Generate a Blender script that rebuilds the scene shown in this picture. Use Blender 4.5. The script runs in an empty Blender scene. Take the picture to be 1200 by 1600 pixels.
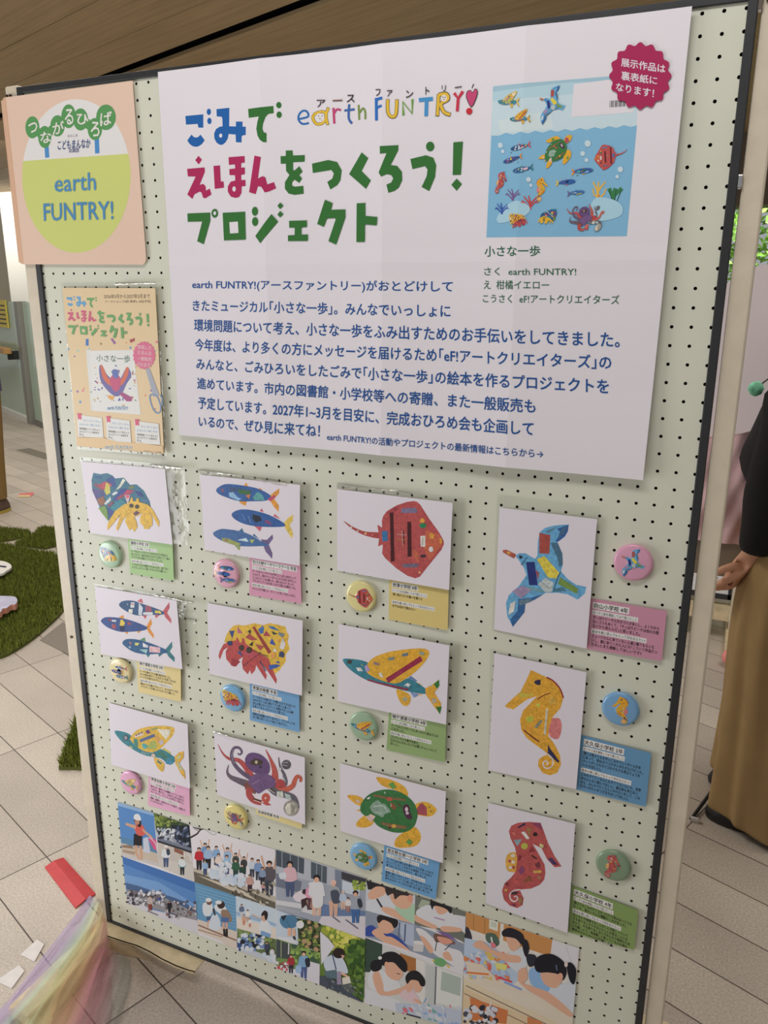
import bpy, bmesh, math, random
from mathutils import Vector, Matrix
from mathutils.geometry import tessellate_polygon
S = bpy.context.scene
COL = S.collection
random.seed(7)
# ---------------------------------------------------------------- camera (phone, about 1.5 m above the floor)
CAM = (1.18705, -1.16578, 1.49497)
FPX = 1239.15
RW = ((0.91534511, 0.4026557, 0.00342265), (0.11059827, -0.24322856, -0.96364303), (-0.38718387, 0.88244448, -0.2671711))
cd = bpy.data.cameras.new('camera'); cam = bpy.data.objects.new('camera', cd); COL.objects.link(cam)
cd.sensor_width = 36; cd.sensor_fit = 'AUTO'; cd.lens = FPX / 1600 * 36; cd.clip_start = .02
m = Matrix(((RW[0][0], -RW[1][0], -RW[2][0], CAM[0]), (RW[0][1], -RW[1][1], -RW[2][1], CAM[1]), (RW[0][2], -RW[1][2], -RW[2][2], CAM[2]), (0, 0, 0, 1)))
cam.matrix_world = m
S.camera = cam
# ---------------------------------------------------------------- exposure, sky, lamps
S.view_settings.view_transform = 'Standard'; S.view_settings.look = 'None'
S.view_settings.exposure = 0; S.view_settings.gamma = 1; S.view_settings.use_curve_mapping = False
W = bpy.data.worlds.new('world'); S.world = W; W.use_nodes = True
bg = W.node_tree.nodes['Background']; bg.inputs[0].default_value = (.93, .97, 1.0, 1); bg.inputs[1].default_value = .36
def area(name, loc, to, sx, sy, power, col=(1, 1, 1)):
    l = bpy.data.lights.new(name, 'AREA'); l.shape = 'RECTANGLE'; l.size = sx; l.size_y = sy; l.energy = power; l.color = col
    o = bpy.data.objects.new(name, l); COL.objects.link(o); o.location = loc
    o.rotation_euler = (Vector(to) - Vector(loc)).to_track_quat('-Z', 'Y').to_euler()
    return o
area('board_top_fill', (.78, -.95, 2.74), (.78, -.15, 1.6), 1.4, .45, 19, (1, .985, .99))  # unseen lamp added to keep the upper right of the board bright
area('left_key_fill', (-1.3, -1.05, .72), (.0, 0, .55), .9, 1.1, 22.5, (.965, .975, 1.0))  # area lamp added low on the left to shape the board's falloff
area('far_floor_fill', (-3.6, 2.6, 2.74), (-3.6, 2.6, 0), 2.0, 2.0, 60, (1, .95, .88))  # unseen fill added over the left floor, bounces up to the planks
area('left_floor_fill', (-1.35, .95, 2.74), (-1.0, .8, 0), 1.2, .8, 33, (1, .96, .92))  # added behind the board to lift the floor at its left
area('glass_fill', (-5.4, 4.2, 2.74), (-5.8, 4.8, .8), .9, .9, 34, (1, .98, .95))  # extra fill, put in to lighten the green glass partition
area('pillar_fill', (-8.2, 6.4, 2.74), (-8.6, 7.4, 1.5), .8, .4, 34, (1, .98, .95))  # added only to brighten the front of the white pillar
area('right_floor_fill', (1.9, 1.5, 2.74), (1.7, 1.3, 0), 1.4, 1.0, 22, (1, .96, .92))  # fill added out of view for the floor right of the board
area('bush_fill', (1.6, 7.15, 2.7), (1.2, 8.3, 1.4), 1.6, .3, 70, (1, 1, .96))  # strip lamp added under the roof to light the bush

def ray(px, py):
    a = ((px - 600) / FPX, (py - 800) / FPX, 1.)
    return tuple(RW[0][i] * a[0] + RW[1][i] * a[1] + RW[2][i] * a[2] for i in range(3))
def at(px, py, z=0.):                       # the spot of the photo on the level plane z
    v = ray(px, py); t = (z - CAM[2]) / v[2]
    return Vector((CAM[0] + t * v[0], CAM[1] + t * v[1], z))
def aty(px, py, y):                         # ... on the upright plane parallel to the board
    v = ray(px, py); t = (y - CAM[1]) / v[1]
    return Vector((CAM[0] + t * v[0], y, CAM[2] + t * v[2]))
def atp(px, py, P, n):
    v = Vector(ray(px, py)); n = Vector(n); t = (Vector(P) - Vector(CAM)).dot(n) / v.dot(n)
    return Vector(CAM) + v * t

# ---------------------------------------------------------------- materials
def s2l(c): return tuple(((x / 255) / 12.92 if x <= 10.3 else ((x / 255 + .055) / 1.055) ** 2.4) for x in c)
def mat(name, col, rough=.6, metal=0, noise=0, nscale=40, bump=0, bscale=200, spec=.5, coat=0, detail=4):
    m = bpy.data.materials.new(name); m.use_nodes = True; nt = m.node_tree; b = nt.nodes['Principled BSDF']
    b.inputs['Roughness'].default_value = rough; b.inputs['Metallic'].default_value = metal
    b.inputs['Specular IOR Level'].default_value = spec; b.inputs['Coat Weight'].default_value = coat
    c = s2l(col)
    tc = nt.nodes.new('ShaderNodeTexCoord')
    if noise:
        n = nt.nodes.new('ShaderNodeTexNoise'); n.inputs['Scale'].default_value = nscale; n.inputs['Detail'].default_value = detail
        nt.links.new(tc.outputs['Object'], n.inputs['Vector'])
        r = nt.nodes.new('ShaderNodeMapRange'); r.inputs[1].default_value = .3; r.inputs[2].default_value = .7
        r.inputs[3].default_value = 1 - noise; r.inputs[4].default_value = 1 + noise
        nt.links.new(n.outputs['Fac'], r.inputs[0])
        x = nt.nodes.new('ShaderNodeVectorMath'); x.operation = 'SCALE'; x.inputs[0].default_value = c
        nt.links.new(r.outputs[0], x.inputs['Scale']); nt.links.new(x.outputs[0], b.inputs['Base Color'])
    else:
        b.inputs['Base Color'].default_value = (*c, 1)
    if bump:
        n = nt.nodes.new('ShaderNodeTexNoise'); n.inputs['Scale'].default_value = bscale
        nt.links.new(tc.outputs['Object'], n.inputs['Vector'])
        u = nt.nodes.new('ShaderNodeBump'); u.inputs['Strength'].default_value = bump; u.inputs['Distance'].default_value = .002
        nt.links.new(n.outputs['Fac'], u.inputs['Height']); nt.links.new(u.outputs[0], b.inputs['Normal'])
    return m
def inkmat(name, rough=.5, coat=0, translucent=0):
    """printed paper: the ink colours come from the print's own colour attribute"""
    m = bpy.data.materials.new(name); m.use_nodes = True; nt = m.node_tree; b = nt.nodes['Principled BSDF']
    a = nt.nodes.new('ShaderNodeAttribute'); a.attribute_name = 'ink'
    nt.links.new(a.outputs['Color'], b.inputs['Base Color'])
    b.inputs['Roughness'].default_value = rough; b.inputs['Coat Weight'].default_value = coat; b.inputs['Coat Roughness'].default_value = .15
    b.inputs['Specular IOR Level'].default_value = .3
    return m
def collagemat(name):
    """prints of painted-paper collages: the ink with a mottled, brushed look"""
    m = inkmat(name, .5, .06); nt = m.node_tree; b = nt.nodes['Principled BSDF']; a = [n for n in nt.nodes if n.type == 'ATTRIBUTE'][0]
    tc = nt.nodes.new('ShaderNodeTexCoord'); n = nt.nodes.new('ShaderNodeTexNoise'); n.inputs['Scale'].default_value = 130; n.inputs['Detail'].default_value = 5; n.inputs['Distortion'].default_value = 1.2
    r = nt.nodes.new('ShaderNodeMapRange'); r.inputs[1].default_value = .3; r.inputs[2].default_value = .7; r.inputs[3].default_value = .74; r.inputs[4].default_value = 1.16
    x = nt.nodes.new('ShaderNodeVectorMath'); x.operation = 'SCALE'
    nt.links.new(tc.outputs['Object'], n.inputs[0]); nt.links.new(n.outputs['Fac'], r.inputs[0]); nt.links.new(a.outputs['Color'], x.inputs[0]); nt.links.new(r.outputs[0], x.inputs['Scale']); nt.links.new(x.outputs[0], b.inputs['Base Color'])
    return m
def filmmat(name, base=.06, edge=.5, rough=.12, bump=.4):
    m = bpy.data.materials.new(name); m.use_nodes = True; nt = m.node_tree; nt.nodes.clear()
    o = nt.nodes.new('ShaderNodeOutputMaterial'); mx = nt.nodes.new('ShaderNodeMixShader')
    t = nt.nodes.new('ShaderNodeBsdfTransparent'); t.inputs[0].default_value = (.95, .96, .95, 1)
    g = nt.nodes.new('ShaderNodeBsdfGlossy'); g.inputs['Roughness'].default_value = rough
    lw = nt.nodes.new('ShaderNodeLayerWeight'); lw.inputs[0].default_value = .35
    r = nt.nodes.new('ShaderNodeMapRange'); r.inputs[3].default_value = base; r.inputs[4].default_value = edge
    tc = nt.nodes.new('ShaderNodeTexCoord'); n = nt.nodes.new('ShaderNodeTexNoise'); n.inputs['Scale'].default_value = 45
    u = nt.nodes.new('ShaderNodeBump'); u.inputs['Strength'].default_value = bump; u.inputs['Distance'].default_value = .004
    nt.links.new(tc.outputs['Object'], n.inputs['Vector']); nt.links.new(n.outputs['Fac'], u.inputs['Height'])
    nt.links.new(u.outputs[0], g.inputs['Normal'])
    nt.links.new(lw.outputs['Facing'], r.inputs[0]); nt.links.new(r.outputs[0], mx.inputs[0])
    nt.links.new(t.outputs[0], mx.inputs[1]); nt.links.new(g.outputs[0], mx.inputs[2]); nt.links.new(mx.outputs[0], o.inputs[0])
    return m
M = {}
M['peg'] = mat('pegboard_paint', (222, 223, 205), .55, noise=.03, nscale=6)
M['hard'] = mat('hardboard', (78, 66, 52), .8)
M['frame'] = mat('dark_frame', (52, 53, 55), .5, metal=.2, noise=.08)
M['cream'] = mat('cream_steel', (218, 206, 184), .5, noise=.05, nscale=30, bump=.1)
M['creamworn'] = mat('worn_cream_steel', (214, 196, 160), .55, noise=.16, nscale=28, bump=.3, bscale=120)
M['bolt'] = mat('bolt', (70, 62, 52), .4, metal=.8)
M['paper'] = inkmat('print_paper', .65)
M['laminated'] = inkmat('sleeved_paper', .5, .06)
M['collage'] = collagemat('collage_print')
M['badge'] = inkmat('badge_print', .25, .7)
M['film'] = filmmat('clear_film', .014, .2)
M['fold'] = filmmat('film_fold', .3, .8, .22, .25)
M['black'] = mat('black_plastic', (22, 21, 22), .5)

# ---------------------------------------------------------------- objects
def props(o, label=None, cat=None, group=None, kind=None):
    if label: o['label'] = label
    if cat: o['category'] = cat
    if group: o['group'] = group
    if kind: o['kind'] = kind
    return o
def thing(name, loc, label, cat, group=None):
    o = bpy.data.objects.new(name, None); o.empty_display_size = .05; COL.objects.link(o); o.location = loc
    return props(o, label, cat, group)
def wloc(o):
    v = Vector((0, 0, 0))
    while o is not None: v += o.location; o = o.parent
    return v
def link(name, me, parent=None, mats=(), smooth=False):
    """me holds world coordinates; it is moved to its parent's origin"""
    o = bpy.data.objects.new(name, me); COL.objects.link(o)
    for k in mats: me.materials.append(k)
    if smooth:
        for p in me.polygons: p.use_smooth = True
    if parent is not None:
        me.transform(Matrix.Translation(-wloc(parent))); o.parent = parent
    else:
        bb = [v.co for v in me.vertices]
        c = Vector(((min(v.x for v in bb) + max(v.x for v in bb)) / 2, (min(v.y for v in bb) + max(v.y for v in bb)) / 2, min(v.z for v in bb)))
        me.transform(Matrix.Translation(-c)); o.location = c
    return o
def mesh(name, v, f):
    me = bpy.data.meshes.new(name); me.from_pydata([tuple(x) for x in v], [], [tuple(x) for x in f]); me.update(); return me
class MB:
    def __init__(s): s.v = []; s.f = []
    def quad(s, *p):
        n = len(s.v); s.v += [tuple(x) for x in p]; s.f.append(tuple(range(n, n + len(p)))); return s
    def box(s, a, b):
        n = len(s.v); x0, y0, z0 = a; x1, y1, z1 = b
        s.v += [(x0, y0, z0), (x1, y0, z0), (x1, y1, z0), (x0, y1, z0), (x0, y0, z1), (x1, y0, z1), (x1, y1, z1), (x0, y1, z1)]
        s.f += [tuple(n + i for i in q) for q in ((3, 2, 1, 0), (4, 5, 6, 7), (0, 1, 5, 4), (1, 2, 6, 5), (2, 3, 7, 6), (3, 0, 4, 7))]; return s
    def prism(s, bottom, top):
        n = len(s.v); k = len(bottom); s.v += [tuple(p) for p in bottom] + [tuple(p) for p in top]
        s.f.append(tuple(n + i for i in reversed(range(k)))); s.f.append(tuple(n + k + i for i in range(k)))
        for i in range(k): j = (i + 1) % k; s.f.append((n + i, n + j, n + k + j, n + k + i))
        return s
    def tube(s, pts, r, seg=10):
        rs = r if isinstance(r, (list, tuple)) else [r] * len(pts); pts = [Vector(p) for p in pts]; rings = []
        for i, p in enumerate(pts):
            d = (pts[min(i + 1, len(pts) - 1)] - pts[max(i - 1, 0)]).normalized()
            a = d.cross(Vector((0, 0, 1))); a = a.normalized() if a.length > 1e-3 else Vector((1, 0, 0)); b = d.cross(a).normalized()
            n = len(s.v); rings.append(n)
            for k in range(seg): t = 2 * math.pi * k / seg; s.v.append(tuple(p + a * math.cos(t) * rs[i] + b * math.sin(t) * rs[i]))
        for q, w in zip(rings, rings[1:]):
            for k in range(seg): s.f.append((q + k, q + (k + 1) % seg, w + (k + 1) % seg, w + k))
        s.f.append(tuple(rings[0] + k for k in reversed(range(seg)))); s.f.append(tuple(rings[-1] + k for k in range(seg))); return s
    def loft(s, rings, seg=20, cap=True):
        """rings of (cx,cy,cz,rx,ry)"""
        idx = []
        for (cx, cy, cz, rx, ry) in rings:
            idx.append(len(s.v))
            for k in range(seg): t = 2 * math.pi * k / seg; s.v.append((cx + rx * math.cos(t), cy + ry * math.sin(t), cz))
        for q, w in zip(idx, idx[1:]):
            for k in range(seg): s.f.append((q + k, q + (k + 1) % seg, w + (k + 1) % seg, w + k))
        if cap: s.f.append(tuple(idx[0] + k for k in reversed(range(seg)))); s.f.append(tuple(idx[-1] + k for k in range(seg)))
        return s
    def build(s, name, mats, parent=None, bevel=0, smooth=False, subsurf=0):
        o = link(name, mesh(name, s.v, s.f), parent, [mats] if not isinstance(mats, (list, tuple)) else mats, smooth)
        if bevel: b = o.modifiers.new('bevel', 'BEVEL'); b.width = bevel; b.segments = 2; b.limit_method = 'ANGLE'
        if subsurf: b = o.modifiers.new('subsurf', 'SUBSURF'); b.levels = subsurf; b.render_levels = subsurf
        return o

# ---------------------------------------------------------------- prints on paper
EPS = 2.5e-5
class Surf:
    """a sheet hanging in front of the board: its distance d0 + slope*(x-x0) (+ a gentle bend)"""
    def __init__(s, d0, x0=0, slope=0, disp=None, cutx=(), cutz=()):
        s.d0, s.x0, s.k, s.disp, s.cutx, s.cutz = d0, x0, slope, disp, cutx, cutz
    def hit(s, px, py):
        v = ray(px, py); t = -(s.d0 + s.k * (CAM[0] - s.x0) + CAM[1]) / (v[1] + s.k * v[0])
        return (CAM[0] + t * v[0], CAM[2] + t * v[2])
    def y(s, x, z): return -(s.d0 + s.k * (x - s.x0) + (s.disp(x, z) if s.disp else 0))
def catmull(pts, closed=True, n=5):
    out = []; N = len(pts)
    for i in range(N if closed else N - 1):
        g = lambda k: pts[k % N] if closed else pts[max(0, min(N - 1, k))]
        a, b, c, d = g(i - 1), g(i), g(i + 1), g(i + 2)
        for k in range(n):
            t = k / n
            out.append(tuple(.5 * (2 * b[j] + (c[j] - a[j]) * t + (2 * a[j] - 5 * b[j] + 4 * c[j] - d[j]) * t * t + (3 * b[j] - a[j] - 3 * c[j] + d[j]) * t ** 3) for j in (0, 1)))
    if not closed: out.append(tuple(pts[-1]))
    return out
def ellipse(cx, cy, rx, ry, rot=0, n=20):
    c, s = math.cos(math.radians(rot)), math.sin(math.radians(rot)); o = []
    for k in range(n):
        t = 2 * math.pi * k / n; x, y = rx * math.cos(t), ry * math.sin(t); o.append((cx + x * c - y * s, cy + x * s + y * c))
    return o
def taper(pts, w0, w1, smooth=True, n=4):
    p = catmull(pts, False, n) if smooth and len(pts) > 2 else list(pts); L = []; R = []
    for i, q in enumerate(p):
        a = p[max(i - 1, 0)]; b = p[min(i + 1, len(p) - 1)]; dx, dy = b[0] - a[0], b[1] - a[1]; l = math.hypot(dx, dy) or 1
        w = (w0 + (w1 - w0) * i / (len(p) - 1)) / 2; L.append((q[0] - dy / l * w, q[1] + dx / l * w)); R.append((q[0] + dy / l * w, q[1] - dx / l * w))
    return [(L[i], L[i + 1], R[i + 1], R[i]) for i in range(len(p) - 1)]
def flat(items):
    """('p'|'s'|'e'|'t'|'w', colour, ...) -> [(colour, polygon)] in the drawing's own coordinates"""
    out = []
    for it in items:
        k, c, d = it[0], it[1], it[2:]
        if k == 'p': out.append((c, [list(d[0])]))
        elif k == 's': out.append((c, [catmull(d[0])]))
        elif k == 'e': out.append((c, [ellipse(*d)]))
        elif k == 't': out.append((c, taper(*d)))          # points, width at start, width at end
        elif k == 'w': out.append((c, taper(d[0], d[1], d[1], len(d) < 3)))
    return out
TXT = {}
def glyphs(s, bold=0):
    bold = 0
    if (s, bold) not in TXT:
        cu = bpy.data.curves.new('t', 'FONT'); cu.body = s; cu.resolution_u = 2
        o = bpy.data.objects.new('t', cu); COL.objects.link(o)
        bpy.context.view_layer.update()
        me = bpy.data.meshes.new_from_object(o.evaluated_get(bpy.context.evaluated_depsgraph_get()))
        v = [(p.co.x, p.co.y) for p in me.vertices]; f = [tuple(p.vertices) for p in me.polygons]
        bpy.data.objects.remove(o); bpy.data.curves.remove(cu); bpy.data.meshes.remove(me)
        TXT[(s, bold)] = (v, f, min(p[0] for p in v), max(p[0] for p in v), min(p[1] for p in v), max(p[1] for p in v))
    return TXT[(s, bold)]
class Print:
    def __init__(s, surf, wp=(214, 209, 215), albedo=.84, lay=1):
        s.surf = surf; s.v = []; s.f = []; s.c = []; s.lay = lay; g_ = sum(wp) / 3; s.wp = s2l((g_, g_, g_)); s.alb = albedo; s.cut = True; s.sat = .9
    def ink(s, c):
        y_ = .3 * c[0] + .55 * c[1] + .15 * c[2]; c = tuple(y_ + (t - y_) * s.sat for t in c); l = s2l(c); v = [max(.004, l[i] / s.wp[i] * s.alb) for i in range(3)]; k = min(1, .86 / max(v)); return tuple(x * k for x in v) + (1,)
    def tri(s, poly, col):
        """poly: (x,z) board points"""
        n = len(s.v); s.v += [(x, -s.lay * EPS, z) for x, z in poly]
        if len(poly) <= 4 and len(poly) > 2: tr = [tuple(range(len(poly)))]
        else: tr = tessellate_polygon([[Vector((x, z, 0)) for x, z in poly]])
        for t in tr: s.f.append(tuple(n + i for i in t)); s.c.append(col)
    def px(s, crop):
        ox, oy, k = crop; return lambda p: s.surf.hit(ox + p[0] / k, oy + p[1] / k)
    def draw(s, prims, fn):
        for c, polys in prims:
            s.lay += 1; col = s.ink(c)
            for q in polys: s.tri([fn(p) for p in q], col)
        return s
    def items(s, crop, items): return s.draw(flat(items), s.px(crop))
    def text(s, t, col, TL, BL, TR, BR, crop=(0, 0, 1), bold=0, board=False, raw=False):
        fn = (lambda p: p) if board else s.px(crop)
        TL, BL, TR, BR = fn(TL), fn(BL), fn(TR), fn(BR); v, f, x0, x1, y0, y1 = glyphs(t, bold)
        s.lay += 1; n = len(s.v); col = col if raw else s.ink(col)
        for kk, (ox, oy) in enumerate(((0, 0),) if not bold else ((-bold, -bold * .6), (bold, -bold * .6), (0, bold))):      # heavier strokes
            n = len(s.v)
            for x, y in v:
                a = (x + ox - x0) / (x1 - x0 or 1); b = (y + oy - y0) / (y1 - y0 or 1)
                q = [(1 - a) * ((1 - b) * BL[i] + b * TL[i]) + a * ((1 - b) * BR[i] + b * TR[i]) for i in (0, 1)]
                s.v.append((q[0], -(s.lay + .3 * kk) * EPS, q[1]))
            for q in f: s.f.append(tuple(n + i for i in q)); s.c.append(col)
        return s
    def line(s, t, col, x, z, h, maxw=1e9, bold=0, cw=1.0):
        """upright text on the board, its left end and baseline at (x,z), em height h"""
        v, f, x0, x1, y0, y1 = glyphs(t, bold); k = h * cw
        if (x1 - x0) * k > maxw: k = maxw / (x1 - x0)
        s.text(t, col, (x, z + y1 * h), (x, z + y0 * h), (x + (x1 - x0) * k, z + y1 * h), (x + (x1 - x0) * k, z + y0 * h), board=True, bold=bold)
        return (x1 - x0) * k
    def build(s, name, material, parent=None):
        me = bpy.data.meshes.new(name); me.from_pydata(s.v, [], s.f); me.update()
        a = me.attributes.new('ink', 'FLOAT_COLOR', 'CORNER'); i = 0
        for p, c in zip(me.polygons, s.c):
            for k in p.loop_indices: a.data[k].color = c
        if s.cut and (s.surf.cutx or s.surf.cutz):
            bm = bmesh.new(); bm.from_mesh(me)
            for x in s.surf.cutx: bmesh.ops.bisect_plane(bm, geom=bm.verts[:] + bm.edges[:] + bm.faces[:], plane_co=(x, 0, 0), plane_no=(1, 0, 0))
            for z in s.surf.cutz: bmesh.ops.bisect_plane(bm, geom=bm.verts[:] + bm.edges[:] + bm.faces[:], plane_co=(0, 0, z), plane_no=(0, 0, 1))
            bm.to_mesh(me); bm.free()
        for v in me.vertices: v.co.y += s.surf.y(v.co.x, v.co.z)
        return link(name, me, parent, [material])
def grid_quad(surf, TL, TR, BR, BL, nx=12, nz=12, inset=0):
    """a sheet with these board corners following its surface"""
    v = []; f = []
    for j in range(nz + 1):
        for i in range(nx + 1):
            a, b = i / nx, j / nz
            p = [(1 - b) * ((1 - a) * TL[k] + a * TR[k]) + b * ((1 - a) * BL[k] + a * BR[k]) for k in (0, 1)]
            v.append((p[0], surf.y(*p) + inset, p[1]))
    for j in range(nz):
        for i in range(nx): n = j * (nx + 1) + i; f.append((n, n + nx + 1, n + nx + 2, n + 1))
    return v, f
def sheet(name, surf, q, col, material, parent, wp=(211, 210, 208), thick=.0003, nx=12, nz=12):
    """blank paper; q = board corners TL,TR,BR,BL"""
    v, f = grid_quad(surf, *q, nx, nz)
    n = len(v); v2 = [(x, y + thick, z) for x, y, z in v]; f2 = [tuple(n + i for i in reversed(t)) for t in f]
    rim = [i for i in range(nx + 1)] + [j * (nx + 1) + nx for j in range(1, nz + 1)] + [nz * (nx + 1) + i for i in range(nx - 1, -1, -1)] + [j * (nx + 1) for j in range(nz - 1, 0, -1)]
    fr = [(rim[i], rim[(i + 1) % len(rim)], n + rim[(i + 1) % len(rim)], n + rim[i]) for i in range(len(rim))]
    me = mesh(name, v + v2, f + f2 + fr)
    p = Print(surf, wp); c = p.ink(col)
    a = me.attributes.new('ink', 'FLOAT_COLOR', 'CORNER')
    for k in range(len(a.data)): a.data[k].color = c
    return link(name, me, parent, [material])
# ================================================================ THE SETTING
def floor_mat():
    m = bpy.data.materials.new('floor_tiles'); m.use_nodes = True; nt = m.node_tree; b = nt.nodes['Principled BSDF']
    tc = nt.nodes.new('ShaderNodeTexCoord'); mp = nt.nodes.new('ShaderNodeMapping'); mp.vector_type = 'POINT'
    mp.inputs['Rotation'].default_value = (0, 0, math.radians(20.5)); mp.inputs['Location'].default_value = (-.176, -.002, 0)
    nt.links.new(tc.outputs['Object'], mp.inputs[0])
    br = nt.nodes.new('ShaderNodeTexBrick'); br.offset = 0; br.squash = 1
    for k, v in (('Scale', 1), ('Mortar Size', .0017), ('Mortar Smooth', .1), ('Brick Width', .6), ('Row Height', .15), ('Bias', 0)): br.inputs[k].default_value = v
    br.inputs['Color1'].default_value = (*s2l((182, 171, 159)), 1); br.inputs['Color2'].default_value = (*s2l((202, 191, 177)), 1); br.inputs['Mortar'].default_value = (*s2l((78, 68, 60)), 1)
    nt.links.new(mp.outputs[0], br.inputs['Vector'])
    n = nt.nodes.new('ShaderNodeTexNoise'); n.inputs['Scale'].default_value = 190; n.inputs['Detail'].default_value = 3
    n2 = nt.nodes.new('ShaderNodeTexNoise'); n2.inputs['Scale'].default_value = 3.5; n2.inputs['Detail'].default_value = 5
    nt.links.new(tc.outputs['Object'], n.inputs[0]); nt.links.new(tc.outputs['Object'], n2.inputs[0])
    r = nt.nodes.new('ShaderNodeMapRange'); r.inputs[1].default_value = .3; r.inputs[2].default_value = .7; r.inputs[3].default_value = .8; r.inputs[4].default_value = 1.16
    r2 = nt.nodes.new('ShaderNodeMapRange'); r2.inputs[1].default_value = .3; r2.inputs[2].default_value = .7; r2.inputs[3].default_value = .92; r2.inputs[4].default_value = 1.08
    mu = nt.nodes.new('ShaderNodeMath'); mu.operation = 'MULTIPLY'
    nt.links.new(n.outputs['Fac'], r.inputs[0]); nt.links.new(n2.outputs['Fac'], r2.inputs[0]); nt.links.new(r.outputs[0], mu.inputs[0]); nt.links.new(r2.outputs[0], mu.inputs[1])
    x = nt.nodes.new('ShaderNodeVectorMath'); x.operation = 'SCALE'; nt.links.new(br.outputs['Color'], x.inputs[0]); nt.links.new(mu.outputs[0], x.inputs['Scale'])
    nt.links.new(x.outputs[0], b.inputs['Base Color']); b.inputs['Roughness'].default_value = .55
    u = nt.nodes.new('ShaderNodeBump'); u.inputs['Strength'].default_value = .4; u.inputs['Distance'].default_value = .002; u.invert = True
    nt.links.new(br.outputs['Fac'], u.inputs['Height']); nt.links.new(u.outputs[0], b.inputs['Normal'])
    return m
fl = bpy.data.objects.new('floor', mesh('floor', [(-14, -5, 0), (9, -5, 0), (9, 14, 0), (-14, 14, 0)], [(0, 1, 2, 3)])); COL.objects.link(fl)
fl.data.materials.append(floor_mat()); fl['kind'] = 'structure'; fl['label'] = 'grey brown stone tile floor of narrow strips'
# plank ceiling, its boards run the same way as the floor tiles
def wood_mat():
    m = mat('ceiling_wood', (134, 114, 84), .6); nt = m.node_tree; b = nt.nodes['Principled BSDF']
    tc = nt.nodes.new('ShaderNodeTexCoord'); mp = nt.nodes.new('ShaderNodeMapping'); mp.inputs['Scale'].default_value = (1.2, 26, 26)
    n = nt.nodes.new('ShaderNodeTexNoise'); n.inputs['Scale'].default_value = 1.4; n.inputs['Detail'].default_value = 7
    cr = nt.nodes.new('ShaderNodeValToRGB'); cr.color_ramp.elements[0].position = .25; cr.color_ramp.elements[0].color = (*s2l((168, 144, 108)), 1)
    cr.color_ramp.elements[1].position = .75; cr.color_ramp.elements[1].color = (*s2l((196, 172, 132)), 1)
    nt.links.new(tc.outputs['Object'], mp.inputs[0]); nt.links.new(mp.outputs[0], n.inputs[0]); nt.links.new(n.outputs['Fac'], cr.inputs[0]); nt.links.new(cr.outputs[0], b.inputs['Base Color'])
    return m
TH = math.radians(-20.4); T_ = (math.cos(TH), math.sin(TH)); N_ = (-math.sin(TH), math.cos(TH)); CH = 2.8
cb = MB(); edges = [-6 + .355 * k + .352 for k in range(40)]
slot = 2.05
lines = sorted([1.402 - .355 * k for k in range(20)] + [1.757, slot, 2.155, 2.826] + [2.826 + .355 * k for k in range(1, 22)])
for a, b_ in zip(lines, lines[1:]):
    if abs(a - slot) < .01: continue
    cb.box((-13, a + .0025, 0), (9, b_ - .0025, .02))
cb.box((-13, lines[0], .08), (9, lines[-1], .1))
me = mesh('ceiling', cb.v, cb.f); ce = bpy.data.objects.new('ceiling', me); COL.objects.link(ce)
ce.rotation_euler = (0, 0, TH); ce.location = (0, 0, CH); me.materials.append(wood_mat()); me.materials.append(mat('ceiling_void', (14, 14, 18), .9))
for p in me.polygons[-6:]: p.material_index = 1
ce['kind'] = 'structure'; ce['label'] = 'brown wooden plank ceiling with a dark slot'

# ================================================================ THE DISPLAY BOARD
PITCH = .025; ZT = 1.826
def peg_mesh(rows=71):
    v = []; f = []; mi = []; r = .00245; h = PITCH / 2; c8 = [(math.cos(k * math.pi / 4 + math.pi / 8 * 0), math.sin(k * math.pi / 4)) for k in range(8)]
    sq = [(h, 0), (h, h), (0, h), (-h, h), (-h, 0), (-h, -h), (0, -h), (h, -h)]
    for j in range(rows):
        for i in range(-1, 47):
            x, z = i * PITCH, ZT - j * PITCH; n = len(v)
            v += [(x + a, 0, z + b) for a, b in sq]; v += [(x + a * r, 0, z + b * r) for a, b in c8]; v += [(x + a * r, .004, z + b * r) for a, b in c8]
            for k in range(8):
                q = (k + 1) % 8
                f.append((n + k, n + q, n + 8 + q, n + 8 + k)); mi.append(0)
                f.append((n + 8 + k, n + 8 + q, n + 16 + q, n + 16 + k)); mi.append(1)
    n = len(v); zb_ = ZT - rows * PITCH + h; v += [(-PITCH - h, 0, zb_), (-PITCH - h, 0, zb_ - .014), (46 * PITCH + h, 0, zb_ - .014), (46 * PITCH + h, 0, zb_)]; f.append((n, n + 1, n + 2, n + 3)); mi.append(0)
    me = mesh('pegboard', v, f)
    me.polygons.foreach_set('material_index', mi); return me
board = thing('display_board', (.56, 0, 0), 'large white pegboard display stand with dark frame and cream posts covered in posters', 'display board')
pegme = peg_mesh(); peg = link('pegboard', pegme, board, [M['peg'], M['hard']])
MB().box((-.03, .012, .066), (1.155, .016, 1.837)).build('back_panel', M['hard'], board)
X0, X1 = -.026, 1.151
def rail(a, b): return MB().box(a, b).build('frame_rail', M['frame'], board, bevel=.0012)
rail((-.039, -.004, .050), (X0, .024, 1.843)); rail((X1, -.004, .050), (1.1625, .024, 1.843))
rail((X0, -.004, 1.8325), (X1, .024, 1.843)); rail((X0, -.004, .050), (X1, .024, .0565))
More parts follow.
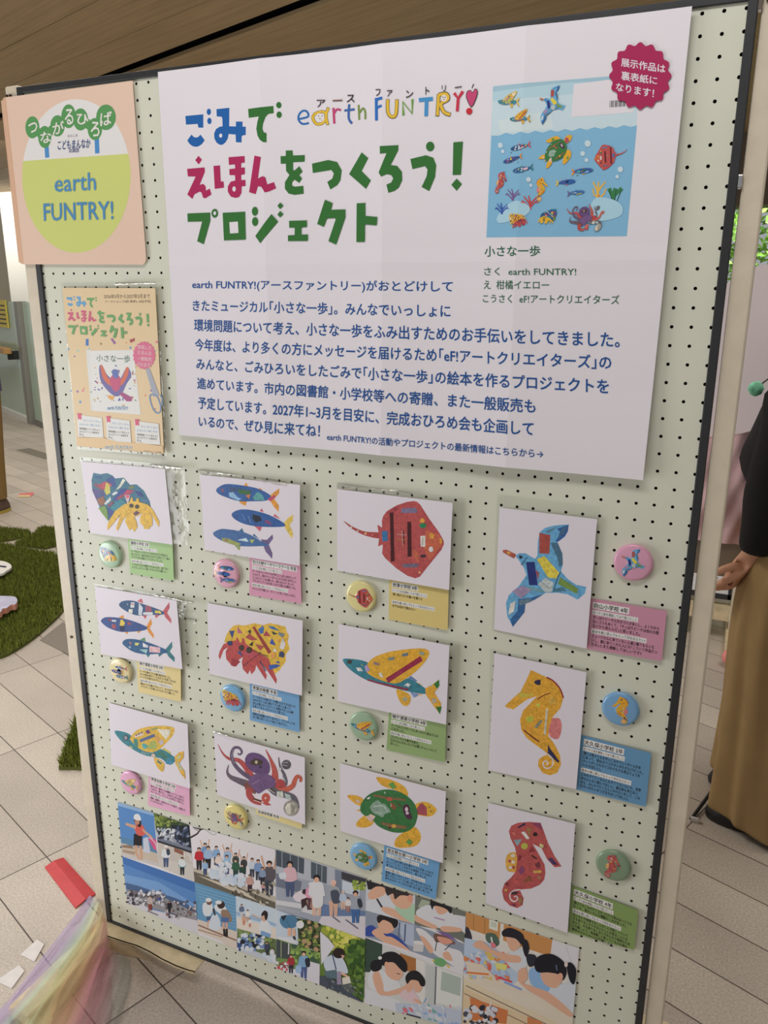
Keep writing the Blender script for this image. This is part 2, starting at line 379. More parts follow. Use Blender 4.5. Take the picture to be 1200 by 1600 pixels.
def post(x0, x1):
    p = MB().box((x0, 0.001, .048), (x1, .04, 1.848)).build('post', M['cream'], board, bevel=.003)
    for z in (1.832,):
        for dx in (.006, .014): MB().tube([((x0 + dx), .002, z), ((x0 + dx), -.002, z)], .0022, 10).build('bolt', M['bolt'], p)
    MB().tube([((x0 + x1) / 2, .002, .78 if x0 < 0 else .2), ((x0 + x1) / 2, -.0012, .78 if x0 < 0 else .2)], .003, 10).build('bolt', M['bolt'], p)
    return p
post(-.0715, -.040); post(1.1668, 1.1945)
def foot(x0, x1):
    m_ = MB(); zt = .05
    m_.prism([(x0 - .006, -.275, 0), (x1 + .006, -.275, 0), (x1 + .006, .26, 0), (x0 - .006, .26, 0)], [(x0, -.268, zt), (x1, -.268, zt), (x1, .255, zt), (x0, .255, zt)])
    o = m_.build('foot', M['creamworn'], board, bevel=.004)
    return o
foot(-.062, -.004); foot(1.152, 1.21)
fr = [(166, 1463), (190, 1471), (213, 1478), (232, 1487), (252, 1499), (275, 1510), (292, 1516), (303, 1519)]
P3 = [at(x, y, .05) for x, y in fr]; b2 = MB()
back = [Vector((p.x, .02, .05)) for p in P3]
for k in range(len(P3) - 1):
    a, b_, c, d = P3[k], P3[k + 1], back[k + 1], back[k]; dz = Vector((0, 0, -.003))
    b2.prism([a + dz, b_ + dz, c + dz, d + dz], [a, b_, c, d])
    b2.prism([a + Vector((0, .004, -.011)), b_ + Vector((0, .004, -.011)), b_ + Vector((0, .006, -.011)), a + Vector((0, .006, -.011))], [a, b_, b_ + Vector((0, .003, 0)), a + Vector((0, .003, 0))])
b2.build('brace', M['creamworn'], board)
g = [at(168, 1466, .047), at(205, 1478, .047)]
MB().quad(g[0], g[1], g[1] + Vector((.04, .02, -.044)), g[0] + Vector((.002, .006, -.045))).build('gusset', M['creamworn'], board)
chrome = mat('chrome', (210, 208, 205), .18, metal=1)
for (px, py) in ((1163, 6), (1123, 285)):
    p = aty(px, py, -.002); MB().box((1.1615, -.003, p.z - .008), (1.1675, .01, p.z + .008)).build('clip', chrome, board, bevel=.001)
# ================================================================ DRAWINGS (traced once; used on the sheets, the badges and the book cover)
BLUE, CRIM, GREEN = (24, 92, 168), (172, 32, 86), (45, 108, 44)
PAP = (214, 209, 215)
TITLE = [((280, 150, 6.6667), [
    ('p', BLUE, [(75, 212), (265, 195), (265, 335), (212, 333), (205, 295), (82, 302)]),
    ('p', BLUE, [(140, 405), (160, 428), (185, 437), (212, 430), (235, 405), (280, 465), (250, 505), (215, 528), (185, 533), (150, 525), (120, 503), (95, 467)]),
    ('e', BLUE, 324, 170, 23, 33), ('e', BLUE, 330, 265, 23, 33),
    ('p', BLUE, [(405, 143), (543, 130), (541, 322), (612, 325), (614, 274), (685, 275), (684, 327), (720, 328), (718, 415), (686, 417), (675, 430), (673, 492), (613, 487), (610, 408), (535, 402), (525, 450), (500, 490), (470, 512), (440, 513), (405, 490), (382, 445), (380, 395), (400, 350), (440, 325), (470, 322), (468, 240), (460, 222), (408, 218)]),
    ('e', PAP, 450, 418, 17, 21),
    ('p', GREEN, [(745, 145), (1008, 114), (1012, 190), (960, 197), (930, 230), (905, 300), (900, 350), (910, 385), (940, 398), (940, 492), (905, 490), (870, 465), (845, 420), (833, 350), (845, 280), (860, 225), (752, 237)]),
    ('e', GREEN, 1063, 105, 27, 33), ('e', GREEN, 1066, 205, 27, 34)]),
  ((280, 225, 5.4545), [
    ('p', CRIM, [(175, 103), (205, 137), (177, 177), (147, 140)]),
    ('p', CRIM, [(77, 214), (228, 202), (230, 240), (185, 350), (215, 342), (235, 360), (240, 400), (272, 382), (288, 432), (235, 465), (215, 460), (200, 415), (185, 408), (140, 430), (122, 470), (78, 432), (150, 280), (83, 278)]),
    ('p', CRIM, [(305, 190), (362, 186), (368, 322), (393, 322), (397, 375), (316, 385)]),
    ('p', CRIM, [(437, 117), (578, 108), (580, 163), (548, 168), (548, 207), (580, 205), (580, 262), (548, 268), (548, 312), (585, 310), (586, 362), (552, 365), (550, 420), (530, 455), (495, 463), (455, 450), (430, 410), (430, 365), (455, 325), (495, 315), (493, 270), (445, 268), (443, 218), (495, 213), (492, 178), (440, 182)]),
    ('e', PAP, 485, 387, 15, 22),
    ('p', CRIM, [(665, 106), (722, 118), (695, 300), (735, 280), (760, 290), (775, 350), (830, 330), (848, 382), (790, 410), (755, 418), (738, 390), (725, 370), (695, 365), (675, 432), (617, 415)]),
    ('p', GREEN, [(927, 62), (983, 60), (987, 103), (1086, 99), (1085, 155), (988, 160), (988, 225), (1000, 230), (1040, 193), (1068, 240), (1040, 268), (1064, 298), (1040, 335), (1000, 308), (980, 330), (980, 360), (1005, 368), (1073, 360), (1077, 427), (1000, 437), (950, 425), (920, 385), (920, 330), (958, 268), (930, 235), (928, 172), (886, 174), (884, 110), (927, 108)])]),
  ((430, 210, 3.871), [
    ('p', GREEN, [(233, 180), (330, 158), (385, 170), (413, 220), (405, 280), (385, 310), (343, 335), (325, 290), (355, 270), (365, 240), (350, 218), (238, 236)]),
    ('p', GREEN, [(535, 113), (576, 148), (535, 225), (592, 282), (562, 333), (458, 243)]),
    ('p', GREEN, [(647, 77), (757, 70), (757, 100), (712, 190), (750, 195), (778, 230), (780, 280), (760, 325), (735, 345), (698, 357), (687, 308), (715, 295), (727, 270), (715, 250), (690, 245), (655, 260), (640, 235), (688, 118), (648, 122)]),
    ('e', GREEN, 946, 77, 25, 29),
    ('p', GREEN, [(828, 153), (920, 130), (965, 145), (982, 190), (975, 260), (940, 345), (895, 320), (925, 255), (930, 215), (915, 195), (840, 213)]),
    ('p', GREEN, [(1085, 52), (1143, 47), (1131, 247), (1081, 248)]), ('p', GREEN, [(1105, 270), (1137, 303), (1105, 343), (1073, 307)])]),
  ((280, 300, 3.6364), [
    ('p', GREEN, [(53, 123), (185, 118), (185, 165), (147, 297), (109, 280), (138, 168), (55, 170)]), ('e', GREEN, 211, 122, 19, 25), ('e', PAP, 211, 122, 8, 11),
    ('p', GREEN, [(257, 120), (388, 114), (392, 272), (264, 276)]), ('p', PAP, [(296, 173), (346, 170), (349, 234), (300, 237)]),
    ('e', GREEN, 446, 112, 18, 25), ('e', GREEN, 447, 170, 18, 25), ('p', GREEN, [(540, 128), (577, 170), (477, 292), (448, 252)]),
    ('p', GREEN, [(588, 62), (606, 80), (588, 99), (573, 81)]), ('p', GREEN, [(588, 110), (606, 128), (588, 147), (573, 130)]),
    ('p', GREEN, [(637, 166), (736, 163), (737, 200), (706, 203), (706, 243), (742, 243), (742, 279), (631, 280), (631, 248), (668, 246), (668, 204), (638, 204)]),
    ('p', GREEN, [(838, 46), (882, 65), (873, 103), (955, 101), (955, 145), (902, 299), (858, 280), (900, 155), (893, 150), (850, 152), (832, 199), (794, 182)]),
    ('p', GREEN, [(1020, 67), (1070, 65), (1070, 138), (1140, 145), (1136, 192), (1068, 186), (1067, 285), (1018, 285)])])]
OL = (60, 50, 40)
LOGO = ((455, 125, 3.871), [
    ('w', (40, 105, 175), [(62, 240), (112, 226), (108, 198), (84, 190), (60, 212), (56, 245), (80, 270), (118, 264)], 13),
    ('w', OL, [(184, 196), (150, 212), (142, 240), (165, 270), (200, 264), (222, 230), (212, 200), (184, 196)], 19), ('w', OL, [(236, 170), (220, 220), (232, 276)], 19),
    ('w', (238, 195, 45), [(184, 196), (150, 212), (142, 240), (165, 270), (200, 264), (222, 230), (212, 200), (184, 196)], 14), ('w', (238, 195, 45), [(236, 172), (220, 220), (231, 273)], 14),
    ('e', (230, 226, 226), 183, 233, 28, 28), ('e', (120, 60, 60), 176, 222, 3, 4), ('e', (60, 90, 150), 196, 221, 3, 4), ('e', (90, 130, 60), 184, 238, 4, 4), ('e', (190, 80, 110), 195, 248, 3, 3),
    ('w', (188, 62, 112), [(266, 173), (271, 268)], 15), ('w', (188, 62, 112), [(272, 205), (288, 182), (312, 188)], 13),
    ('w', (58, 98, 168), [(362, 152), (359, 235), (380, 268)], 15), ('w', (58, 98, 168), [(332, 190), (396, 183)], 14),
    ('w', (112, 140, 62), [(420, 156), (424, 246)], 12), ('w', (112, 140, 62), [(425, 205), (446, 178), (460, 196), (461, 243)], 12),
    ('w', (35, 105, 188), [(529, 116), (530, 252)], 18), ('w', (35, 105, 188), [(527, 126), (566, 116)], 17), ('w', (35, 105, 188), [(530, 176), (562, 162)], 15),
    ('w', OL, [(598, 124), (599, 200), (620, 229), (646, 214), (652, 124)], 21), ('w', (238, 195, 45), [(598, 126), (600, 200), (620, 228), (645, 214), (652, 126)], 16),
    ('w', (105, 152, 62), [(691, 220), (686, 138), (742, 208), (744, 122)], 15, 1),
    ('w', (60, 140, 198), [(782, 127), (866, 119)], 24), ('w', (60, 140, 198), [(828, 124), (825, 224)], 22),
    ('w', OL, [(900, 92), (892, 224)], 22), ('w', OL, [(900, 95), (945, 88), (956, 122), (914, 150), (934, 200), (972, 215)], 24),
    ('w', (236, 190, 48), [(900, 95), (893, 220)], 17), ('w', (236, 190, 48), [(900, 96), (945, 90), (955, 122), (914, 150), (934, 200), (970, 214)], 18),
    ('e', (232, 226, 220), 932, 115, 18, 20), ('e', (80, 60, 60), 926, 110, 3, 4), ('e', (80, 60, 60), 939, 110, 3, 4), ('e', (150, 70, 70), 933, 122, 4, 3),
    ('w', (198, 44, 70), [(994, 84), (1018, 116), (1046, 74)], 19, 1), ('w', (198, 44, 70), [(1018, 112), (1012, 194)], 18),
    ('s', OL, [(1098, 170), (1066, 112), (1072, 74), (1094, 68), (1105, 80), (1120, 58), (1137, 74), (1128, 118)]),
    ('s', (196, 62, 112), [(1098, 164), (1070, 110), (1075, 77), (1094, 72), (1105, 85), (1120, 63), (1132, 76), (1124, 115)]), ('e', (196, 38, 48), 1085, 194, 19, 20),
    ('w', (50, 40, 40), [(1102, 56), (1106, 42), (1112, 30)], 5)])
KANA = [('ア', 166, 125, 217, 168), ('ス', 348, 96, 396, 140), ('フ', 526, 64, 556, 104), ('ァ', 595, 70, 626, 108), ('ン', 706, 70, 748, 114), ('ト', 822, 48, 846, 94), ('リ', 920, 38, 944, 74)]

def fishset(b1, b2, b3):
    return b1 + b2 + b3
A_CRAB = ((110, 700, 6), [
    ('p', (42, 112, 142), [(215, 232), (280, 245), (345, 235), (395, 258), (420, 285), (500, 278), (560, 345), (620, 340), (690, 400), (745, 500), (755, 560), (560, 600), (365, 690), (300, 610), (240, 480), (205, 400), (198, 300)]),
    ('p', (36, 84, 138), [(228, 262), (298, 262), (298, 288), (232, 285)]), ('p', (40, 74, 150), [(330, 300), (400, 262), (425, 330), (420, 380), (380, 350)]),
    ('p', (140, 70, 92), [(222, 330), (300, 340), (335, 390), (300, 400), (230, 360)]), ('p', (88, 72, 140), [(205, 380), (300, 400), (330, 450), (240, 480)]),
    ('p', (190, 62, 84), [(260, 345), (330, 312), (392, 340), (372, 372), (300, 385)]), ('p', (204, 190, 66), [(335, 320), (368, 345), (375, 420), (340, 442), (318, 400)]),
    ('p', (224, 226, 205), [(428, 395), (470, 330), (495, 284), (516, 305), (470, 370)]), ('p', (205, 215, 215), [(390, 430), (425, 405), (450, 420), (400, 447)]),
    ('p', (36, 66, 150), [(400, 480), (470, 385), (530, 378), (500, 440), (440, 500)]), ('p', (192, 48, 92), [(495, 440), (530, 390), (602, 398), (560, 430)]),
    ('p', (158, 56, 80), [(430, 470), (490, 430), (520, 440), (455, 490)]), ('p', (120, 128, 62), [(545, 370), (590, 350), (600, 372), (560, 385)]),
    ('p', (36, 62, 142), [(600, 400), (660, 410), (692, 460), (640, 452)]), ('p', (60, 120, 160), [(660, 470), (735, 490), (730, 505), (650, 485)]),
    ('p', (150, 92, 62), [(250, 480), (308, 450), (330, 500), (303, 548), (262, 520)]), ('p', (62, 92, 150), [(250, 430), (290, 420), (300, 445), (255, 465)]),
    ('p', (112, 152, 62), [(262, 560), (328, 540), (350, 600), (355, 684), (300, 615)]), ('p', (30, 130, 150), [(375, 560), (470, 470), (530, 515), (400, 610)]),
    ('p', (42, 72, 150), [(350, 560), (432, 602), (365, 662)]), ('p', (192, 204, 204), [(318, 520), (375, 455), (386, 490), (330, 535)]), ('p', (150, 60, 90), [(350, 535), (400, 500), (405, 520), (360, 555)]),
    ('p', (230, 205, 210), [(508, 440), (564, 438), (540, 528)]), ('p', (222, 92, 122), [(515, 442), (560, 440), (550, 470), (525, 472)]),
    ('p', (228, 178, 42), [(350, 770), (346, 735), (358, 690), (420, 590), (500, 530), (555, 508), (572, 462), (586, 465), (592, 500), (614, 500), (625, 470), (643, 472), (648, 505), (730, 530), (775, 580), (835, 690), (830, 742), (790, 670), (745, 590), (770, 660), (770, 720), (735, 760), (690, 757), (690, 735), (655, 700), (655, 650), (680, 600), (630, 640), (600, 640), (620, 690), (630, 740), (600, 786), (575, 750), (555, 772), (515, 690), (520, 630), (480, 700), (445, 777), (430, 755), (470, 620), (410, 700)]),
    ('w', (200, 148, 30), [(470, 610), (480, 660), (450, 720)], 6), ('w', (200, 148, 30), [(520, 630), (560, 600)], 6),
    ('e', (58, 48, 32), 575, 540, 21, 20), ('e', (58, 48, 32), 628, 549, 21, 20), ('p', (108, 62, 82), [(622, 586), (654, 608), (612, 638), (590, 612)])])
OR_, PK_ = (235, 152, 42), (208, 88, 108)
B_FISH = ((300, 720, 6), [
    ('p', OR_, [(485, 232), (510, 202), (528, 240)]), ('p', OR_, [(625, 272), (635, 252), (690, 302)]), ('p', OR_, [(440, 370), (516, 376), (502, 424), (450, 396)]),
    ('p', OR_, [(705, 350), (760, 300), (820, 258), (815, 310), (770, 355), (815, 420), (812, 480), (760, 420), (735, 375)]),
    ('s', (40, 92, 165), [(228, 268), (290, 225), (360, 218), (500, 235), (630, 265), (740, 330), (700, 372), (560, 380), (440, 378), (330, 345), (250, 310)]),
    ('p', (200, 70, 100), [(708, 360), (770, 318), (786, 340), (735, 382)]), ('p', (56, 108, 62), [(430, 262), (556, 282), (540, 318), (440, 310)]), ('p', (80, 160, 160), [(568, 345), (615, 290), (660, 320), (682, 370), (590, 370)]),
    ('p', (134, 182, 220), [(345, 300), (385, 292), (425, 340), (470, 360), (430, 372), (350, 335)]), ('p', (60, 84, 130), [(350, 245), (420, 250), (425, 290), (360, 290)]), ('p', (150, 82, 82), [(272, 258), (300, 270), (285, 302)]), ('p', (192, 112, 62), [(500, 325), (550, 312), (536, 357)]), ('p', (52, 92, 92), [(300, 300), (340, 310), (335, 338), (305, 328)]),
    ('p', PK_, [(632, 470), (655, 446), (672, 482)]), ('p', PK_, [(762, 520), (775, 497), (832, 547)]), ('p', PK_, [(585, 612), (656, 617), (640, 664)]),
    ('p', (225, 190, 72), [(862, 580), (905, 530), (950, 505), (945, 560), (915, 600), (948, 680), (938, 730), (885, 650), (863, 612)]),
    ('s', (36, 90, 165), [(374, 495), (430, 462), (510, 456), (620, 475), (740, 515), (862, 585), (857, 616), (700, 620), (560, 608), (460, 580), (390, 537)]),
    ('p', (22, 32, 52), [(568, 502), (640, 520), (656, 560), (600, 580), (568, 545)]), ('p', (138, 60, 112), [(680, 550), (735, 570), (746, 602), (690, 582)]), ('w', (90, 140, 190), [(470, 500), (500, 560)], 6), ('w', (120, 160, 200), [(530, 520), (550, 580)], 5),
    ('p', (150, 130, 60), [(895, 570), (915, 550), (920, 565), (900, 585)]), ('p', (150, 120, 60), [(900, 620), (920, 660), (910, 665)]),
    ('p', (48, 108, 150), [(440, 658), (470, 630), (487, 672)]), ('p', (48, 108, 150), [(570, 700), (580, 682), (634, 737)]), ('p', (145, 162, 80), [(400, 770), (460, 775), (445, 842), (405, 800)]),
    ('p', (108, 90, 142), [(645, 735), (700, 742), (755, 690), (760, 730), (720, 785), (755, 870), (750, 918), (690, 850), (668, 790)]),
    ('s', (58, 104, 168), [(198, 678), (270, 640), (360, 645), (470, 665), (560, 700), (650, 755), (720, 790), (640, 800), (460, 800), (340, 772), (240, 727)]),
    ('p', (150, 160, 82), [(275, 722), (340, 727), (455, 775), (450, 792), (400, 792), (290, 755)]), ('e', (150, 120, 90), 320, 742, 16, 14), ('p', (190, 215, 225), [(425, 742), (508, 722), (532, 760)]), ('p', (170, 190, 82), [(540, 740), (590, 738), (562, 774)]), ('p', (150, 90, 110), [(665, 735), (720, 750), (700, 780), (670, 770)]), ('e', (225, 225, 225), 250, 685, 14, 17)])
C_RAY = ((510, 740, 5.4545), [
    ('s', (178, 66, 66), [(146, 402), (230, 455), (330, 493), (455, 505), (455, 552), (330, 528), (215, 468)]),
    ('p', (182, 72, 72), [(435, 435), (478, 462), (560, 470), (560, 610), (490, 600), (440, 620), (450, 545)]),
    ('p', (182, 72, 72), [(473, 400), (485, 360), (515, 320), (600, 270), (690, 240), (745, 234), (772, 240), (800, 265), (880, 390), (960, 500), (998, 570), (1002, 600), (980, 650), (850, 810), (795, 880), (755, 892), (690, 870), (600, 810), (500, 720), (475, 680), (480, 620)]),
    ('p', (160, 58, 66), [(520, 330), (600, 280), (620, 300), (540, 360)]), ('p', (192, 92, 62), [(740, 640), (800, 690), (780, 760), (735, 700)]), ('p', (198, 92, 62), [(850, 480), (960, 520), (990, 600), (880, 740), (830, 640)]), ('p', (170, 60, 60), [(520, 650), (600, 720), (560, 740)]),
    ('p', (72, 20, 26), [(541, 332), (571, 330), (581, 746), (549, 749)]), ('p', (72, 20, 26), [(690, 412), (723, 410), (726, 706), (692, 709)]),
    ('p', (116, 106, 140), [(636, 312), (650, 295), (760, 290), (776, 312), (768, 335), (640, 336)]), ('p', (108, 98, 122), [(640, 772), (760, 765), (792, 775), (770, 800), (660, 800)]),
    ('p', (45, 110, 166), [(472, 490), (520, 487), (523, 573), (478, 577)]), ('e', (30, 130, 80), 823, 443, 29, 21), ('p', (216, 210, 204), [(802, 530), (844, 528), (843, 623), (803, 622)]), ('w', (150, 140, 130), [(822, 540), (822, 612)], 6),
    ('s', (226, 152, 52), [(795, 405), (815, 378), (840, 400), (822, 420)]), ('s', (226, 152, 52), [(875, 530), (890, 505), (918, 520), (915, 550), (890, 552)]), ('s', (226, 152, 52), [(965, 560), (980, 548), (988, 585), (970, 597)]), ('e', (60, 42, 52), 825, 702, 26, 13), ('e', (206, 202, 206), 893, 645, 19, 23), ('e', (228, 190, 120), 795, 842, 8, 10),
    ('e', (230, 205, 190), 212, 457, 9, 8), ('e', (230, 190, 180), 268, 488, 9, 9), ('e', (230, 190, 120), 335, 510, 10, 9), ('e', (210, 120, 120), 395, 522, 8, 8),
    ('w', (190, 160, 150), [(645, 485), (652, 615)], 4), ('w', (90, 30, 40), [(656, 485), (662, 600)], 5), ('w', (220, 180, 170), [(600, 516), (684, 522)], 4), ('w', (228, 170, 60), [(605, 560), (680, 565)], 3)])
D_BIRD = ((760, 770, 4), [
    ('p', (88, 158, 204), [(182, 395), (205, 378), (245, 378), (280, 400), (305, 412), (318, 395), (322, 300), (335, 245), (365, 220), (420, 205), (470, 200), (515, 198), (510, 240), (490, 275), (445, 308), (470, 370), (478, 450), (465, 490), (510, 540), (560, 575), (625, 588), (615, 630), (570, 668), (510, 635), (450, 625), (372, 625), (310, 660), (245, 690), (240, 730), (165, 838), (130, 770), (122, 690), (140, 640), (205, 580), (250, 515), (235, 470), (205, 425)]),
    ('p', (46, 88, 160), [(440, 225), (515, 198), (508, 242), (488, 275), (445, 308), (430, 300), (470, 250)]), ('p', (84, 124, 146), [(368, 240), (440, 210), (425, 232), (382, 252)]), ('p', (66, 108, 136), [(400, 310), (445, 312), (475, 380), (478, 445), (458, 470), (440, 400)]), ('p', (60, 100, 140), [(470, 220), (510, 205), (495, 245), (440, 295)]),
    ('p', (166, 70, 60), [(331, 250), (400, 264), (393, 381), (330, 378)]), ('p', (216, 196, 60), [(315, 415), (362, 395), (456, 500), (436, 536), (385, 530)]), ('p', (34, 50, 122), [(248, 433), (301, 432), (321, 578), (268, 577)]), ('p', (150, 76, 90), [(305, 480), (332, 500), (322, 545)]),
    ('p', (172, 184, 184), [(322, 570), (370, 530), (420, 562), (410, 618), (370, 622)]), ('w', (120, 140, 150), [(330, 545), (400, 600)], 5), ('p', (110, 142, 62), [(460, 528), (572, 598), (566, 632), (448, 570)]), ('p', (70, 120, 140), [(415, 600), (480, 590), (500, 612), (430, 618)]), ('w', (40, 90, 110), [(465, 490), (440, 545), (418, 620)], 5),
    ('p', (148, 130, 166), [(160, 615), (225, 580), (286, 605), (215, 660)]), ('p', (44, 94, 152), [(200, 665), (280, 655), (355, 634), (300, 668), (242, 692), (238, 745), (165, 837), (150, 790), (195, 740)]), ('p', (90, 120, 140), [(200, 672), (280, 660), (278, 680), (210, 705)]), ('p', (222, 220, 212), [(150, 692), (182, 675), (172, 742), (136, 762)]), ('p', (100, 150, 160), [(255, 580), (360, 610), (360, 622), (270, 605)]),
    ('p', (172, 80, 60), [(102, 358), (125, 355), (185, 385), (173, 410), (105, 372)]), ('e', (205, 160, 60), 140, 375, 12, 7, 25), ('p', (36, 36, 44), [(205, 392), (225, 395), (220, 413), (206, 408)]), ('w', (60, 110, 150), [(218, 450), (255, 400)], 7)])
E_FISH = ((140, 900, 6.6667), [
    ('p', (206, 86, 100), [(495, 264), (540, 232), (560, 282)]), ('p', (206, 86, 100), [(550, 410), (596, 413), (582, 449)]), ('p', (206, 86, 100), [(680, 408), (736, 403), (690, 441)]),
    ('p', (206, 86, 100), [(760, 370), (830, 272), (834, 330), (808, 385), (850, 450), (851, 496), (790, 432)]),
    ('s', (38, 84, 136), [(308, 292), (350, 260), (450, 257), (560, 293), (680, 333), (772, 375), (762, 401), (640, 406), (500, 411), (400, 377), (325, 327)]),
    ('p', (214, 218, 222), [(430, 275), (468, 275), (465, 330), (425, 328)]), ('p', (205, 120, 130), [(432, 286), (466, 288), (465, 298), (430, 296)]), ('p', (214, 214, 196), [(410, 345), (450, 345), (446, 392), (405, 378)]), ('p', (200, 210, 220), [(515, 276), (555, 330), (545, 410), (508, 405)]), ('p', (222, 224, 228), [(558, 377), (660, 377), (658, 404), (560, 404)]), ('p', (166, 80, 100), [(580, 308), (640, 320), (651, 372), (584, 372)]), ('p', (226, 202, 80), [(682, 358), (735, 362), (752, 392), (684, 386)]), ('p', (160, 190, 205), [(385, 285), (405, 290), (400, 310)]), ('e', (20, 30, 60), 350, 300, 12, 14),
    ('p', (236, 146, 46), [(303, 432), (350, 404), (363, 450)]), ('p', (236, 146, 46), [(360, 580), (401, 583), (393, 609)]), ('p', (236, 146, 46), [(495, 573), (541, 570), (506, 599)]), ('p', (236, 146, 46), [(588, 530), (640, 440), (651, 500), (625, 545), (669, 610), (669, 652), (610, 582)]),
    ('s', (48, 82, 150), [(120, 462), (165, 430), (270, 431), (400, 454), (520, 494), (602, 536), (562, 567), (420, 581), (310, 579), (200, 541), (138, 496)]),
    ('p', (236, 206, 60), [(323, 455), (345, 455), (370, 490), (352, 522), (314, 516)]), ('p', (224, 224, 228), [(230, 456), (279, 459), (276, 477), (233, 474)]), ('p', (166, 76, 90), [(234, 494), (276, 509), (271, 557), (229, 536)]), ('p', (140, 60, 80), [(195, 440), (225, 440), (225, 470), (200, 468)]), ('p', (34, 44, 90), [(312, 520), (366, 520), (361, 576), (318, 573)]), ('p', (150, 70, 96), [(395, 470), (440, 490), (430, 510), (396, 508)]), ('p', (92, 150, 150), [(455, 490), (480, 495), (485, 530), (458, 522)]),
    ('p', (92, 152, 112), [(522, 665), (575, 637), (586, 682)]), ('p', (48, 124, 134), [(585, 813), (633, 816), (611, 849)]), ('p', (48, 124, 134), [(712, 810), (769, 806), (725, 843)]), ('p', (48, 124, 134), [(785, 770), (858, 682), (863, 740), (835, 785), (887, 850), (884, 897), (820, 836)]),
    ('s', (40, 94, 146), [(342, 692), (385, 658), (480, 659), (600, 688), (720, 733), (802, 771), (802, 801), (700, 811), (580, 816), (460, 791), (368, 732)]),
    ('p', (226, 182, 192), [(624, 727), (736, 745), (736, 801), (622, 793)]), ('p', (222, 216, 222), [(553, 693), (610, 725), (609, 746), (558, 740)]), ('p', (152, 202, 202), [(518, 764), (606, 764), (591, 809)]), ('p', (210, 205, 100), [(476, 694), (521, 699), (500, 726), (469, 719)]), ('e', (130, 160, 190), 420, 740, 14, 14), ('p', (160, 110, 130), [(415, 680), (440, 690), (438, 715), (415, 710)])])
F_CRAB = ((310, 930, 6.3158), [
    ('p', (226, 180, 48), [(255, 460), (275, 395), (300, 350), (345, 300), (400, 290), (440, 300), (500, 290), (545, 275), (640, 295), (700, 275), (780, 290), (860, 310), (872, 360), (895, 400), (880, 460), (902, 530), (860, 590), (865, 650), (800, 740), (760, 775), (650, 700), (500, 600), (300, 480)]),
    ('p', (192, 70, 70), [(212, 636), (198, 600), (210, 550), (250, 480), (320, 455), (372, 445), (370, 420), (390, 420), (410, 465), (430, 465), (428, 425), (450, 422), (470, 480), (540, 530), (600, 570), (690, 620), (775, 830), (768, 876), (690, 760), (640, 690), (600, 640), (676, 790), (665, 837), (570, 690), (560, 740), (525, 781), (507, 740), (488, 782), (440, 730), (428, 660), (440, 610), (395, 640), (412, 660), (382, 688), (350, 706), (325, 690), (275, 630), (268, 560), (290, 515), (250, 540)]),
    ('p', (164, 46, 58), [(328, 620), (412, 650), (372, 705), (320, 692)]), ('p', (150, 54, 66), [(440, 690), (610, 560), (622, 572), (450, 702)]), ('p', (192, 72, 92), [(440, 570), (520, 540), (560, 600), (500, 610)]), ('p', (160, 54, 50), [(530, 315), (555, 307), (722, 560), (690, 577)]),
    ('p', (48, 70, 142), [(304, 354), (356, 348), (335, 427)]), ('p', (190, 90, 132), [(385, 308), (438, 376), (390, 376)]), ('p', (40, 62, 50), [(485, 355), (520, 337), (515, 386)]), ('p', (180, 68, 70), [(465, 417), (500, 378), (585, 441), (520, 446)]), ('p', (60, 110, 182), [(588, 335), (615, 320), (630, 298), (650, 322), (640, 377), (610, 380)]), ('p', (178, 60, 80), [(640, 400), (668, 350), (716, 406)]), ('p', (50, 110, 182), [(690, 303), (740, 308), (802, 352), (720, 332)]), ('p', (50, 72, 62), [(720, 352), (782, 380), (740, 391)]), ('p', (120, 132, 142), [(788, 366), (856, 380), (830, 417), (795, 396)]), ('p', (50, 80, 182), [(705, 477), (725, 423), (763, 496)]), ('p', (228, 150, 72), [(775, 440), (800, 430), (795, 470)]), ('p', (214, 206, 210), [(800, 522), (832, 418), (861, 480), (842, 537)]), ('p', (40, 52, 40), [(500, 490), (540, 453), (535, 502)]), ('p', (180, 74, 70), [(563, 484), (652, 500), (610, 547)]), ('p', (242, 236, 222), [(733, 551), (755, 518), (780, 562)]), ('p', (62, 70, 112), [(800, 560), (830, 550), (852, 580), (840, 617), (795, 602)]), ('p', (50, 90, 182), [(697, 690), (760, 680), (815, 692), (770, 715), (702, 737)]), ('p', (60, 92, 160), [(760, 660), (790, 645), (805, 675)]), ('p', (50, 90, 150), [(383, 560), (412, 548), (437, 607)]), ('p', (40, 60, 112), [(283, 455), (330, 448), (337, 492), (300, 497)]), ('w', (90, 80, 50), [(550, 545), (620, 580), (690, 602)], 7), ('w', (50, 70, 120), [(605, 650), (640, 700), (665, 750)], 9),
    ('e', (230, 152, 72), 740, 595, 22, 28), ('e', (66, 52, 44), 425, 518, 25, 28), ('e', (66, 52, 44), 500, 540, 28, 30)])
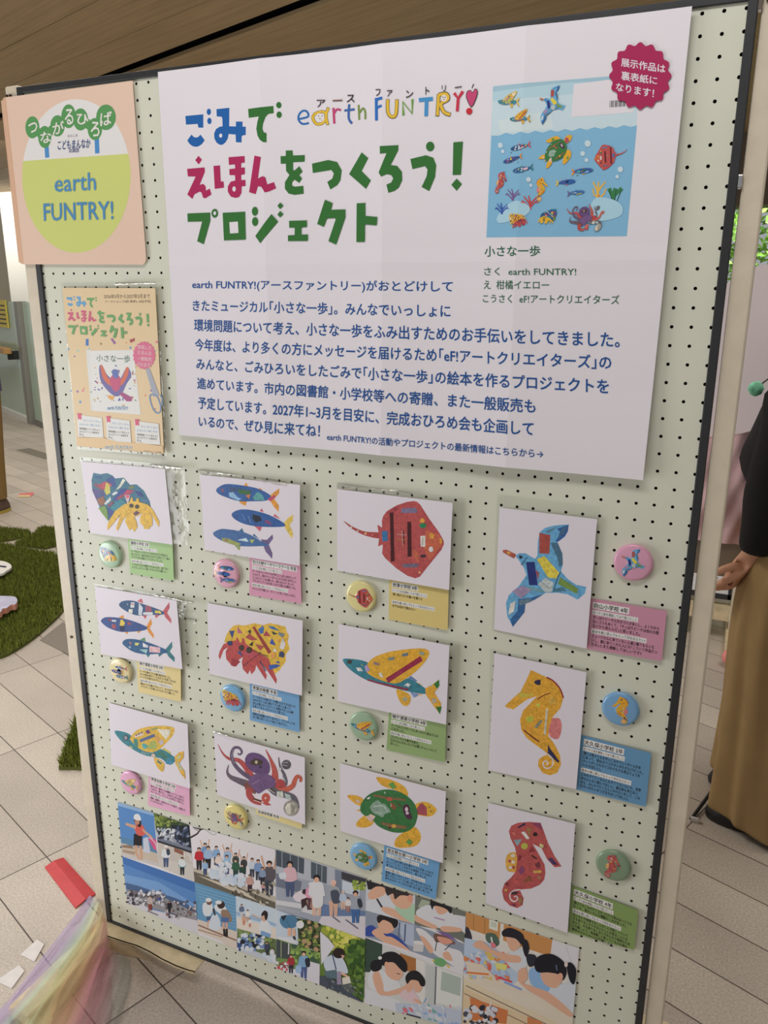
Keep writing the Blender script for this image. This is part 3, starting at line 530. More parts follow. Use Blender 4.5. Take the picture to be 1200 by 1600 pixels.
G_FLY = ((510, 960, 5.4545), [
    ('p', (92, 122, 172), [(690, 548), (720, 523), (775, 565), (755, 580)]), ('p', (224, 180, 62), [(755, 570), (815, 598), (790, 600)]), ('p', (120, 142, 192), [(715, 660), (802, 682), (745, 712)]), ('p', (224, 160, 62), [(770, 672), (822, 685), (800, 692)]),
    ('s', (44, 124, 144), [(141, 383), (200, 378), (330, 400), (480, 480), (600, 560), (700, 546), (842, 630), (842, 677), (700, 657), (520, 612), (350, 562), (230, 492), (163, 430)]),
    ('p', (140, 44, 70), [(348, 548), (430, 572), (540, 598), (705, 633), (690, 648), (520, 612), (350, 564)]),
    ('s', (228, 168, 36), [(338, 440), (400, 370), (520, 323), (680, 297), (830, 291), (877, 325), (850, 390), (780, 470), (690, 540), (600, 587), (500, 572), (400, 532), (343, 490)]), ('p', (218, 156, 30), [(590, 420), (650, 480), (820, 330), (700, 310)]),
    ('p', (152, 34, 66), [(506, 545), (640, 460), (800, 354), (822, 395), (650, 502), (527, 584)]), ('w', (180, 80, 110), [(520, 565), (640, 488)], 3),
    ('s', (228, 168, 40), [(598, 640), (650, 650), (712, 690), (712, 750), (680, 781), (640, 760), (608, 700)]), ('p', (160, 160, 140), [(645, 715), (675, 700), (695, 725), (660, 745)]),
    ('p', (228, 164, 40), [(842, 630), (900, 600), (958, 556), (962, 610), (920, 667), (978, 760), (967, 848), (900, 760), (848, 682)]), ('p', (40, 120, 50), [(915, 595), (960, 555), (963, 605), (945, 634)]), ('p', (40, 120, 50), [(932, 788), (983, 784), (967, 850)]), ('p', (170, 160, 140), [(895, 715), (935, 715), (940, 750), (905, 760)]), ('p', (160, 170, 130), [(870, 610), (905, 598), (900, 615)]),
    ('p', (160, 142, 192), [(323, 440), (346, 428), (372, 475), (340, 492)]), ('e', (66, 58, 58), 198, 403, 21, 17), ('p', (150, 118, 110), [(403, 400), (456, 415), (450, 437), (400, 425)]), ('p', (108, 128, 128), [(528, 372), (582, 358), (576, 386), (530, 392)]), ('p', (90, 110, 130), [(643, 337), (696, 323), (696, 350), (650, 360)]), ('p', (140, 160, 150), [(788, 320), (836, 322), (830, 347), (795, 340)]), ('p', (196, 194, 182), [(445, 500), (470, 492), (487, 540), (458, 530)]), ('p', (228, 228, 226), [(253, 450), (292, 452), (314, 482), (270, 482)]), ('p', (224, 228, 228), [(660, 610), (690, 582), (720, 595), (700, 620), (680, 605)]), ('w', (200, 180, 100), [(300, 420), (310, 440)], 5)])
def spiral(cx, cy, r, k): return [(cx + r * (1 - i / 12) * math.cos(k + i * .62), cy + r * (1 - i / 12) * math.sin(k + i * .62)) for i in range(11)]
H_HORSE = ((750, 1000, 4), [
    ('s', (206, 112, 112), [(428, 500), (470, 488), (500, 495), (511, 545), (490, 617), (435, 597)]),
    ('p', (222, 158, 38), [(318, 187), (420, 235), (470, 265), (505, 310), (521, 360), (503, 425), (455, 480), (432, 540), (427, 600), (465, 650), (500, 720), (506, 780), (482, 830), (437, 846), (390, 830), (362, 785), (368, 745), (398, 724), (425, 715), (400, 692), (340, 650), (290, 610), (258, 560), (250, 500), (270, 440), (310, 400), (357, 350), (300, 368), (240, 410), (210, 434), (165, 421), (157, 410), (200, 370), (255, 320), (290, 250)]),
    ('w', PAP, [(424, 714), (450, 738), (457, 772), (438, 798), (410, 800), (394, 780), (400, 760), (416, 757), (424, 772), (414, 780)], 8),
    ('p', (42, 42, 72), [(345, 252), (378, 247), (379, 278), (362, 283), (338, 268)]), ('w', (152, 40, 50), [(416, 233), (450, 250), (482, 280), (505, 315), (521, 362)], 9), ('p', (192, 172, 52), [(252, 325), (300, 310), (338, 345), (270, 362), (238, 352)]),
    ('w', (122, 50, 40), [(358, 371), (400, 345), (439, 332)], 6), ('w', (122, 48, 40), [(274, 563), (320, 600), (371, 636)], 9), ('w', (186, 182, 162), [(420, 428), (404, 592)], 13), ('p', (170, 180, 50), [(288, 482), (330, 473), (332, 508), (296, 517)]), ('p', (190, 190, 60), [(350, 400), (370, 392), (378, 412), (358, 420)]), ('p', (130, 130, 110), [(338, 542), (380, 497), (392, 508), (356, 552)]), ('p', (44, 44, 82), [(424, 654), (440, 680), (497, 760), (486, 766), (424, 706)]), ('p', (230, 176, 62), [(428, 368), (450, 350), (474, 368), (476, 400), (430, 402)]), ('p', (206, 150, 40), [(300, 270), (330, 300), (310, 340), (270, 330)]), ('p', (212, 140, 40), [(290, 540), (330, 540), (320, 580)])])
I_FLY = ((160, 1090, 7.5), [
    ('p', (202, 192, 92), [(705, 600), (725, 588), (806, 642), (800, 672), (700, 625)]),
    ('s', (54, 134, 150), [(143, 395), (200, 390), (320, 430), (400, 530), (560, 645), (680, 602), (852, 700), (852, 747), (785, 788), (680, 712), (520, 682), (400, 632), (260, 542), (178, 460)]), ('p', (66, 128, 112), [(640, 660), (690, 620), (770, 690), (750, 730)]), ('s', (60, 140, 180), [(740, 770), (770, 720), (810, 740), (800, 780)]),
    ('s', (226, 180, 60), [(328, 470), (400, 385), (520, 343), (680, 329), (800, 339), (847, 370), (820, 450), (740, 540), (660, 612), (560, 642), (440, 602), (348, 520)]), ('p', (216, 160, 80), [(620, 420), (720, 500), (700, 560), (640, 520)]),
    ('p', (226, 222, 202), [(640, 370), (797, 374), (790, 430), (745, 492), (690, 430)]), ('p', (88, 108, 150), [(438, 490), (605, 423), (624, 455), (445, 527)]), ('p', (236, 216, 210), [(373, 445), (470, 403), (482, 437), (385, 467)]), ('e', (120, 100, 120), 398, 438, 11, 11), ('e', (120, 100, 120), 428, 424, 11, 11), ('e', (120, 100, 120), 458, 412, 11, 11), ('p', (120, 70, 142), [(503, 390), (540, 373), (567, 410), (530, 427)]), ('p', (70, 140, 130), [(368, 482), (400, 478), (420, 510), (415, 592), (370, 562)]), ('s', (80, 172, 172), [(463, 545), (500, 538), (537, 575), (490, 602)]), ('s', (168, 182, 90), [(540, 560), (590, 504), (638, 540), (632, 600), (560, 602)]), ('p', (192, 182, 192), [(655, 520), (700, 488), (722, 530), (690, 557)]), ('p', (150, 160, 90), [(560, 365), (650, 345), (655, 365), (575, 385)]),
    ('e', (86, 86, 98), 275, 470, 31, 34), ('e', (150, 160, 176), 275, 470, 19, 22), ('p', (190, 190, 120), [(310, 560), (350, 575), (360, 595), (325, 590)]), ('p', (225, 190, 160), [(570, 670), (605, 650), (630, 690), (580, 690)]),
    ('s', (226, 180, 60), [(610, 700), (660, 720), (722, 770), (722, 830), (702, 868), (650, 822), (613, 750)]), ('p', (70, 120, 142), [(643, 725), (700, 768), (692, 782), (645, 752)]),
    ('p', (236, 180, 60), [(850, 690), (900, 640), (953, 626), (953, 700), (900, 770), (962, 860), (976, 957), (920, 890), (858, 770)]), ('p', (176, 192, 150), [(870, 742), (900, 760), (942, 850), (915, 850)]), ('p', (190, 196, 140), [(870, 705), (910, 665), (930, 680), (890, 730)]),
    ('w', (225, 228, 226), [(470, 628), (465, 650)], 6), ('w', (225, 228, 226), [(492, 635), (488, 658)], 6), ('w', (225, 228, 226), [(512, 642), (508, 664)], 6), ('w', (225, 228, 226), [(532, 650), (545, 668)], 5)])
J_OCTO = ((320, 1130, 6.3158), [
    ('t', (186, 74, 74), [(470, 540), (400, 430), (330, 365), (245, 352), (180, 300), (128, 206)], 66, 5), ('t', (100, 84, 112), [(455, 545), (360, 480), (290, 400), (264, 310), (290, 245), (340, 244), (366, 285), (345, 310), (325, 295)], 46, 14), ('w', (150, 140, 160), [(290, 400), (268, 320), (290, 255)], 6),
    ('t', (104, 90, 106), [(510, 660), (420, 602), (330, 565), (255, 530), (222, 480), (236, 408)], 92, 6), ('p', (130, 74, 68), [(385, 600), (430, 575), (520, 640), (500, 700), (400, 655)]),
    ('t', (184, 70, 70), [(440, 640), (440, 710), (490, 765), (560, 785)], 66, 52), ('e', (204, 80, 70), 603, 738, 42, 50), ('p', (192, 74, 70), [(560, 785), (620, 780), (660, 808), (610, 812)]), ('e', (232, 205, 195), 600, 738, 10, 11), ('w', (60, 50, 50), [(478, 742), (556, 768)], 12, 1), ('w', (226, 216, 206), [(482, 757), (556, 784)], 5, 1), ('w', (226, 216, 206), [(486, 734), (558, 758)], 4, 1),
    ('t', (190, 80, 74), [(690, 570), (690, 470), (655, 370), (600, 258)], 80, 5), ('t', (100, 94, 110), [(720, 650), (795, 600), (785, 510), (745, 430), (728, 336)], 52, 8), ('e', (86, 82, 92), 805, 408, 46, 47), ('w', (210, 205, 205), [(772, 390), (822, 385)], 4), ('w', (210, 205, 205), [(765, 410), (815, 420)], 4), ('w', (150, 160, 175), [(770, 520), (798, 580)], 12), ('e', (190, 195, 195), 742, 452, 14, 16),
    ('t', (200, 90, 70), [(690, 640), (790, 655), (865, 620), (890, 560), (915, 522), (950, 545), (940, 578)], 62, 22), ('s', (182, 66, 66), [(690, 600), (740, 550), (790, 580), (790, 630), (720, 640)]),
    ('t', (98, 94, 106), [(620, 590), (700, 680), (800, 705), (880, 745), (905, 840)], 72, 60), ('w', (56, 50, 50), [(600, 600), (690, 680)], 16), ('w', (222, 214, 204), [(610, 625), (690, 690)], 6), ('p', (196, 200, 192), [(712, 672), (770, 670), (778, 730), (712, 725)]), ('p', (170, 190, 184), [(790, 690), (840, 705), (860, 760), (800, 735)]),
    ('e', (150, 146, 136), 853, 836, 75, 77), ('e', (204, 200, 186), 850, 842, 55, 60), ('p', (150, 146, 132), [(850, 785), (900, 810), (890, 890), (850, 900)]),
    ('s', (102, 72, 124), [(402, 340), (440, 295), (510, 293), (580, 328), (632, 390), (642, 450), (622, 500), (560, 500), (500, 492), (438, 450), (403, 395)]), ('s', (112, 82, 132), [(430, 580), (460, 530), (500, 500), (560, 495), (640, 510), (692, 560), (690, 622), (600, 652), (530, 692), (480, 642)]),
    ('s', (74, 58, 48), [(448, 382), (500, 348), (562, 365), (572, 400), (520, 412), (468, 405)]), ('e', (196, 184, 160), 510, 382, 15, 17), ('e', (66, 46, 80), 552, 430, 14, 16), ('w', (180, 150, 190), [(470, 600), (540, 560)], 4)])
K_TURT = ((510, 1180, 5.4545), [
    ('s', (228, 168, 40), [(425, 188), (520, 200), (620, 238), (682, 290), (690, 350), (600, 302), (475, 258)]), ('s', (228, 168, 40), [(588, 722), (640, 668), (700, 638), (752, 612), (792, 650), (806, 710), (770, 766), (700, 786), (590, 782)]),
    ('s', (228, 172, 44), [(748, 430), (810, 398), (870, 404), (920, 438), (940, 470), (900, 516), (840, 520), (768, 500)]), ('p', (168, 70, 86), [(762, 470), (795, 415), (820, 408), (856, 450), (857, 517), (775, 502)]), ('w', (60, 50, 40), [(880, 435), (884, 450)], 6), ('e', (60, 50, 40), 890, 478, 7, 5),
    ('s', (228, 168, 46), [(178, 344), (260, 344), (317, 380), (295, 432), (228, 400)]), ('p', (216, 190, 180), [(245, 390), (270, 375), (290, 400), (265, 405)]), ('s', (228, 168, 40), [(256, 602), (268, 560), (340, 508), (412, 530), (390, 592), (320, 617)]), ('p', (230, 180, 60), [(250, 468), (292, 460), (292, 480)]),
    ('s', (48, 114, 58), [(288, 450), (310, 390), (370, 330), (460, 297), (560, 294), (660, 329), (742, 400), (777, 490), (767, 560), (742, 612), (680, 652), (600, 660), (520, 642), (440, 602), (388, 547), (308, 500)]),
    ('p', (216, 182, 174), [(333, 527), (378, 500), (418, 520), (385, 574)]), ('s', (126, 156, 138), [(373, 440), (400, 405), (440, 383), (470, 410), (500, 418), (548, 480), (500, 500), (480, 527), (430, 505), (398, 490)]), ('w', (190, 206, 196), [(400, 440), (480, 430), (520, 480)], 5), ('w', (190, 206, 196), [(420, 480), (470, 500)], 5),
    ('p', (130, 94, 60), [(400, 332), (510, 352), (672, 372), (672, 388), (500, 370), (402, 350)]), ('p', (130, 94, 60), [(468, 570), (600, 590), (684, 603), (684, 626), (560, 618), (468, 586)]), ('p', (196, 82, 60), [(510, 370), (548, 355), (566, 385), (525, 390)]), ('p', (140, 80, 50), [(552, 398), (602, 440), (580, 467), (548, 440)]), ('p', (216, 200, 190), [(548, 405), (556, 430), (548, 440)]), ('e', (228, 168, 60), 575, 602, 20, 16), ('e', (90, 40, 40), 540, 618, 14, 10),
    ('s', (78, 38, 68), [(653, 440), (685, 415), (708, 440), (712, 480), (732, 535), (697, 543), (663, 500)]), ('e', (204, 186, 194), 684, 460, 13, 20), ('e', (204, 186, 194), 690, 492, 14, 12),
    ('p', (86, 150, 66), [(528, 245), (565, 227), (596, 270), (565, 287)]), ('p', (86, 150, 66), [(678, 737), (705, 711), (737, 740), (705, 764)]), ('e', (200, 206, 190), 500, 318, 5, 9), ('e', (206, 206, 200), 362, 364, 16, 7, -30), ('w', (120, 60, 40), [(600, 400), (640, 440)], 6)])
L_HORSE = ((750, 1240, 4.2857), [
    ('s', (226, 166, 60), [(252, 405), (200, 397), (174, 430), (174, 490), (195, 522), (252, 515)]), ('e', (240, 228, 214), 220, 415, 14, 12), ('e', (176, 70, 70), 200, 452, 10, 10), ('e', (240, 228, 214), 222, 458, 14, 10), ('e', (176, 70, 70), 225, 495, 10, 10), ('e', (240, 228, 214), 203, 495, 12, 10),
    ('p', (180, 74, 74), [(193, 250), (210, 215), (255, 195), (330, 189), (405, 195), (425, 245), (455, 330), (500, 420), (546, 487), (500, 493), (450, 440), (412, 365), (352, 335), (395, 408), (432, 475), (438, 530), (430, 575), (400, 610), (340, 636), (265, 642), (275, 665), (292, 700), (285, 745), (250, 766), (200, 750), (160, 710), (147, 650), (165, 600), (210, 560), (240, 520), (250, 440), (235, 360), (205, 300)]),
    ('w', PAP, [(268, 643), (225, 650), (200, 675), (207, 710), (235, 722), (252, 702), (243, 686), (228, 692)], 8),
    ('e', (40, 30, 30), 370, 272, 15, 14), ('p', (216, 212, 206), [(274, 256), (300, 254), (333, 300), (313, 306)]), ('p', (48, 38, 80), [(249, 226), (300, 194), (307, 206), (262, 230)]), ('p', (152, 102, 60), [(308, 226), (352, 230), (330, 292)]), ('p', (140, 60, 92), [(343, 197), (405, 195), (421, 247)]), ('p', (120, 152, 162), [(226, 310), (282, 305), (250, 352)]), ('e', (172, 172, 60), 298, 350, 23, 22), ('p', (140, 44, 54), [(323, 392), (345, 353), (372, 387)]), ('p', (140, 44, 54), [(250, 447), (262, 408), (282, 420), (265, 452)]), ('p', (206, 100, 90), [(210, 260), (240, 250), (235, 285)]), ('p', (120, 52, 62), [(368, 470), (395, 453), (408, 490), (380, 497)]), ('p', (130, 60, 102), [(258, 520), (280, 478), (302, 510), (275, 547)]), ('p', (140, 80, 50), [(283, 592), (330, 546), (352, 582)]), ('p', (70, 50, 102), [(456, 437), (480, 428), (522, 476), (490, 473)]), ('w', (60, 40, 30), [(345, 412), (380, 436)], 9), ('p', (216, 170, 70), [(355, 515), (412, 512), (410, 530), (360, 530)]), ('p', (150, 120, 70), [(385, 560), (405, 545), (405, 580)]), ('p', (120, 50, 60), [(165, 600), (195, 590), (185, 620)]), ('p', (210, 160, 80), [(160, 640), (185, 635), (178, 660)]), ('p', (70, 45, 50), [(210, 658), (255, 655), (250, 672), (212, 675)]), ('p', (150, 110, 70), [(258, 700), (282, 690), (280, 735), (262, 740)]), ('p', (120, 50, 80), [(205, 735), (240, 740), (230, 756)]), ('p', (200, 190, 120), [(400, 330), (430, 345), (420, 365), (400, 352)])])
# ================================================================ SHEETS ON THE BOARD
def proto(art, wp):
    """a drawing as colours + board points about its own middle"""
    crop, items = art; fs = Surf(.006); P = Print(fs, wp); fn = P.px(crop)
    pr = [(P.ink(c), [[fn(p) for p in q] for q in polys]) for c, polys in flat(items)]
    X = [p[0] for c, qs in pr for q in qs for p in q]; Z = [p[1] for c, qs in pr for q in qs for p in q]
    cx, cz = (min(X) + max(X)) / 2, (min(Z) + max(Z)) / 2
    return ([(c, [[(p[0] - cx, p[1] - cz) for p in q] for q in qs]) for c, qs in pr], max(X) - min(X), max(Z) - min(Z), (cx, cz))
_ink = Print.ink
Print.ink = lambda s, c: c if len(c) == 4 else _ink(s, c)
def placer(cx, cz, k, flip=False, rot=0):
    c, s = math.cos(math.radians(rot)), math.sin(math.radians(rot))
    def fn(p):
        x, z = p[0] * k * (-1 if flip else 1), p[1] * k
        return (cx + x * c - z * s, cz + x * s + z * c)
    return fn

# ---- the big white poster
sP = Surf(.003)
fx = [sP.hit(425, 550)[0], sP.hit(600, 550)[0], sP.hit(808, 410)[0]]
q = [sP.hit(*p) for p in ((248, 113), (1082, 12), (1006, 748), (282, 679))]
zf = sP.hit(600, 411)[1]; zb, xl, xr = q[3][1], q[0][0] - .002, q[1][0] + .002
prof = [(xl - .01, .0024), (fx[0], .0088), (fx[1], .0088), (fx[2], .0088), (xr + .01, .0066)]
def pdisp(x, z):
    for (a, u), (b, v) in zip(prof, prof[1:]):
        if x <= b:
            t = max(0, min(1, (x - a) / (b - a))); y = .0022 + (u - .0022) * (1 - t) ** 2.2 + (v - .0022) * t ** 2.2; break
    else: y = prof[-1][1]
    t = max(0, min(1, (zb + .12 - z) / .12))
    return y + .0009 * max(0, 1 - abs(z - zf) / .02) + .005 * t * (1 if x > fx[0] - .12 else .4)
sP.disp = pdisp; sP.cutx = sorted([a for a, _ in prof[1:-1]] + [fx[0] - .12] + [xl + .01 * k for k in range(1, 84)]); sP.cutz = [zb + .12] + [zb + .012 * k for k in range(1, 10)] + [zf - .02, zf, zf + .02]
poster = thing('project_poster', (fx[1], -.003, zb), 'big creased white poster with green and red Japanese title across the top of the board', 'poster')
p = Print(sP, (211, 211, 209), lay=0); p.alb = .86; p.tri(q, p.ink(PAP)); p.build('poster_paper', M['paper'], poster)
p = Print(sP, lay=1)
for crop, items in TITLE: p.items(crop, items)
p.build('title_lettering', M['paper'], poster)
p = Print(sP, lay=1); p.items(*LOGO); cr = LOGO[0]
for t, x0, y0, x1, y1 in KANA: p.text(t, (40, 36, 40), (x0, y0), (x0, y1), (x1, y0), (x1, y1), cr, bold=.01)
p.items(cr, [('w', (110, 70, 50), [(262, 130), (322, 128)], 7), ('w', (60, 50, 50), [(998, 52), (1040, 46)], 6)])
p.build('logo_lettering', M['paper'], poster)
p = Print(sP, lay=12); p.cut = False; NV = (28, 78, 148)
BODY = [('earth FUNTRY!(アースファントリー)がおとどけして', 302, 437, 453.5, 709, 439, 459), ('きたミュージカル｢小さな一歩｣。みんなでいっしょに', 303, 468.6, 486, 705.4, 476, 496),
    ('環境問題について考え、小さな一歩をふみ出すためのお手伝いをしてきました。', 305, 498.5, 517, 968.7, 519, 543), ('今年度は、より多くの方にメッセージを届けるため｢eF!アートクリエイターズ｣の', 306.4, 529, 547.5, 955.7, 555, 577),
    ('みんなと、ごみひろいをしたごみで｢小さな一歩｣の絵本を作るプロジェクトを', 308.5, 559.5, 577, 951.9, 592, 615), ('進めています。市内の図書館・小学校等への寄贈、また一般販売も', 310, 589.5, 607, 838.4, 623, 644.5),
    ('予定しています。2027年1~3月を目安に、完成おひろめ会も企画して', 311.6, 619.5, 638, 835.7, 657.5, 679.5), ('いるので、ぜひ見に来てね！', 313, 649, 666, 503.7, 662, 682)]
for t, lx, l0, l1, rx, r0, r1 in BODY: p.text(t, NV, (lx, l0), (lx, l1), (rx, r0), (rx, r1), bold=.018)
p.text('earth FUNTRY!の活動やプロジェクトの最新情報はこちらから→', NV, (515, 675), (515, 686.5), (851, 701), (851, 714), bold=.014)
p.build('body_lettering', M['paper'], poster)
p = Print(sP, lay=12); p.cut = False; GT = (40, 96, 68)
p.text('小さな一歩', GT, (759.5, 385), (759.5, 401.5), (845.6, 384), (845.6, 400.5), bold=.014)
p.text('さく  earth FUNTRY!', GT, (758.6, 418.2), (758.6, 430.5), (901.4, 418.2), (901.4, 430.8), bold=.006)
p.text('え  柑橘イエロー', GT, (758, 438), (758, 452), (859.4, 438.6), (859.4, 452.2), bold=.006)
p.text('こうさく  eF!アートクリエイターズ', GT, (756.5, 459.5), (756.5, 472.5), (968.6, 461), (968.6, 475.5), bold=.006)
p.build('credit_lettering', M['paper'], poster)
WPS = dict(A=(216, 212, 218), B=(212, 206, 214), C=(182, 174, 178), D=(164, 156, 160), E=(220, 216, 226), F=(205, 200, 206), G=(172, 166, 170), H=(156, 148, 152), I=(226, 224, 234), J=(216, 214, 224), K=(178, 172, 176), L=(158, 148, 150))
ARTS = dict(A=A_CRAB, B=B_FISH, C=C_RAY, D=D_BIRD, E=E_FISH, F=F_CRAB, G=G_FLY, H=H_HORSE, I=I_FLY, J=J_OCTO, K=K_TURT, L=L_HORSE)
AWP = {k: tuple(.2 * a + .8 * 214 for a in v) for k, v in WPS.items()}
PRO = {k: proto(ARTS[k], AWP[k]) for k in ARTS}
# single fish of the two shoals
def part_of(art, wp, lo, hi):
    return proto((art[0], art[1][lo:hi]), wp)
FB = [part_of(B_FISH, AWP['B'], 0, 12), part_of(B_FISH, AWP['B'], 12, 22), part_of(B_FISH, AWP['B'], 22, 33)]
FE = [part_of(E_FISH, AWP['E'], 0, 13), part_of(E_FISH, AWP['E'], 13, 25), part_of(E_FISH, AWP['E'], 25, 38)]
# book cover on the poster
cr = (740, 40, 3.33333); p = Print(sP, lay=1)
wave = [(100, 574)] + [(100 + 38 * i, 572 - 2.62 * i * 1 + (6 if i % 2 else -6)) for i in range(1, 20)] + [(853, 520)]
p.items(cr, [('p', (168, 200, 212), [(108, 322), (862, 255), (800, 1098), (73, 1105)]), ('p', (186, 208, 216), [(105, 400), (858, 330), (852, 520), (99, 572)]), ('p', (196, 212, 214), [(130, 500), (400, 450), (420, 540), (150, 560)]), ('p', (148, 186, 202), [(108, 322), (862, 255), (860, 290), (500, 300), (106, 350)]),
    ('p', (118, 174, 208), wave + [(800, 1098), (73, 1105)]), ('w', (205, 222, 228), wave, 5, 1),
    ('p', (214, 209, 215), [(526, 310), (846, 268), (835, 455), (513, 481)])])
p.lay = 12; p.items(cr, [('p', (60, 56, 60), [(712 + 7 * i, 396 - .6 * i), (712 + 7 * i + (4 if i % 3 else 2), 396 - .6 * i), (712 + 7 * i + (4 if i % 3 else 2) - 2, 430 - .5 * i), (712 + 7 * i - 2, 430 - .5 * i)]) for i in range(12)])
p.items(cr, [('s', (160, 202, 220), [(130, 1000), (180, 940), (240, 915), (300, 950), (280, 990), (200, 1020), (140, 1030)]), ('s', (160, 202, 220), [(610, 960), (640, 900), (720, 905), (775, 940), (770, 990), (700, 1015), (640, 1015)])])
p.items(cr, [('e', (200, 222, 232), a, b, r, r * 1.1) for a, b, r in ((147, 628, 13), (160, 660, 9), (598, 618, 16), (572, 670, 12), (592, 704, 10), (294, 806, 12), (306, 836, 8), (767, 752, 14), (751, 790, 9))])
def coral(c, x, y, k):
    return [('t', c, [(x, y), (x + k * .02, y - k * .5), (x - k * .1, y - k)], k * .2, k * .07)] + [('t', c, [(x, y - k * a), (x + b * k * .3, y - k * (a + .3)), (x + b * k * .55, y - k * (a + .55))], k * .13, k * .06) for a, b in ((.1, -1), (.15, 1), (.4, -.8), (.35, .9))] + [('t', c, [(x + b * k * .3, y - k * .5), (x + b * k * .65, y - k * .5)], k * .09, k * .05) for b in (-1, 1)]
p.lay = 14; p.items(cr, coral((118, 88, 142), 212, 915, 62) + coral((196, 66, 66), 300, 960, 72) + coral((46, 84, 172), 155, 985, 58))
p.lay = 14; p.items(cr, [('t', (226, 178, 70), [(655, 918), (650, 870), (a, 815)], 16, 7) for a in (625, 655, 690)] + [('t', (226, 178, 70), [(655, 900), (630, 880), (625, 850)], 10, 6), ('t', (226, 178, 70), [(656, 900), (680, 880), (692, 850)], 10, 6), ('t', (196, 70, 60), [(655, 922), (655, 885)], 8, 5)])
p.lay = 14; p.items(cr, [('t', (50, 122, 70), [(733, 955), (728, 900), (b, 850)], 10, 22) for b in (708, 742, 775)] + [('w', (30, 80, 60), [(733, 955), (a, 860)], 4, 1) for a in (710, 744, 772)])
def put(pr, x, y, w, flip=False, rot=0):
    p.lay = 34
    c = sP.hit(cr[0] + x / cr[2], cr[1] + y / cr[2]); k = w / cr[2] / 1000
    x0 = sP.hit(cr[0] + (x - w / 2) / cr[2], cr[1] + y / cr[2])[0]; x1 = sP.hit(cr[0] + (x + w / 2) / cr[2], cr[1] + y / cr[2])[0]
    p.draw(pr[0], placer(c[0], c[1], (x1 - x0) / pr[1], flip, rot))
put(PRO['I'], 190, 397, 112, rot=4); put(PRO['G'], 250, 485, 108, rot=6); put(PRO['D'], 415, 420, 132)
put(FE[0], 253, 634, 104, rot=8); put(FE[1], 210, 690, 100, rot=10); put(FE[2], 265, 740, 106, rot=6)
put(PRO['K'], 438, 660, 190, rot=24); put(PRO['C'], 718, 682, 172, True, 8)
put(FB[0], 570, 762, 112, True); put(FB[1], 490, 812, 112, True); put(FB[2], 525, 866, 114, True)
put(PRO['L'], 153, 822, 56, rot=-8); put(PRO['H'], 364, 855, 60, True, 6); put(PRO['F'], 240, 1018, 96, True, 4); put(PRO['A'], 390, 1000, 98, True, 6); put(PRO['J'], 583, 1003, 196)
p.build('book_cover_picture', M['paper'], poster)
p = Print(sP, lay=70); crs = (940, 60, 10)
sc = []
for k in range(96):
    t = 2 * math.pi * k / 96; r = 1 + .055 * math.cos(16 * t); sc.append((600 + 462 * r * math.cos(t) + 14, 605 + 500 * r * math.sin(t)))
p.items(crs, [('p', (168, 30, 82), sc)]); p.build('seal', M['paper'], poster); p = Print(sP, lay=76); p.cut = False
for t, a, b, c, d in (('展示作品は', (318, 325), (318, 455), (1005, 435), (1000, 565)), ('裏表紙に', (320, 528), (320, 665), (880, 620), (870, 745)), ('なります！', (240, 712), (235, 832), (830, 815), (820, 945))):
    p.text(t, (232, 222, 230), a, b, c, d, crs, bold=.02)
p.build('seal_lettering', M['paper'], poster)

# ---- peach coloured poster folded round the left post
sK = Surf(.0045)
fold = [sK.hit(9, 152), sK.hit(37.5, 413)]
pk = thing('peach_poster', (fold[0][0], -.0045, fold[1][1]), 'peach poster with a lime green circle folded round the left post', 'poster')
p = Print(sK, (222, 222, 206), lay=0); c = p.ink((240, 207, 184))
br_ = [sK.hit(*t) for t in ((228.5, 404), (227, 410), (223, 413.5))]
p.tri([fold[0], sK.hit(207, 126)] + br_ + [fold[1]], c); p.build('front_paper', M['paper'], pk)
(fa, fb_) = fold; w = .052
MBf = MB(); z0, z1 = fa[1], fb_[1]
pts = [(0, 0), (.006, .002), (.02, .012), (.036, .026), (.052, .036)]
v = []; f = []
for dx, dy in pts: v += [(fa[0] - dx, -.0045 + dy, z0 + dx * .1), (fb_[0] - dx, -.0045 + dy, z1 + dx * .1)]
for i in range(len(pts) - 1): f.append((2 * i, 2 * i + 1, 2 * i + 3, 2 * i + 2))
fo = link('folded_side', mesh('folded_side', v, f), pk, [mat('peach_paper_side', (222, 178, 146), .7)])  # flap in a darker peach than the front paper
p = Print(sK, (222, 222, 206), lay=2); cr = (0, 0, 3)
E_ = ellipse(358, 825, 254, 360, 0, 64); lime = [t for t in E_ if t[1] > 745 - (t[0] - 105) * .067]
lime.sort(key=lambda t: math.atan2(t[1] - 900, t[0] - 358))
p.items(cr, [('p', (226, 224, 222), E_), ('p', (198, 206, 112), lime), ('p', (72, 138, 200), [(208, 680), (228, 680), (232, 738), (212, 740)]), ('p', (72, 138, 200), [(443, 645), (464, 645), (467, 718), (446, 720)])])
p.items(cr, [('e', (84, 150, 84), a, b, r, s) for a, b, r, s in ((152, 597, 33, 52), (210, 642, 31, 52), (270, 590, 34, 50), (322, 545, 34, 56), (378, 560, 35, 52), (445, 605, 34, 52), (497, 550, 46, 60), (180, 620, 14, 22), (240, 612, 16, 24), (296, 566, 16, 26), (350, 548, 18, 26), (412, 582, 16, 24), (470, 580, 16, 24))])
p.build('circle_print', M['paper'], pk)
p = Print(sK, (222, 222, 206), lay=24); WH = (236, 234, 224)
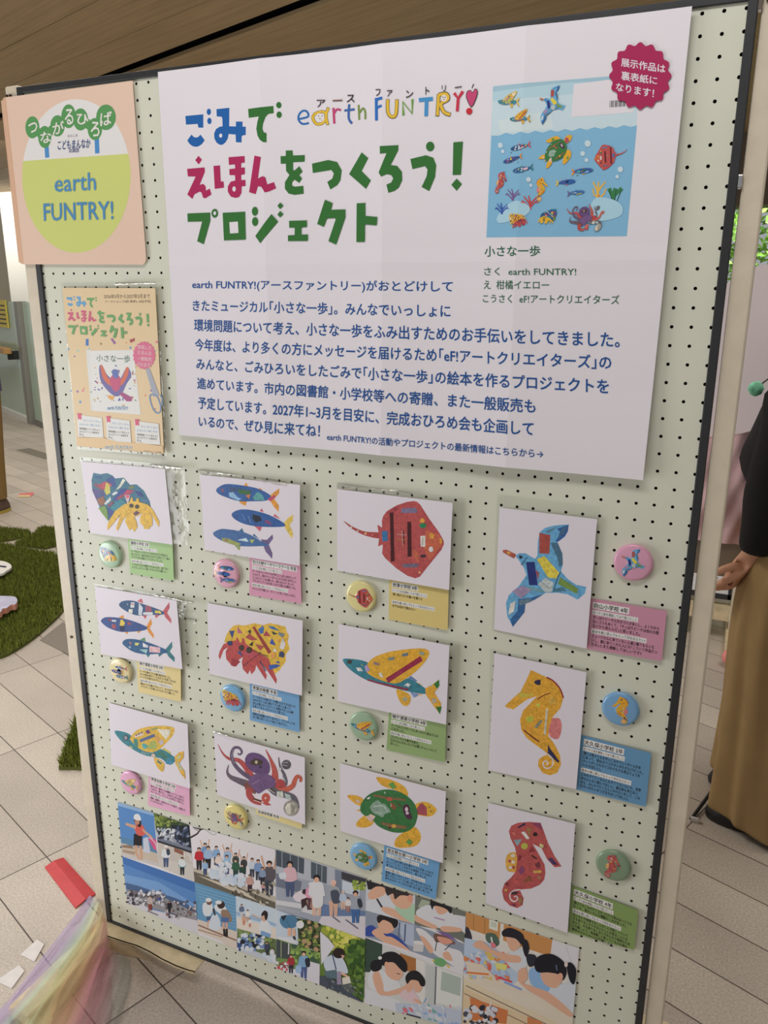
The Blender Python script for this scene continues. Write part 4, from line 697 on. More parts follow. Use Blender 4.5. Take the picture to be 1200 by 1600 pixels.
for t, x0, y0, x1, y1, sl in (('つ', 135, 575, 176, 622, -4), ('な', 191, 618, 241, 670, -6), ('が', 248, 570, 300, 628, -8), ('る', 306, 512, 345, 584, 0), ('ひ', 362, 535, 415, 585, 6), ('ろ', 428, 572, 468, 640, 4), ('ば', 472, 525, 525, 588, -8)):
    p.text(t, WH, (x0, y0 - sl / 2), (x0, y1 - sl / 2), (x1, y0 + sl / 2), (x1, y1 + sl / 2), cr, bold=.02)
p.text('ならしの', (90, 90, 130), (318, 632), (318, 644), (365, 628), (365, 641), cr); p.text('こどもまんなか', (60, 84, 138), (272, 660), (272, 702), (425, 650), (425, 692), cr, bold=.012); p.text('応援団', (64, 74, 130), (325, 698), (325, 716), (370, 695), (370, 713), cr, bold=.01)
p.text('earth', (78, 140, 190), (257, 820), (258, 900), (449, 808), (451, 890), cr, bold=.01); p.text('FUNTRY!', (74, 136, 188), (205, 955), (208, 1036), (530, 943), (533, 1027), cr, bold=.012)
p.build('poster_lettering', M['paper'], pk)

# ---- film sleeves
def sleeve(parent, surf, quadpx, foldtop=(0, 1), seed=1, k=1.):
    q_ = [surf.hit(*t) for t in quadpx]; rnd = random.Random(seed)
    v, f = grid_quad(surf, *q_, 10, 10, .0012); o = link('sleeve', mesh('sleeve', v, f), parent, [M['film']], True)
    if foldtop:
        a, b = q_[0], q_[1]; n = 26; v = []; f = []
        for i in range(n + 1):
            t = foldtop[0] + (foldtop[1] - foldtop[0]) * i / n; x, z = a[0] + (b[0] - a[0]) * t, a[1] + (b[1] - a[1]) * t; h = (.0065 + .002 * math.sin(9 * t + seed) + rnd.uniform(-.0012, .0012)) * k; r = .0026 + .0012 * math.sin(13 * t + 2 * seed) + rnd.uniform(-.0006, .0006)
            y = surf.y(x, z)
            for s_ in range(6): u = math.pi * s_ / 5; v.append((x, y - .0004 - r * math.sin(u), z - h * s_ / 5))
        for i in range(n):
            for s_ in range(5): m_ = i * 6 + s_; f.append((m_, m_ + 1, m_ + 7, m_ + 6))
        link('sleeve_fold', mesh('sleeve_fold', v, f), o, [M['fold']], True)
    return o

# ---- cream flyer in a sleeve
sF = Surf(.0035, 0, .02); cr = (60, 420, 5); q = [sF.hit(60 + x / 5, 420 + y / 5) for x, y in ((187, 148), (912, 152), (982, 1447), (302, 1386))]
fy = thing('project_flyer', (sum(a[0] for a in q) / 4, -.004, q[3][1]), 'small cream flyer with a colourful bird on a book cover in a clear sleeve', 'flyer')
sheet('flyer_paper', sF, q, (240, 212, 166), M['laminated'], fy, (222, 220, 206))
sleeve(fy, sF, [(60 + x / 5, 420 + y / 5) for x, y in ((168, 106), (920, 100), (1000, 1462), (300, 1412))], (.6, 1), seed=3)
p = Print(sF, (222, 220, 206))
t0 = [sP.hit(*t) for t in ((291, 160), (726, 385))]; f0 = [sF.hit(60 + 218 / 5, 420 + 190 / 5), sF.hit(60 + 885 / 5, 420 + 552 / 5)]
def tmap(crop):
    def fn(pt):
        x, z = sP.hit(crop[0] + pt[0] / crop[2], crop[1] + pt[1] / crop[2]); a = (x - t0[0][0]) / (t0[1][0] - t0[0][0]); b = (z - t0[0][1]) / (t0[1][1] - t0[0][1])
        return (f0[0][0] + a * (f0[1][0] - f0[0][0]), f0[0][1] + b * (f0[1][1] - f0[0][1]) - a * .004)
    return fn
SOFT = {BLUE: (98, 160, 206), CRIM: (206, 96, 128), GREEN: (104, 164, 100), PAP: (240, 212, 166)}
for crop, items in TITLE: p.draw([(SOFT[c], qs) for c, qs in flat(items)], tmap(crop))
p.build('title_lettering', M['laminated'], fy)
p = Print(sF, (222, 220, 206)); DK = (88, 72, 62)
p.text('2026年5月から2027年3月まで', DK, (512, 200), (512, 232), (872, 196), (872, 232), cr, bold=.012); p.text('ワークショップ4回 発表2~3回(予定)', DK, (520, 246), (520, 270), (880, 243), (880, 268), cr, bold=.01)
for i in range(46):
    rnd = random.Random(i); x, y = rnd.uniform(220, 940), rnd.uniform(560, 1120)
    if 370 < x < 810 and 620 < y: continue
    c = [(228, 150, 110), (96, 150, 200), (150, 110, 170), (220, 120, 140), (150, 200, 190), (230, 190, 90)][i % 6]; s = rnd.uniform(8, 18)
    p.lay = 2; p.items(cr, [('p', c, [(x, y), (x + s, y - s * .4), (x + s * 1.3, y + s * .9), (x + s * .2, y + s)])])
p.items(cr, [('p', (70, 120, 190), [(370, 548), (393, 548), (393, 600), (370, 602)]), ('p', (150, 100, 160), [(563, 545), (580, 542), (608, 580), (592, 592)]), ('p', (170, 80, 80), [(712, 555), (752, 540), (755, 562), (720, 580)]), ('p', (160, 110, 60), [(480, 575), (500, 585), (488, 598)])])
p.items(cr, [('p', (214, 214, 210), [(372, 630), (408, 634), (432, 1112), (412, 1108)]), ('p', (232, 232, 228), [(402, 640), (742, 634), (800, 1140), (430, 1110)])])
p.text('小さな一歩', (64, 104, 88), (455, 672), (455, 722), (718, 676), (718, 735), cr, bold=.012)
for i in range(64):
    rnd = random.Random(100 + i); x, y = rnd.uniform(420, 770), rnd.uniform(740, 1060)
    c = [(196, 80, 100), (80, 110, 180), (120, 80, 140), (200, 160, 80), (110, 150, 110)][i % 5]; s = rnd.uniform(4, 10); t = rnd.uniform(0, 3)
    p.lay = 10; p.items(cr, [('p', c, [(x, y), (x + s * 2 * math.cos(t), y + s * 2 * math.sin(t)), (x + s * 2 * math.cos(t) - s * math.sin(t), y + s * 2 * math.sin(t) + s * math.cos(t)), (x - s * math.sin(t), y + s * math.cos(t))])])
p.items(cr, [('s', (110, 102, 162), [(478, 760), (500, 755), (540, 830), (610, 880), (640, 860), (690, 770), (715, 790), (726, 840), (690, 900), (650, 980), (600, 995), (540, 950), (490, 880), (476, 810)]), ('s', (214, 104, 72), [(485, 758), (505, 765), (545, 850), (605, 880), (650, 860), (688, 772), (706, 780), (700, 830), (660, 900), (610, 925), (550, 905), (505, 850)]), ('s', (196, 80, 120), [(560, 860), (600, 820), (640, 850), (640, 920), (610, 960), (575, 930)]), ('s', (92, 112, 176), [(575, 800), (598, 784), (625, 800), (622, 850), (590, 850)]), ('p', (168, 76, 128), [(630, 975), (660, 965), (735, 1005), (730, 1035), (690, 1035)]), ('p', (232, 172, 90), [(540, 985), (600, 995), (580, 1030), (545, 1010)]), ('p', (80, 90, 170), [(635, 1005), (645, 1030), (620, 1032)])])
p.text('earth FUNTRY!', (88, 140, 190), (540, 1072), (540, 1100), (700, 1076), (700, 1104), cr, bold=.014)
sc = []
for k in range(80): t = 2 * math.pi * k / 80; r = 1 + .05 * math.cos(20 * t); sc.append((828 + 86 * r * math.cos(t), 676 + 106 * r * math.sin(t)))
p.items(cr, [('p', (216, 106, 140), sc)])
for t, y in (('完成した', 602), ('えほんは', 644), ('一般販売', 692), ('されます！', 738)): p.text(t, (240, 214, 214), (775, y - 8), (775, y + 22), (885, y), (885, y + 32), cr, bold=.01)
p.items(cr, [('p', (160, 166, 180), [(838, 780), (870, 780), (945, 985), (900, 1000)]), ('w', (110, 146, 196), [(900, 980), (930, 1000), (955, 1070), (950, 1120), (920, 1122), (890, 1080), (872, 1010), (880, 982), (905, 982)], 9), ('w', (110, 146, 196), [(950, 985), (965, 1010), (970, 1070)], 9)])
for x0, y0, x1, y1 in ((305, 1138, 505, 1310), (532, 1160, 722, 1345), (756, 1185, 948, 1362)):
    p.items(cr, [('p', (232, 232, 228), [(x0 - 4, y0), (x1 - 6, y0 + 26), (x1 + 6, y1 + 12), (x0 + 8, y1)]), ('p', (214, 86, 116), [(x0, y0 - 10), (x0 + 32, y0 - 8), (x0 + 36, y0 + 42), (x0 + 20, y0 + 34), (x0 + 6, y0 + 42)])])
    for k, (t, c) in enumerate((('せいさくかい', (108, 150, 200)), ('えほんの一部になる！', (108, 150, 200)), ('環境問題について考えよう', (92, 82, 76)), ('みんなでつくる絵本を', (92, 82, 76)), ('ます。', (92, 82, 76)))):
        w_ = (140, 165, 160, 155, 40)[k]; y = y0 + (36, 66, 100, 122, 144)[k]; xx = x0 + (46 if k == 0 else 18)
        p.text(t, c, (xx, y), (xx, y + 17), (xx + w_, y + 14), (xx + w_, y + 31), cr, bold=.01)
p.items(cr, [('p', (236, 202, 150), [(300, 1320), (500, 1318), (620, 1350), (800, 1360), (975, 1385), (980, 1440), (303, 1382)])])
p.text('earth FUNTRY!', (94, 158, 196), (525, 1372), (525, 1402), (738, 1385), (738, 1414), cr, bold=.014); p.text('市民活動サポート 助成事業', DK, (826, 1416), (826, 1428), (966, 1428), (966, 1441), cr)
p.build('flyer_print', M['laminated'], fy)

# ---- the twelve drawings, their captions and badges
ART = [  # key, crop, sheet corners TL TR BR BL, sleeve corners (photo), label, parts
 ('A', (110, 700, 6), ((96, 125), (886, 196), (958, 906), (185, 797)), ((124, 714), (287, 728.5), (297, 853), (141, 832)), 'white sheet with a yellow hermit crab in a teal patchwork shell'),
 ('B', (300, 720, 6), ((74, 130), (1012, 226), (1010, 985), (118, 835)), ((310, 731.5), (484, 757), (499, 890), (320, 860)), 'white sheet with three blue mackerel that have orange, yellow and purple tails'),
 ('C', (510, 740, 5.4545), ((92, 132), (1076, 250), (1045, 992), (92, 826)), ((527, 754), (728, 779), (724, 935), (527, 893)), 'white sheet with a big red stingray with two dark bars'),
 ('D', (760, 770, 4), ((82, 92), (692, 165), (626, 973), (48, 855)), ((776, 772), (937, 792), (928, 1010), (768, 986)), 'white upright sheet with a light blue seabird spreading its wings'),
 ('E', (140, 900, 6.6667), ((50, 106), (906, 255), (966, 971), (120, 812)), ((147, 912), (304, 939), (312, 1050), (158, 1024)), 'white sheet with three navy sardines that have pink, orange and teal tails'),
 ('F', (310, 930, 6.3158), ((88, 76), (1028, 250), (1022, 991), (108, 776)), ((323, 939), (498, 970), (500, 1092), (327, 1056)), 'white sheet with a red hermit crab in a yellow shell of coloured triangles'),
 ('G', (510, 960, 5.4545), ((105, 82), (1048, 265), (1020, 939), (95, 741)), ((530, 970), (719, 1004), (712, 1138), (527, 1098)), 'white sheet with a plain teal flying fish whose yellow wing has a crimson bar'),
 ('H', (750, 1000, 4), ((90, 82), (666, 202), (601, 933), (52, 813)), ((765, 1014), (918, 1046), (902, 1236), (762, 1206)), 'white upright sheet with an orange seahorse facing left'),
 ('I', (160, 1090, 7.5), ((75, 60), (998, 312), (1026, 1066), (105, 786)), ((170, 1097), (318, 1136), (320, 1240), (174, 1196)), 'white sheet with a flying fish whose yellow wing has a white patch'),
 ('J', (320, 1130, 6.3158), ((90, 90), (986, 338), (990, 1002), (122, 710)), ((334, 1141), (510, 1186), (508, 1300), (339, 1244)), 'white sheet with a purple and red octopus with curling arms'),
 ('K', (510, 1180, 5.4545), ((115, 68), (1018, 310), (992, 919), (118, 646)), ((531, 1191), (723, 1242), (720, 1360), (531, 1300)), 'white sheet with a green shelled sea turtle with yellow flippers'),
 ('L', (750, 1240, 4.2857), ((55, 62), (638, 203), (586, 933), (38, 735)), ((763, 1252), (906, 1288), (893, 1462), (757, 1414)), 'white upright sheet with a red seahorse facing right'),
]
CATS = dict(A='hermit crab', B='fish', C='stingray', D='bird', E='fish', F='hermit crab', G='flying fish', H='seahorse', I='flying fish', J='octopus', K='turtle', L='seahorse')
for i, (k, cr, cn, sl, lab) in enumerate(ART):
    x0 = Surf(.002).hit(cr[0] + cn[0][0] / cr[2], cr[1] + cn[0][1] / cr[2])[0]; x1 = Surf(.008).hit(cr[0] + cn[1][0] / cr[2], cr[1] + cn[1][1] / cr[2])[0]
    rise = .0085 if k not in 'DHL' else .004
    sf = Surf(.0025, x0, rise / (x1 - x0)); q = [sf.hit(cr[0] + x / cr[2], cr[1] + y / cr[2]) for x, y in cn]
    t = thing('collage_drawing', ((q[0][0] + q[1][0]) / 2, -.005, min(q[2][1], q[3][1])), lab, 'drawing', 'sea creature drawings in clear sleeves')
    sheet('drawing_sheet', sf, q, (214, 208, 217), M['laminated'], t, (211, 211, 209))
    p = Print(sf, AWP[k])
    if k in 'BE':
        cuts = (0, 12, 22, 33) if k == 'B' else (0, 13, 25, 38)
        for a, b in zip(cuts, cuts[1:]):
            p = Print(sf, AWP[k]); p.sat = .84; p.items(cr, ARTS[k][1][a:b]); p.build('fish_picture', M['collage'], t)
    else:
        p.sat = .84; p.items(cr, ARTS[k][1]); p.build(CATS[k].replace(' ', '_') + '_picture', M['collage'], t)
    sleeve(t, sf, sl, dict(A=(.7, 1), B=(0, .8), C=(0, .6), E=(.62, 1), J=(0, .4)).get(k), i, 1.3 if k in 'C' else 1)
H1, H2 = 'ビーチと街を掃除してみて感じたこと', '絵本を親に読んでもらって何を伝えたい?'
GR_, PI_, YE_, BL_ = (158, 196, 132), (216, 150, 180), (228, 208, 124), (104, 166, 214)
NOTE = [
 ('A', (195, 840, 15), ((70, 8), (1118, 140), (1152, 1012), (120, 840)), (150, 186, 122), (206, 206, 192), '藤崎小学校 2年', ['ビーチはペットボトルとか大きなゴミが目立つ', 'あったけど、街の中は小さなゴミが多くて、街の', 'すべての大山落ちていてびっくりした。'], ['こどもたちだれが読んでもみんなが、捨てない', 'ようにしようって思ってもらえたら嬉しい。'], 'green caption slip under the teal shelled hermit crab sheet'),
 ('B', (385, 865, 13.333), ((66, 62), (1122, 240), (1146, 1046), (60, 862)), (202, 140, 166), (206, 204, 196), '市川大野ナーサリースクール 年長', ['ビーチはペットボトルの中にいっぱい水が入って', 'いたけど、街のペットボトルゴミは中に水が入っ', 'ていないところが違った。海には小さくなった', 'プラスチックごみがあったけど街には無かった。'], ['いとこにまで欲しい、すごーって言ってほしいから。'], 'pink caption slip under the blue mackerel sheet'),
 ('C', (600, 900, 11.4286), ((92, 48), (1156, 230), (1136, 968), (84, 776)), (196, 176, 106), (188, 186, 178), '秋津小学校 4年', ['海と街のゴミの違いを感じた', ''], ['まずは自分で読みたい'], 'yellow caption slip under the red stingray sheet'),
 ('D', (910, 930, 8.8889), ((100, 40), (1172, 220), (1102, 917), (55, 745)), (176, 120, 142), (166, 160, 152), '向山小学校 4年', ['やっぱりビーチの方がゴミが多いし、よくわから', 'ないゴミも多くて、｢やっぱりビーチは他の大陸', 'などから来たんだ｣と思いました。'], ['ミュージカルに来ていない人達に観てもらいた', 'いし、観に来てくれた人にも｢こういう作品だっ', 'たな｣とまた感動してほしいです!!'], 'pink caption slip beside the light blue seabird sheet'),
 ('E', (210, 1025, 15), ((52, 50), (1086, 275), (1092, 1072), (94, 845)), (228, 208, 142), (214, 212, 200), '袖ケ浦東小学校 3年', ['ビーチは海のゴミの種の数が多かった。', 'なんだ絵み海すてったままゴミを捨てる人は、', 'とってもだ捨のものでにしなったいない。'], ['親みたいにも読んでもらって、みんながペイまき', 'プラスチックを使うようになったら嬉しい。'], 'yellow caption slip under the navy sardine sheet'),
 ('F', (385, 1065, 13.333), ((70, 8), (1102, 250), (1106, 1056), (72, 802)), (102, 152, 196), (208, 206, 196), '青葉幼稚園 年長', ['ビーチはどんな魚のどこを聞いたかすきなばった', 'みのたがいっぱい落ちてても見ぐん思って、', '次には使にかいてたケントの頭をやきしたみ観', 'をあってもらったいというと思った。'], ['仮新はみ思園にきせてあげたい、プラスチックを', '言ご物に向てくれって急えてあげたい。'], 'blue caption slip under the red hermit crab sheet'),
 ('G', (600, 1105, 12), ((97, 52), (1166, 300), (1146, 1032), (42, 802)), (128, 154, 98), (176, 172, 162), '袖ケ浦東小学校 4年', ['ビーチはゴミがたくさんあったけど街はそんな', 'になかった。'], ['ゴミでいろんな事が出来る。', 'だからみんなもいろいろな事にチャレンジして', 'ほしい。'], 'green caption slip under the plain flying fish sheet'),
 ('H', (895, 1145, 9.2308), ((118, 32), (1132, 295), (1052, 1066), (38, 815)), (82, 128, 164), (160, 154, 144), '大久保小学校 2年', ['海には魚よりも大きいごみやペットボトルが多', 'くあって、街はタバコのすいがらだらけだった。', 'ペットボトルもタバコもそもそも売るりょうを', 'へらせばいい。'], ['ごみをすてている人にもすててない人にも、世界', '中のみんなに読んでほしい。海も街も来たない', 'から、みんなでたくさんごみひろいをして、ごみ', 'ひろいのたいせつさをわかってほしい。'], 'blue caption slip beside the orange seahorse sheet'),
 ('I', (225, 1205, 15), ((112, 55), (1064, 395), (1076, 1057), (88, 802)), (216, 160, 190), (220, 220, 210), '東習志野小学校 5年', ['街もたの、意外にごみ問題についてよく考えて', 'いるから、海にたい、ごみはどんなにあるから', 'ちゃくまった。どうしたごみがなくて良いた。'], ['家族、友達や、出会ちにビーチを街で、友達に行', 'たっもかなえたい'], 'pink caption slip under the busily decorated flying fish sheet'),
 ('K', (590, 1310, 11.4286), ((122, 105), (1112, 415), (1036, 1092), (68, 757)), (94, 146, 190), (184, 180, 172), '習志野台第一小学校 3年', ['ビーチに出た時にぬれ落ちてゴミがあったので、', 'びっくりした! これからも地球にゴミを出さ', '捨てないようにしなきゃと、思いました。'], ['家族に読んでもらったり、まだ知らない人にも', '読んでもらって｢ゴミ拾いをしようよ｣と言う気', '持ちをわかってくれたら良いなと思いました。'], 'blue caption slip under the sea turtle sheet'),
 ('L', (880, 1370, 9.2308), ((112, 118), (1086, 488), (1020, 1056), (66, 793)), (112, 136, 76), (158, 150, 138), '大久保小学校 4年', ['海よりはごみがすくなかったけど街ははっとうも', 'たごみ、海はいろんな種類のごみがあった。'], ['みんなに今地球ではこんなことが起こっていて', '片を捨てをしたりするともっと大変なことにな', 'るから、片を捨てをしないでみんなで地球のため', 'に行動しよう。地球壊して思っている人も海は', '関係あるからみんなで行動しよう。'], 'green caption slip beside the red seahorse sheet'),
]
for k, cr, cn, colr, wp, school, l1, l2, lab in NOTE:
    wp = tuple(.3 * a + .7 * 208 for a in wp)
    n0 = Surf(.0015).hit(cr[0] + cn[0][0] / cr[2], cr[1] + cn[0][1] / cr[2])[0]
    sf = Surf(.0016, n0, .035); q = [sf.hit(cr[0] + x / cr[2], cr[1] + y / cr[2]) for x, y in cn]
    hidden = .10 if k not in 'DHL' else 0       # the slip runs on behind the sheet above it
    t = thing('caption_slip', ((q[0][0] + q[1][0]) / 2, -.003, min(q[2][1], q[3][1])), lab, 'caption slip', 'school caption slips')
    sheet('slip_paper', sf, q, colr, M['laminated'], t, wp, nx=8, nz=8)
    p = Print(sf, wp)
    if k in 'AG L':
        for a in range(5): r_ = random.Random(a + ord(k)); xx, zz = q[3][0] + r_.uniform(.02, .08), q[3][1] + r_.uniform(.01, .05)
    TLx, TLz = q[0]; ex = ((q[1][0] - q[0][0]), (q[1][1] - q[0][1])); ez = (q[3][0] - q[0][0], q[3][1] - q[0][1])
    uv = lambda a, b: (TLx + a * ex[0] + b * ez[0], TLz + a * ex[1] + b * ez[1])
    Wm = math.hypot(*ex); Hm = math.hypot(*ez); asp = Wm / Hm
    INK = (30, 26, 24)
    def row(txt, b, h, bar=None, bold=0., w=None):
        """a line of the slip, b = its top, h = its height, both as shares of the slip; returns its width share"""
        v, f, x0_, x1_, y0_, y1_ = glyphs(txt, bold); wid = w if w else min(.86, (x1_ - x0_) * h / asp * .92)
        p.lay = 1
        if bar: p.draw([(bar, [[(.05, b - .016), (.08 + wid, b - .016), (.08 + wid, b + h + .012), (.05, b + h + .012)]])], lambda z: uv(*z))
        p.lay = 3; p.text(txt, INK, uv(.065, b), uv(.065, b + h), uv(.065 + wid, b), uv(.065 + wid, b + h), board=True, bold=bold)
    WB = tuple(min(238, int(c * 1.06)) for c in wp)
    n_ = len([z for z in l1]) + len(l2); K_ = min(1, .94 / (.075 + .155 + .176 + .03 + .083 * n_)); hh = .068 * K_
    b = .075 * K_; row(school, b, .098 * K_, WB, .02); b += .155 * K_
    row(H1, b, .062 * K_, WB, .008, .57); b += .088 * K_
    for s_ in l1:
        if s_: row(s_, b, hh, None, .022, .86 * min(1, len(s_) / 22))
        b += .083 * K_
    b += .03
    row(H2, b, .062 * K_, WB, .008, .70); b += .088 * K_
    for s_ in l2:
        row(s_, b, hh, None, .022, .86 * min(1, len(s_) / 22)); b += .083 * K_
    p.build('caption_lettering', M['laminated'], t)
# the octopus sheet has only a narrow strip under it
cr = (320, 1130, 6.3158); sf = Surf(.0016, 0, .01); q = [sf.hit(cr[0] + x / cr[2], cr[1] + y / cr[2]) for x, y in ((500, 800), (966, 940), (957, 1046), (505, 897))]
t = thing('caption_slip', (q[0][0] + .03, -.003, q[2][1]), 'narrow yellow caption slip under the octopus sheet', 'caption slip', 'school caption slips')
sheet('slip_paper', sf, q, (238, 220, 150), M['laminated'], t, (214, 212, 204), nx=6, nz=4)
p = Print(sf, (214, 212, 204)); p.items(cr, [('p', (226, 224, 216), [(520, 848), (740, 912), (738, 948), (520, 884)])]); p.text('秋津保育園 年長', (30, 26, 24), (527, 857), (527, 885), (733, 915), (733, 943), cr, bold=.02); p.build('caption_lettering', M['laminated'], t)

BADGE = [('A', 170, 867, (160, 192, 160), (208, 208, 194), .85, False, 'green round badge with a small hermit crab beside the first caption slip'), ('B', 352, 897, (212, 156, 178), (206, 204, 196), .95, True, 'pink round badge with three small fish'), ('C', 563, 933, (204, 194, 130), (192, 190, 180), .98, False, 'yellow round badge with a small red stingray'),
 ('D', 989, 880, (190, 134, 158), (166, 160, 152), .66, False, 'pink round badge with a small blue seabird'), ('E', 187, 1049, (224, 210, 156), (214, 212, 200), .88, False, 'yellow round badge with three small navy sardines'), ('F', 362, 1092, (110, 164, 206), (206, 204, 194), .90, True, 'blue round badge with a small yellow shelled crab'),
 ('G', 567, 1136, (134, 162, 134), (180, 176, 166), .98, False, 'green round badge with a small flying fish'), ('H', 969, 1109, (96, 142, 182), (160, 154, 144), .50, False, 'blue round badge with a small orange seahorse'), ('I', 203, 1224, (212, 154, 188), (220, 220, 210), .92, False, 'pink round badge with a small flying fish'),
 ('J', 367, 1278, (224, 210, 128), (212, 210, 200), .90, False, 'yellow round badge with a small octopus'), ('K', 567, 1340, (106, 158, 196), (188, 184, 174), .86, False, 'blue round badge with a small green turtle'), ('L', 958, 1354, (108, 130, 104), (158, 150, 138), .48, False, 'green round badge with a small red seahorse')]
def dome(r): return .0075 + .0022 * (1 - (r / .0285) ** 2)
rim = mat('badge_rim', (168, 166, 160), .3, metal=.5)
for k, px, py, colr, wp, sz, flip, lab in BADGE:
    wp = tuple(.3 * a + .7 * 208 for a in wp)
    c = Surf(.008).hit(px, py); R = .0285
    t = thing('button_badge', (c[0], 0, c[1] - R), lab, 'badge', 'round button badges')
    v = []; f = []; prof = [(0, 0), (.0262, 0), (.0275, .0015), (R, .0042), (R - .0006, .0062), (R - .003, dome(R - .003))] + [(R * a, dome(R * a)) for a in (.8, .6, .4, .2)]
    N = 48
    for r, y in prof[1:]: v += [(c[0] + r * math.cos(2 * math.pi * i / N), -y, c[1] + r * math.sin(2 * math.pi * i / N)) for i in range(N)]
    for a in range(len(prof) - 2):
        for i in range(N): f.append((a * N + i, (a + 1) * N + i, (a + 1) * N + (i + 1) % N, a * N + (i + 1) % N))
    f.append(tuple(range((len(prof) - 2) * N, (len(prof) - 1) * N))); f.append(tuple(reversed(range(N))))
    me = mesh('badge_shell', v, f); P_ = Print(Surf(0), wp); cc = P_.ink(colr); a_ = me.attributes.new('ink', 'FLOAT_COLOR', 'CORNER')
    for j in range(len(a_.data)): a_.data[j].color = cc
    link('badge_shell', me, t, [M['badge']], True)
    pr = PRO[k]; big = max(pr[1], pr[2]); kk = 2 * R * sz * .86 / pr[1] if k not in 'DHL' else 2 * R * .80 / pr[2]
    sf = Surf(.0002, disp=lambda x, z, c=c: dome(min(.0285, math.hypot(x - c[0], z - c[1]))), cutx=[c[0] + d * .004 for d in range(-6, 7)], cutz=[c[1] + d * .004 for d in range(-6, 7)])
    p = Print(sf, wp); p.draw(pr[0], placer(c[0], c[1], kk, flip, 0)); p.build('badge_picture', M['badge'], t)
# ================================================================ PHOTO SHEETS along the bottom of the board
SKIN, HAIR = (214, 164, 136), (36, 32, 38)
def fig(x, y, h, top, bot, hair=HAIR, cap=None, arm=None, skin=SKIN, lean=0):
    """a small standing figure: feet at (x,y), h high"""
    w = h * .13; t = y - h
    o = [('p', bot, [(x - w, y - h * .5), (x + w, y - h * .5), (x + w * .8, y), (x + w * .15, y), (x, y - h * .38), (x - w * .15, y), (x - w * .8, y)]),
         ('s', top, [(x - w * 1.1 + lean, t + h * .2), (x + w * 1.1 + lean, t + h * .2), (x + w * 1.2, y - h * .46), (x - w * 1.2, y - h * .46)]),
         ('e', hair if cap is None else cap, x + lean, t + h * .07, h * .085, h * .08), ('e', skin, x + lean, t + h * .12, h * .06, h * .065)]
    if cap is not None: o.append(('e', cap, x + lean, t + h * .06, h * .085, h * .055))
    if arm == 'up': o += [('w', skin, [(x - w + lean, t + h * .24), (x - w * 1.8, t - h * .15)], h * .05), ('w', skin, [(x + w + lean, t + h * .24), (x + w * 1.6, t - h * .18)], h * .05)]
    elif arm == 'out': o += [('w', skin, [(x - w + lean, t + h * .26), (x - w * 2.6, t + h * .3)], h * .05)]
    else: o += [('w', top, [(x - w * 1.1 + lean, t + h * .25), (x - w * 1.4, y - h * .5)], h * .06), ('w', top, [(x + w * 1.1 + lean, t + h * .25), (x + w * 1.4, y - h * .48)], h * .06)]
    return o
def blobs(cols, x0, y0, x1, y1, n, r, seed, k=1.):
    rnd = random.Random(seed); o = []
    for i in range(n):
        x, y, s = rnd.uniform(x0, x1), rnd.uniform(y0, y1), r * rnd.uniform(.5, 1.3); o.append(('e', cols[i % len(cols)], x, y, s, s * k, rnd.uniform(0, 90), 7))
    return o
def inside(items, quad): return items
def photo_sheet(label, crop, corners, wp, photos, d=.0016):
    sf = Surf(d); q = [sf.hit(crop[0] + x / crop[2], crop[1] + y / crop[2]) for x, y in corners]
    t = thing('photo_sheet', ((q[0][0] + q[1][0]) / 2, -.002, min(q[2][1], q[3][1])), label, 'photo sheet', 'event photo sheets')
    sheet('photo_paper', sf, q, wp, M['paper'], t, wp, nx=4, nz=4)
    for quad, items in photos:
        p = Print(sf, wp, .8); fn = p.px(crop); Q = [fn(a) for a in quad]
        def clip(poly):                      # keep every shape within its photograph
            out = poly; n = len(Q); ar = sum(Q[i][0] * Q[(i + 1) % n][1] - Q[(i + 1) % n][0] * Q[i][1] for i in range(n)); s = 1 if ar > 0 else -1
            for i in range(n):
                a, b = Q[i], Q[(i + 1) % n]; ins = lambda z: s * ((b[0] - a[0]) * (z[1] - a[1]) - (b[1] - a[1]) * (z[0] - a[0])) >= 0
                new = []
                for j in range(len(out)):
                    u, v = out[j], out[(j + 1) % len(out)]; iu, iv = ins(u), ins(v)
                    if iu: new.append(u)
                    if iu != iv:
                        du = (b[0] - a[0]) * (u[1] - a[1]) - (b[1] - a[1]) * (u[0] - a[0]); dv = (b[0] - a[0]) * (v[1] - a[1]) - (b[1] - a[1]) * (v[0] - a[0]); k = du / (du - dv)
                        new.append((u[0] + (v[0] - u[0]) * k, u[1] + (v[1] - u[1]) * k))
                out = new
                if len(out) < 3: return None
            return out
        for c, polys in flat(items):
            p.lay += .25; col = p.ink(c)
            for poly in polys:
                z = clip([fn(a) for a in poly])
                if z: p.tri(z, col)
        p.build('photograph', M['paper'], t)
    return t
W1 = (224, 222, 226); SKY = (86, 142, 205)
cr = (170, 1240, 4.28571)
SEA = (92, 134, 186)
def lerp(a, b, t): return (a[0] + (b[0] - a[0]) * t, a[1] + (b[1] - a[1]) * t)
PA = [(58, 55), (300, 130), (335, 490), (90, 420)]
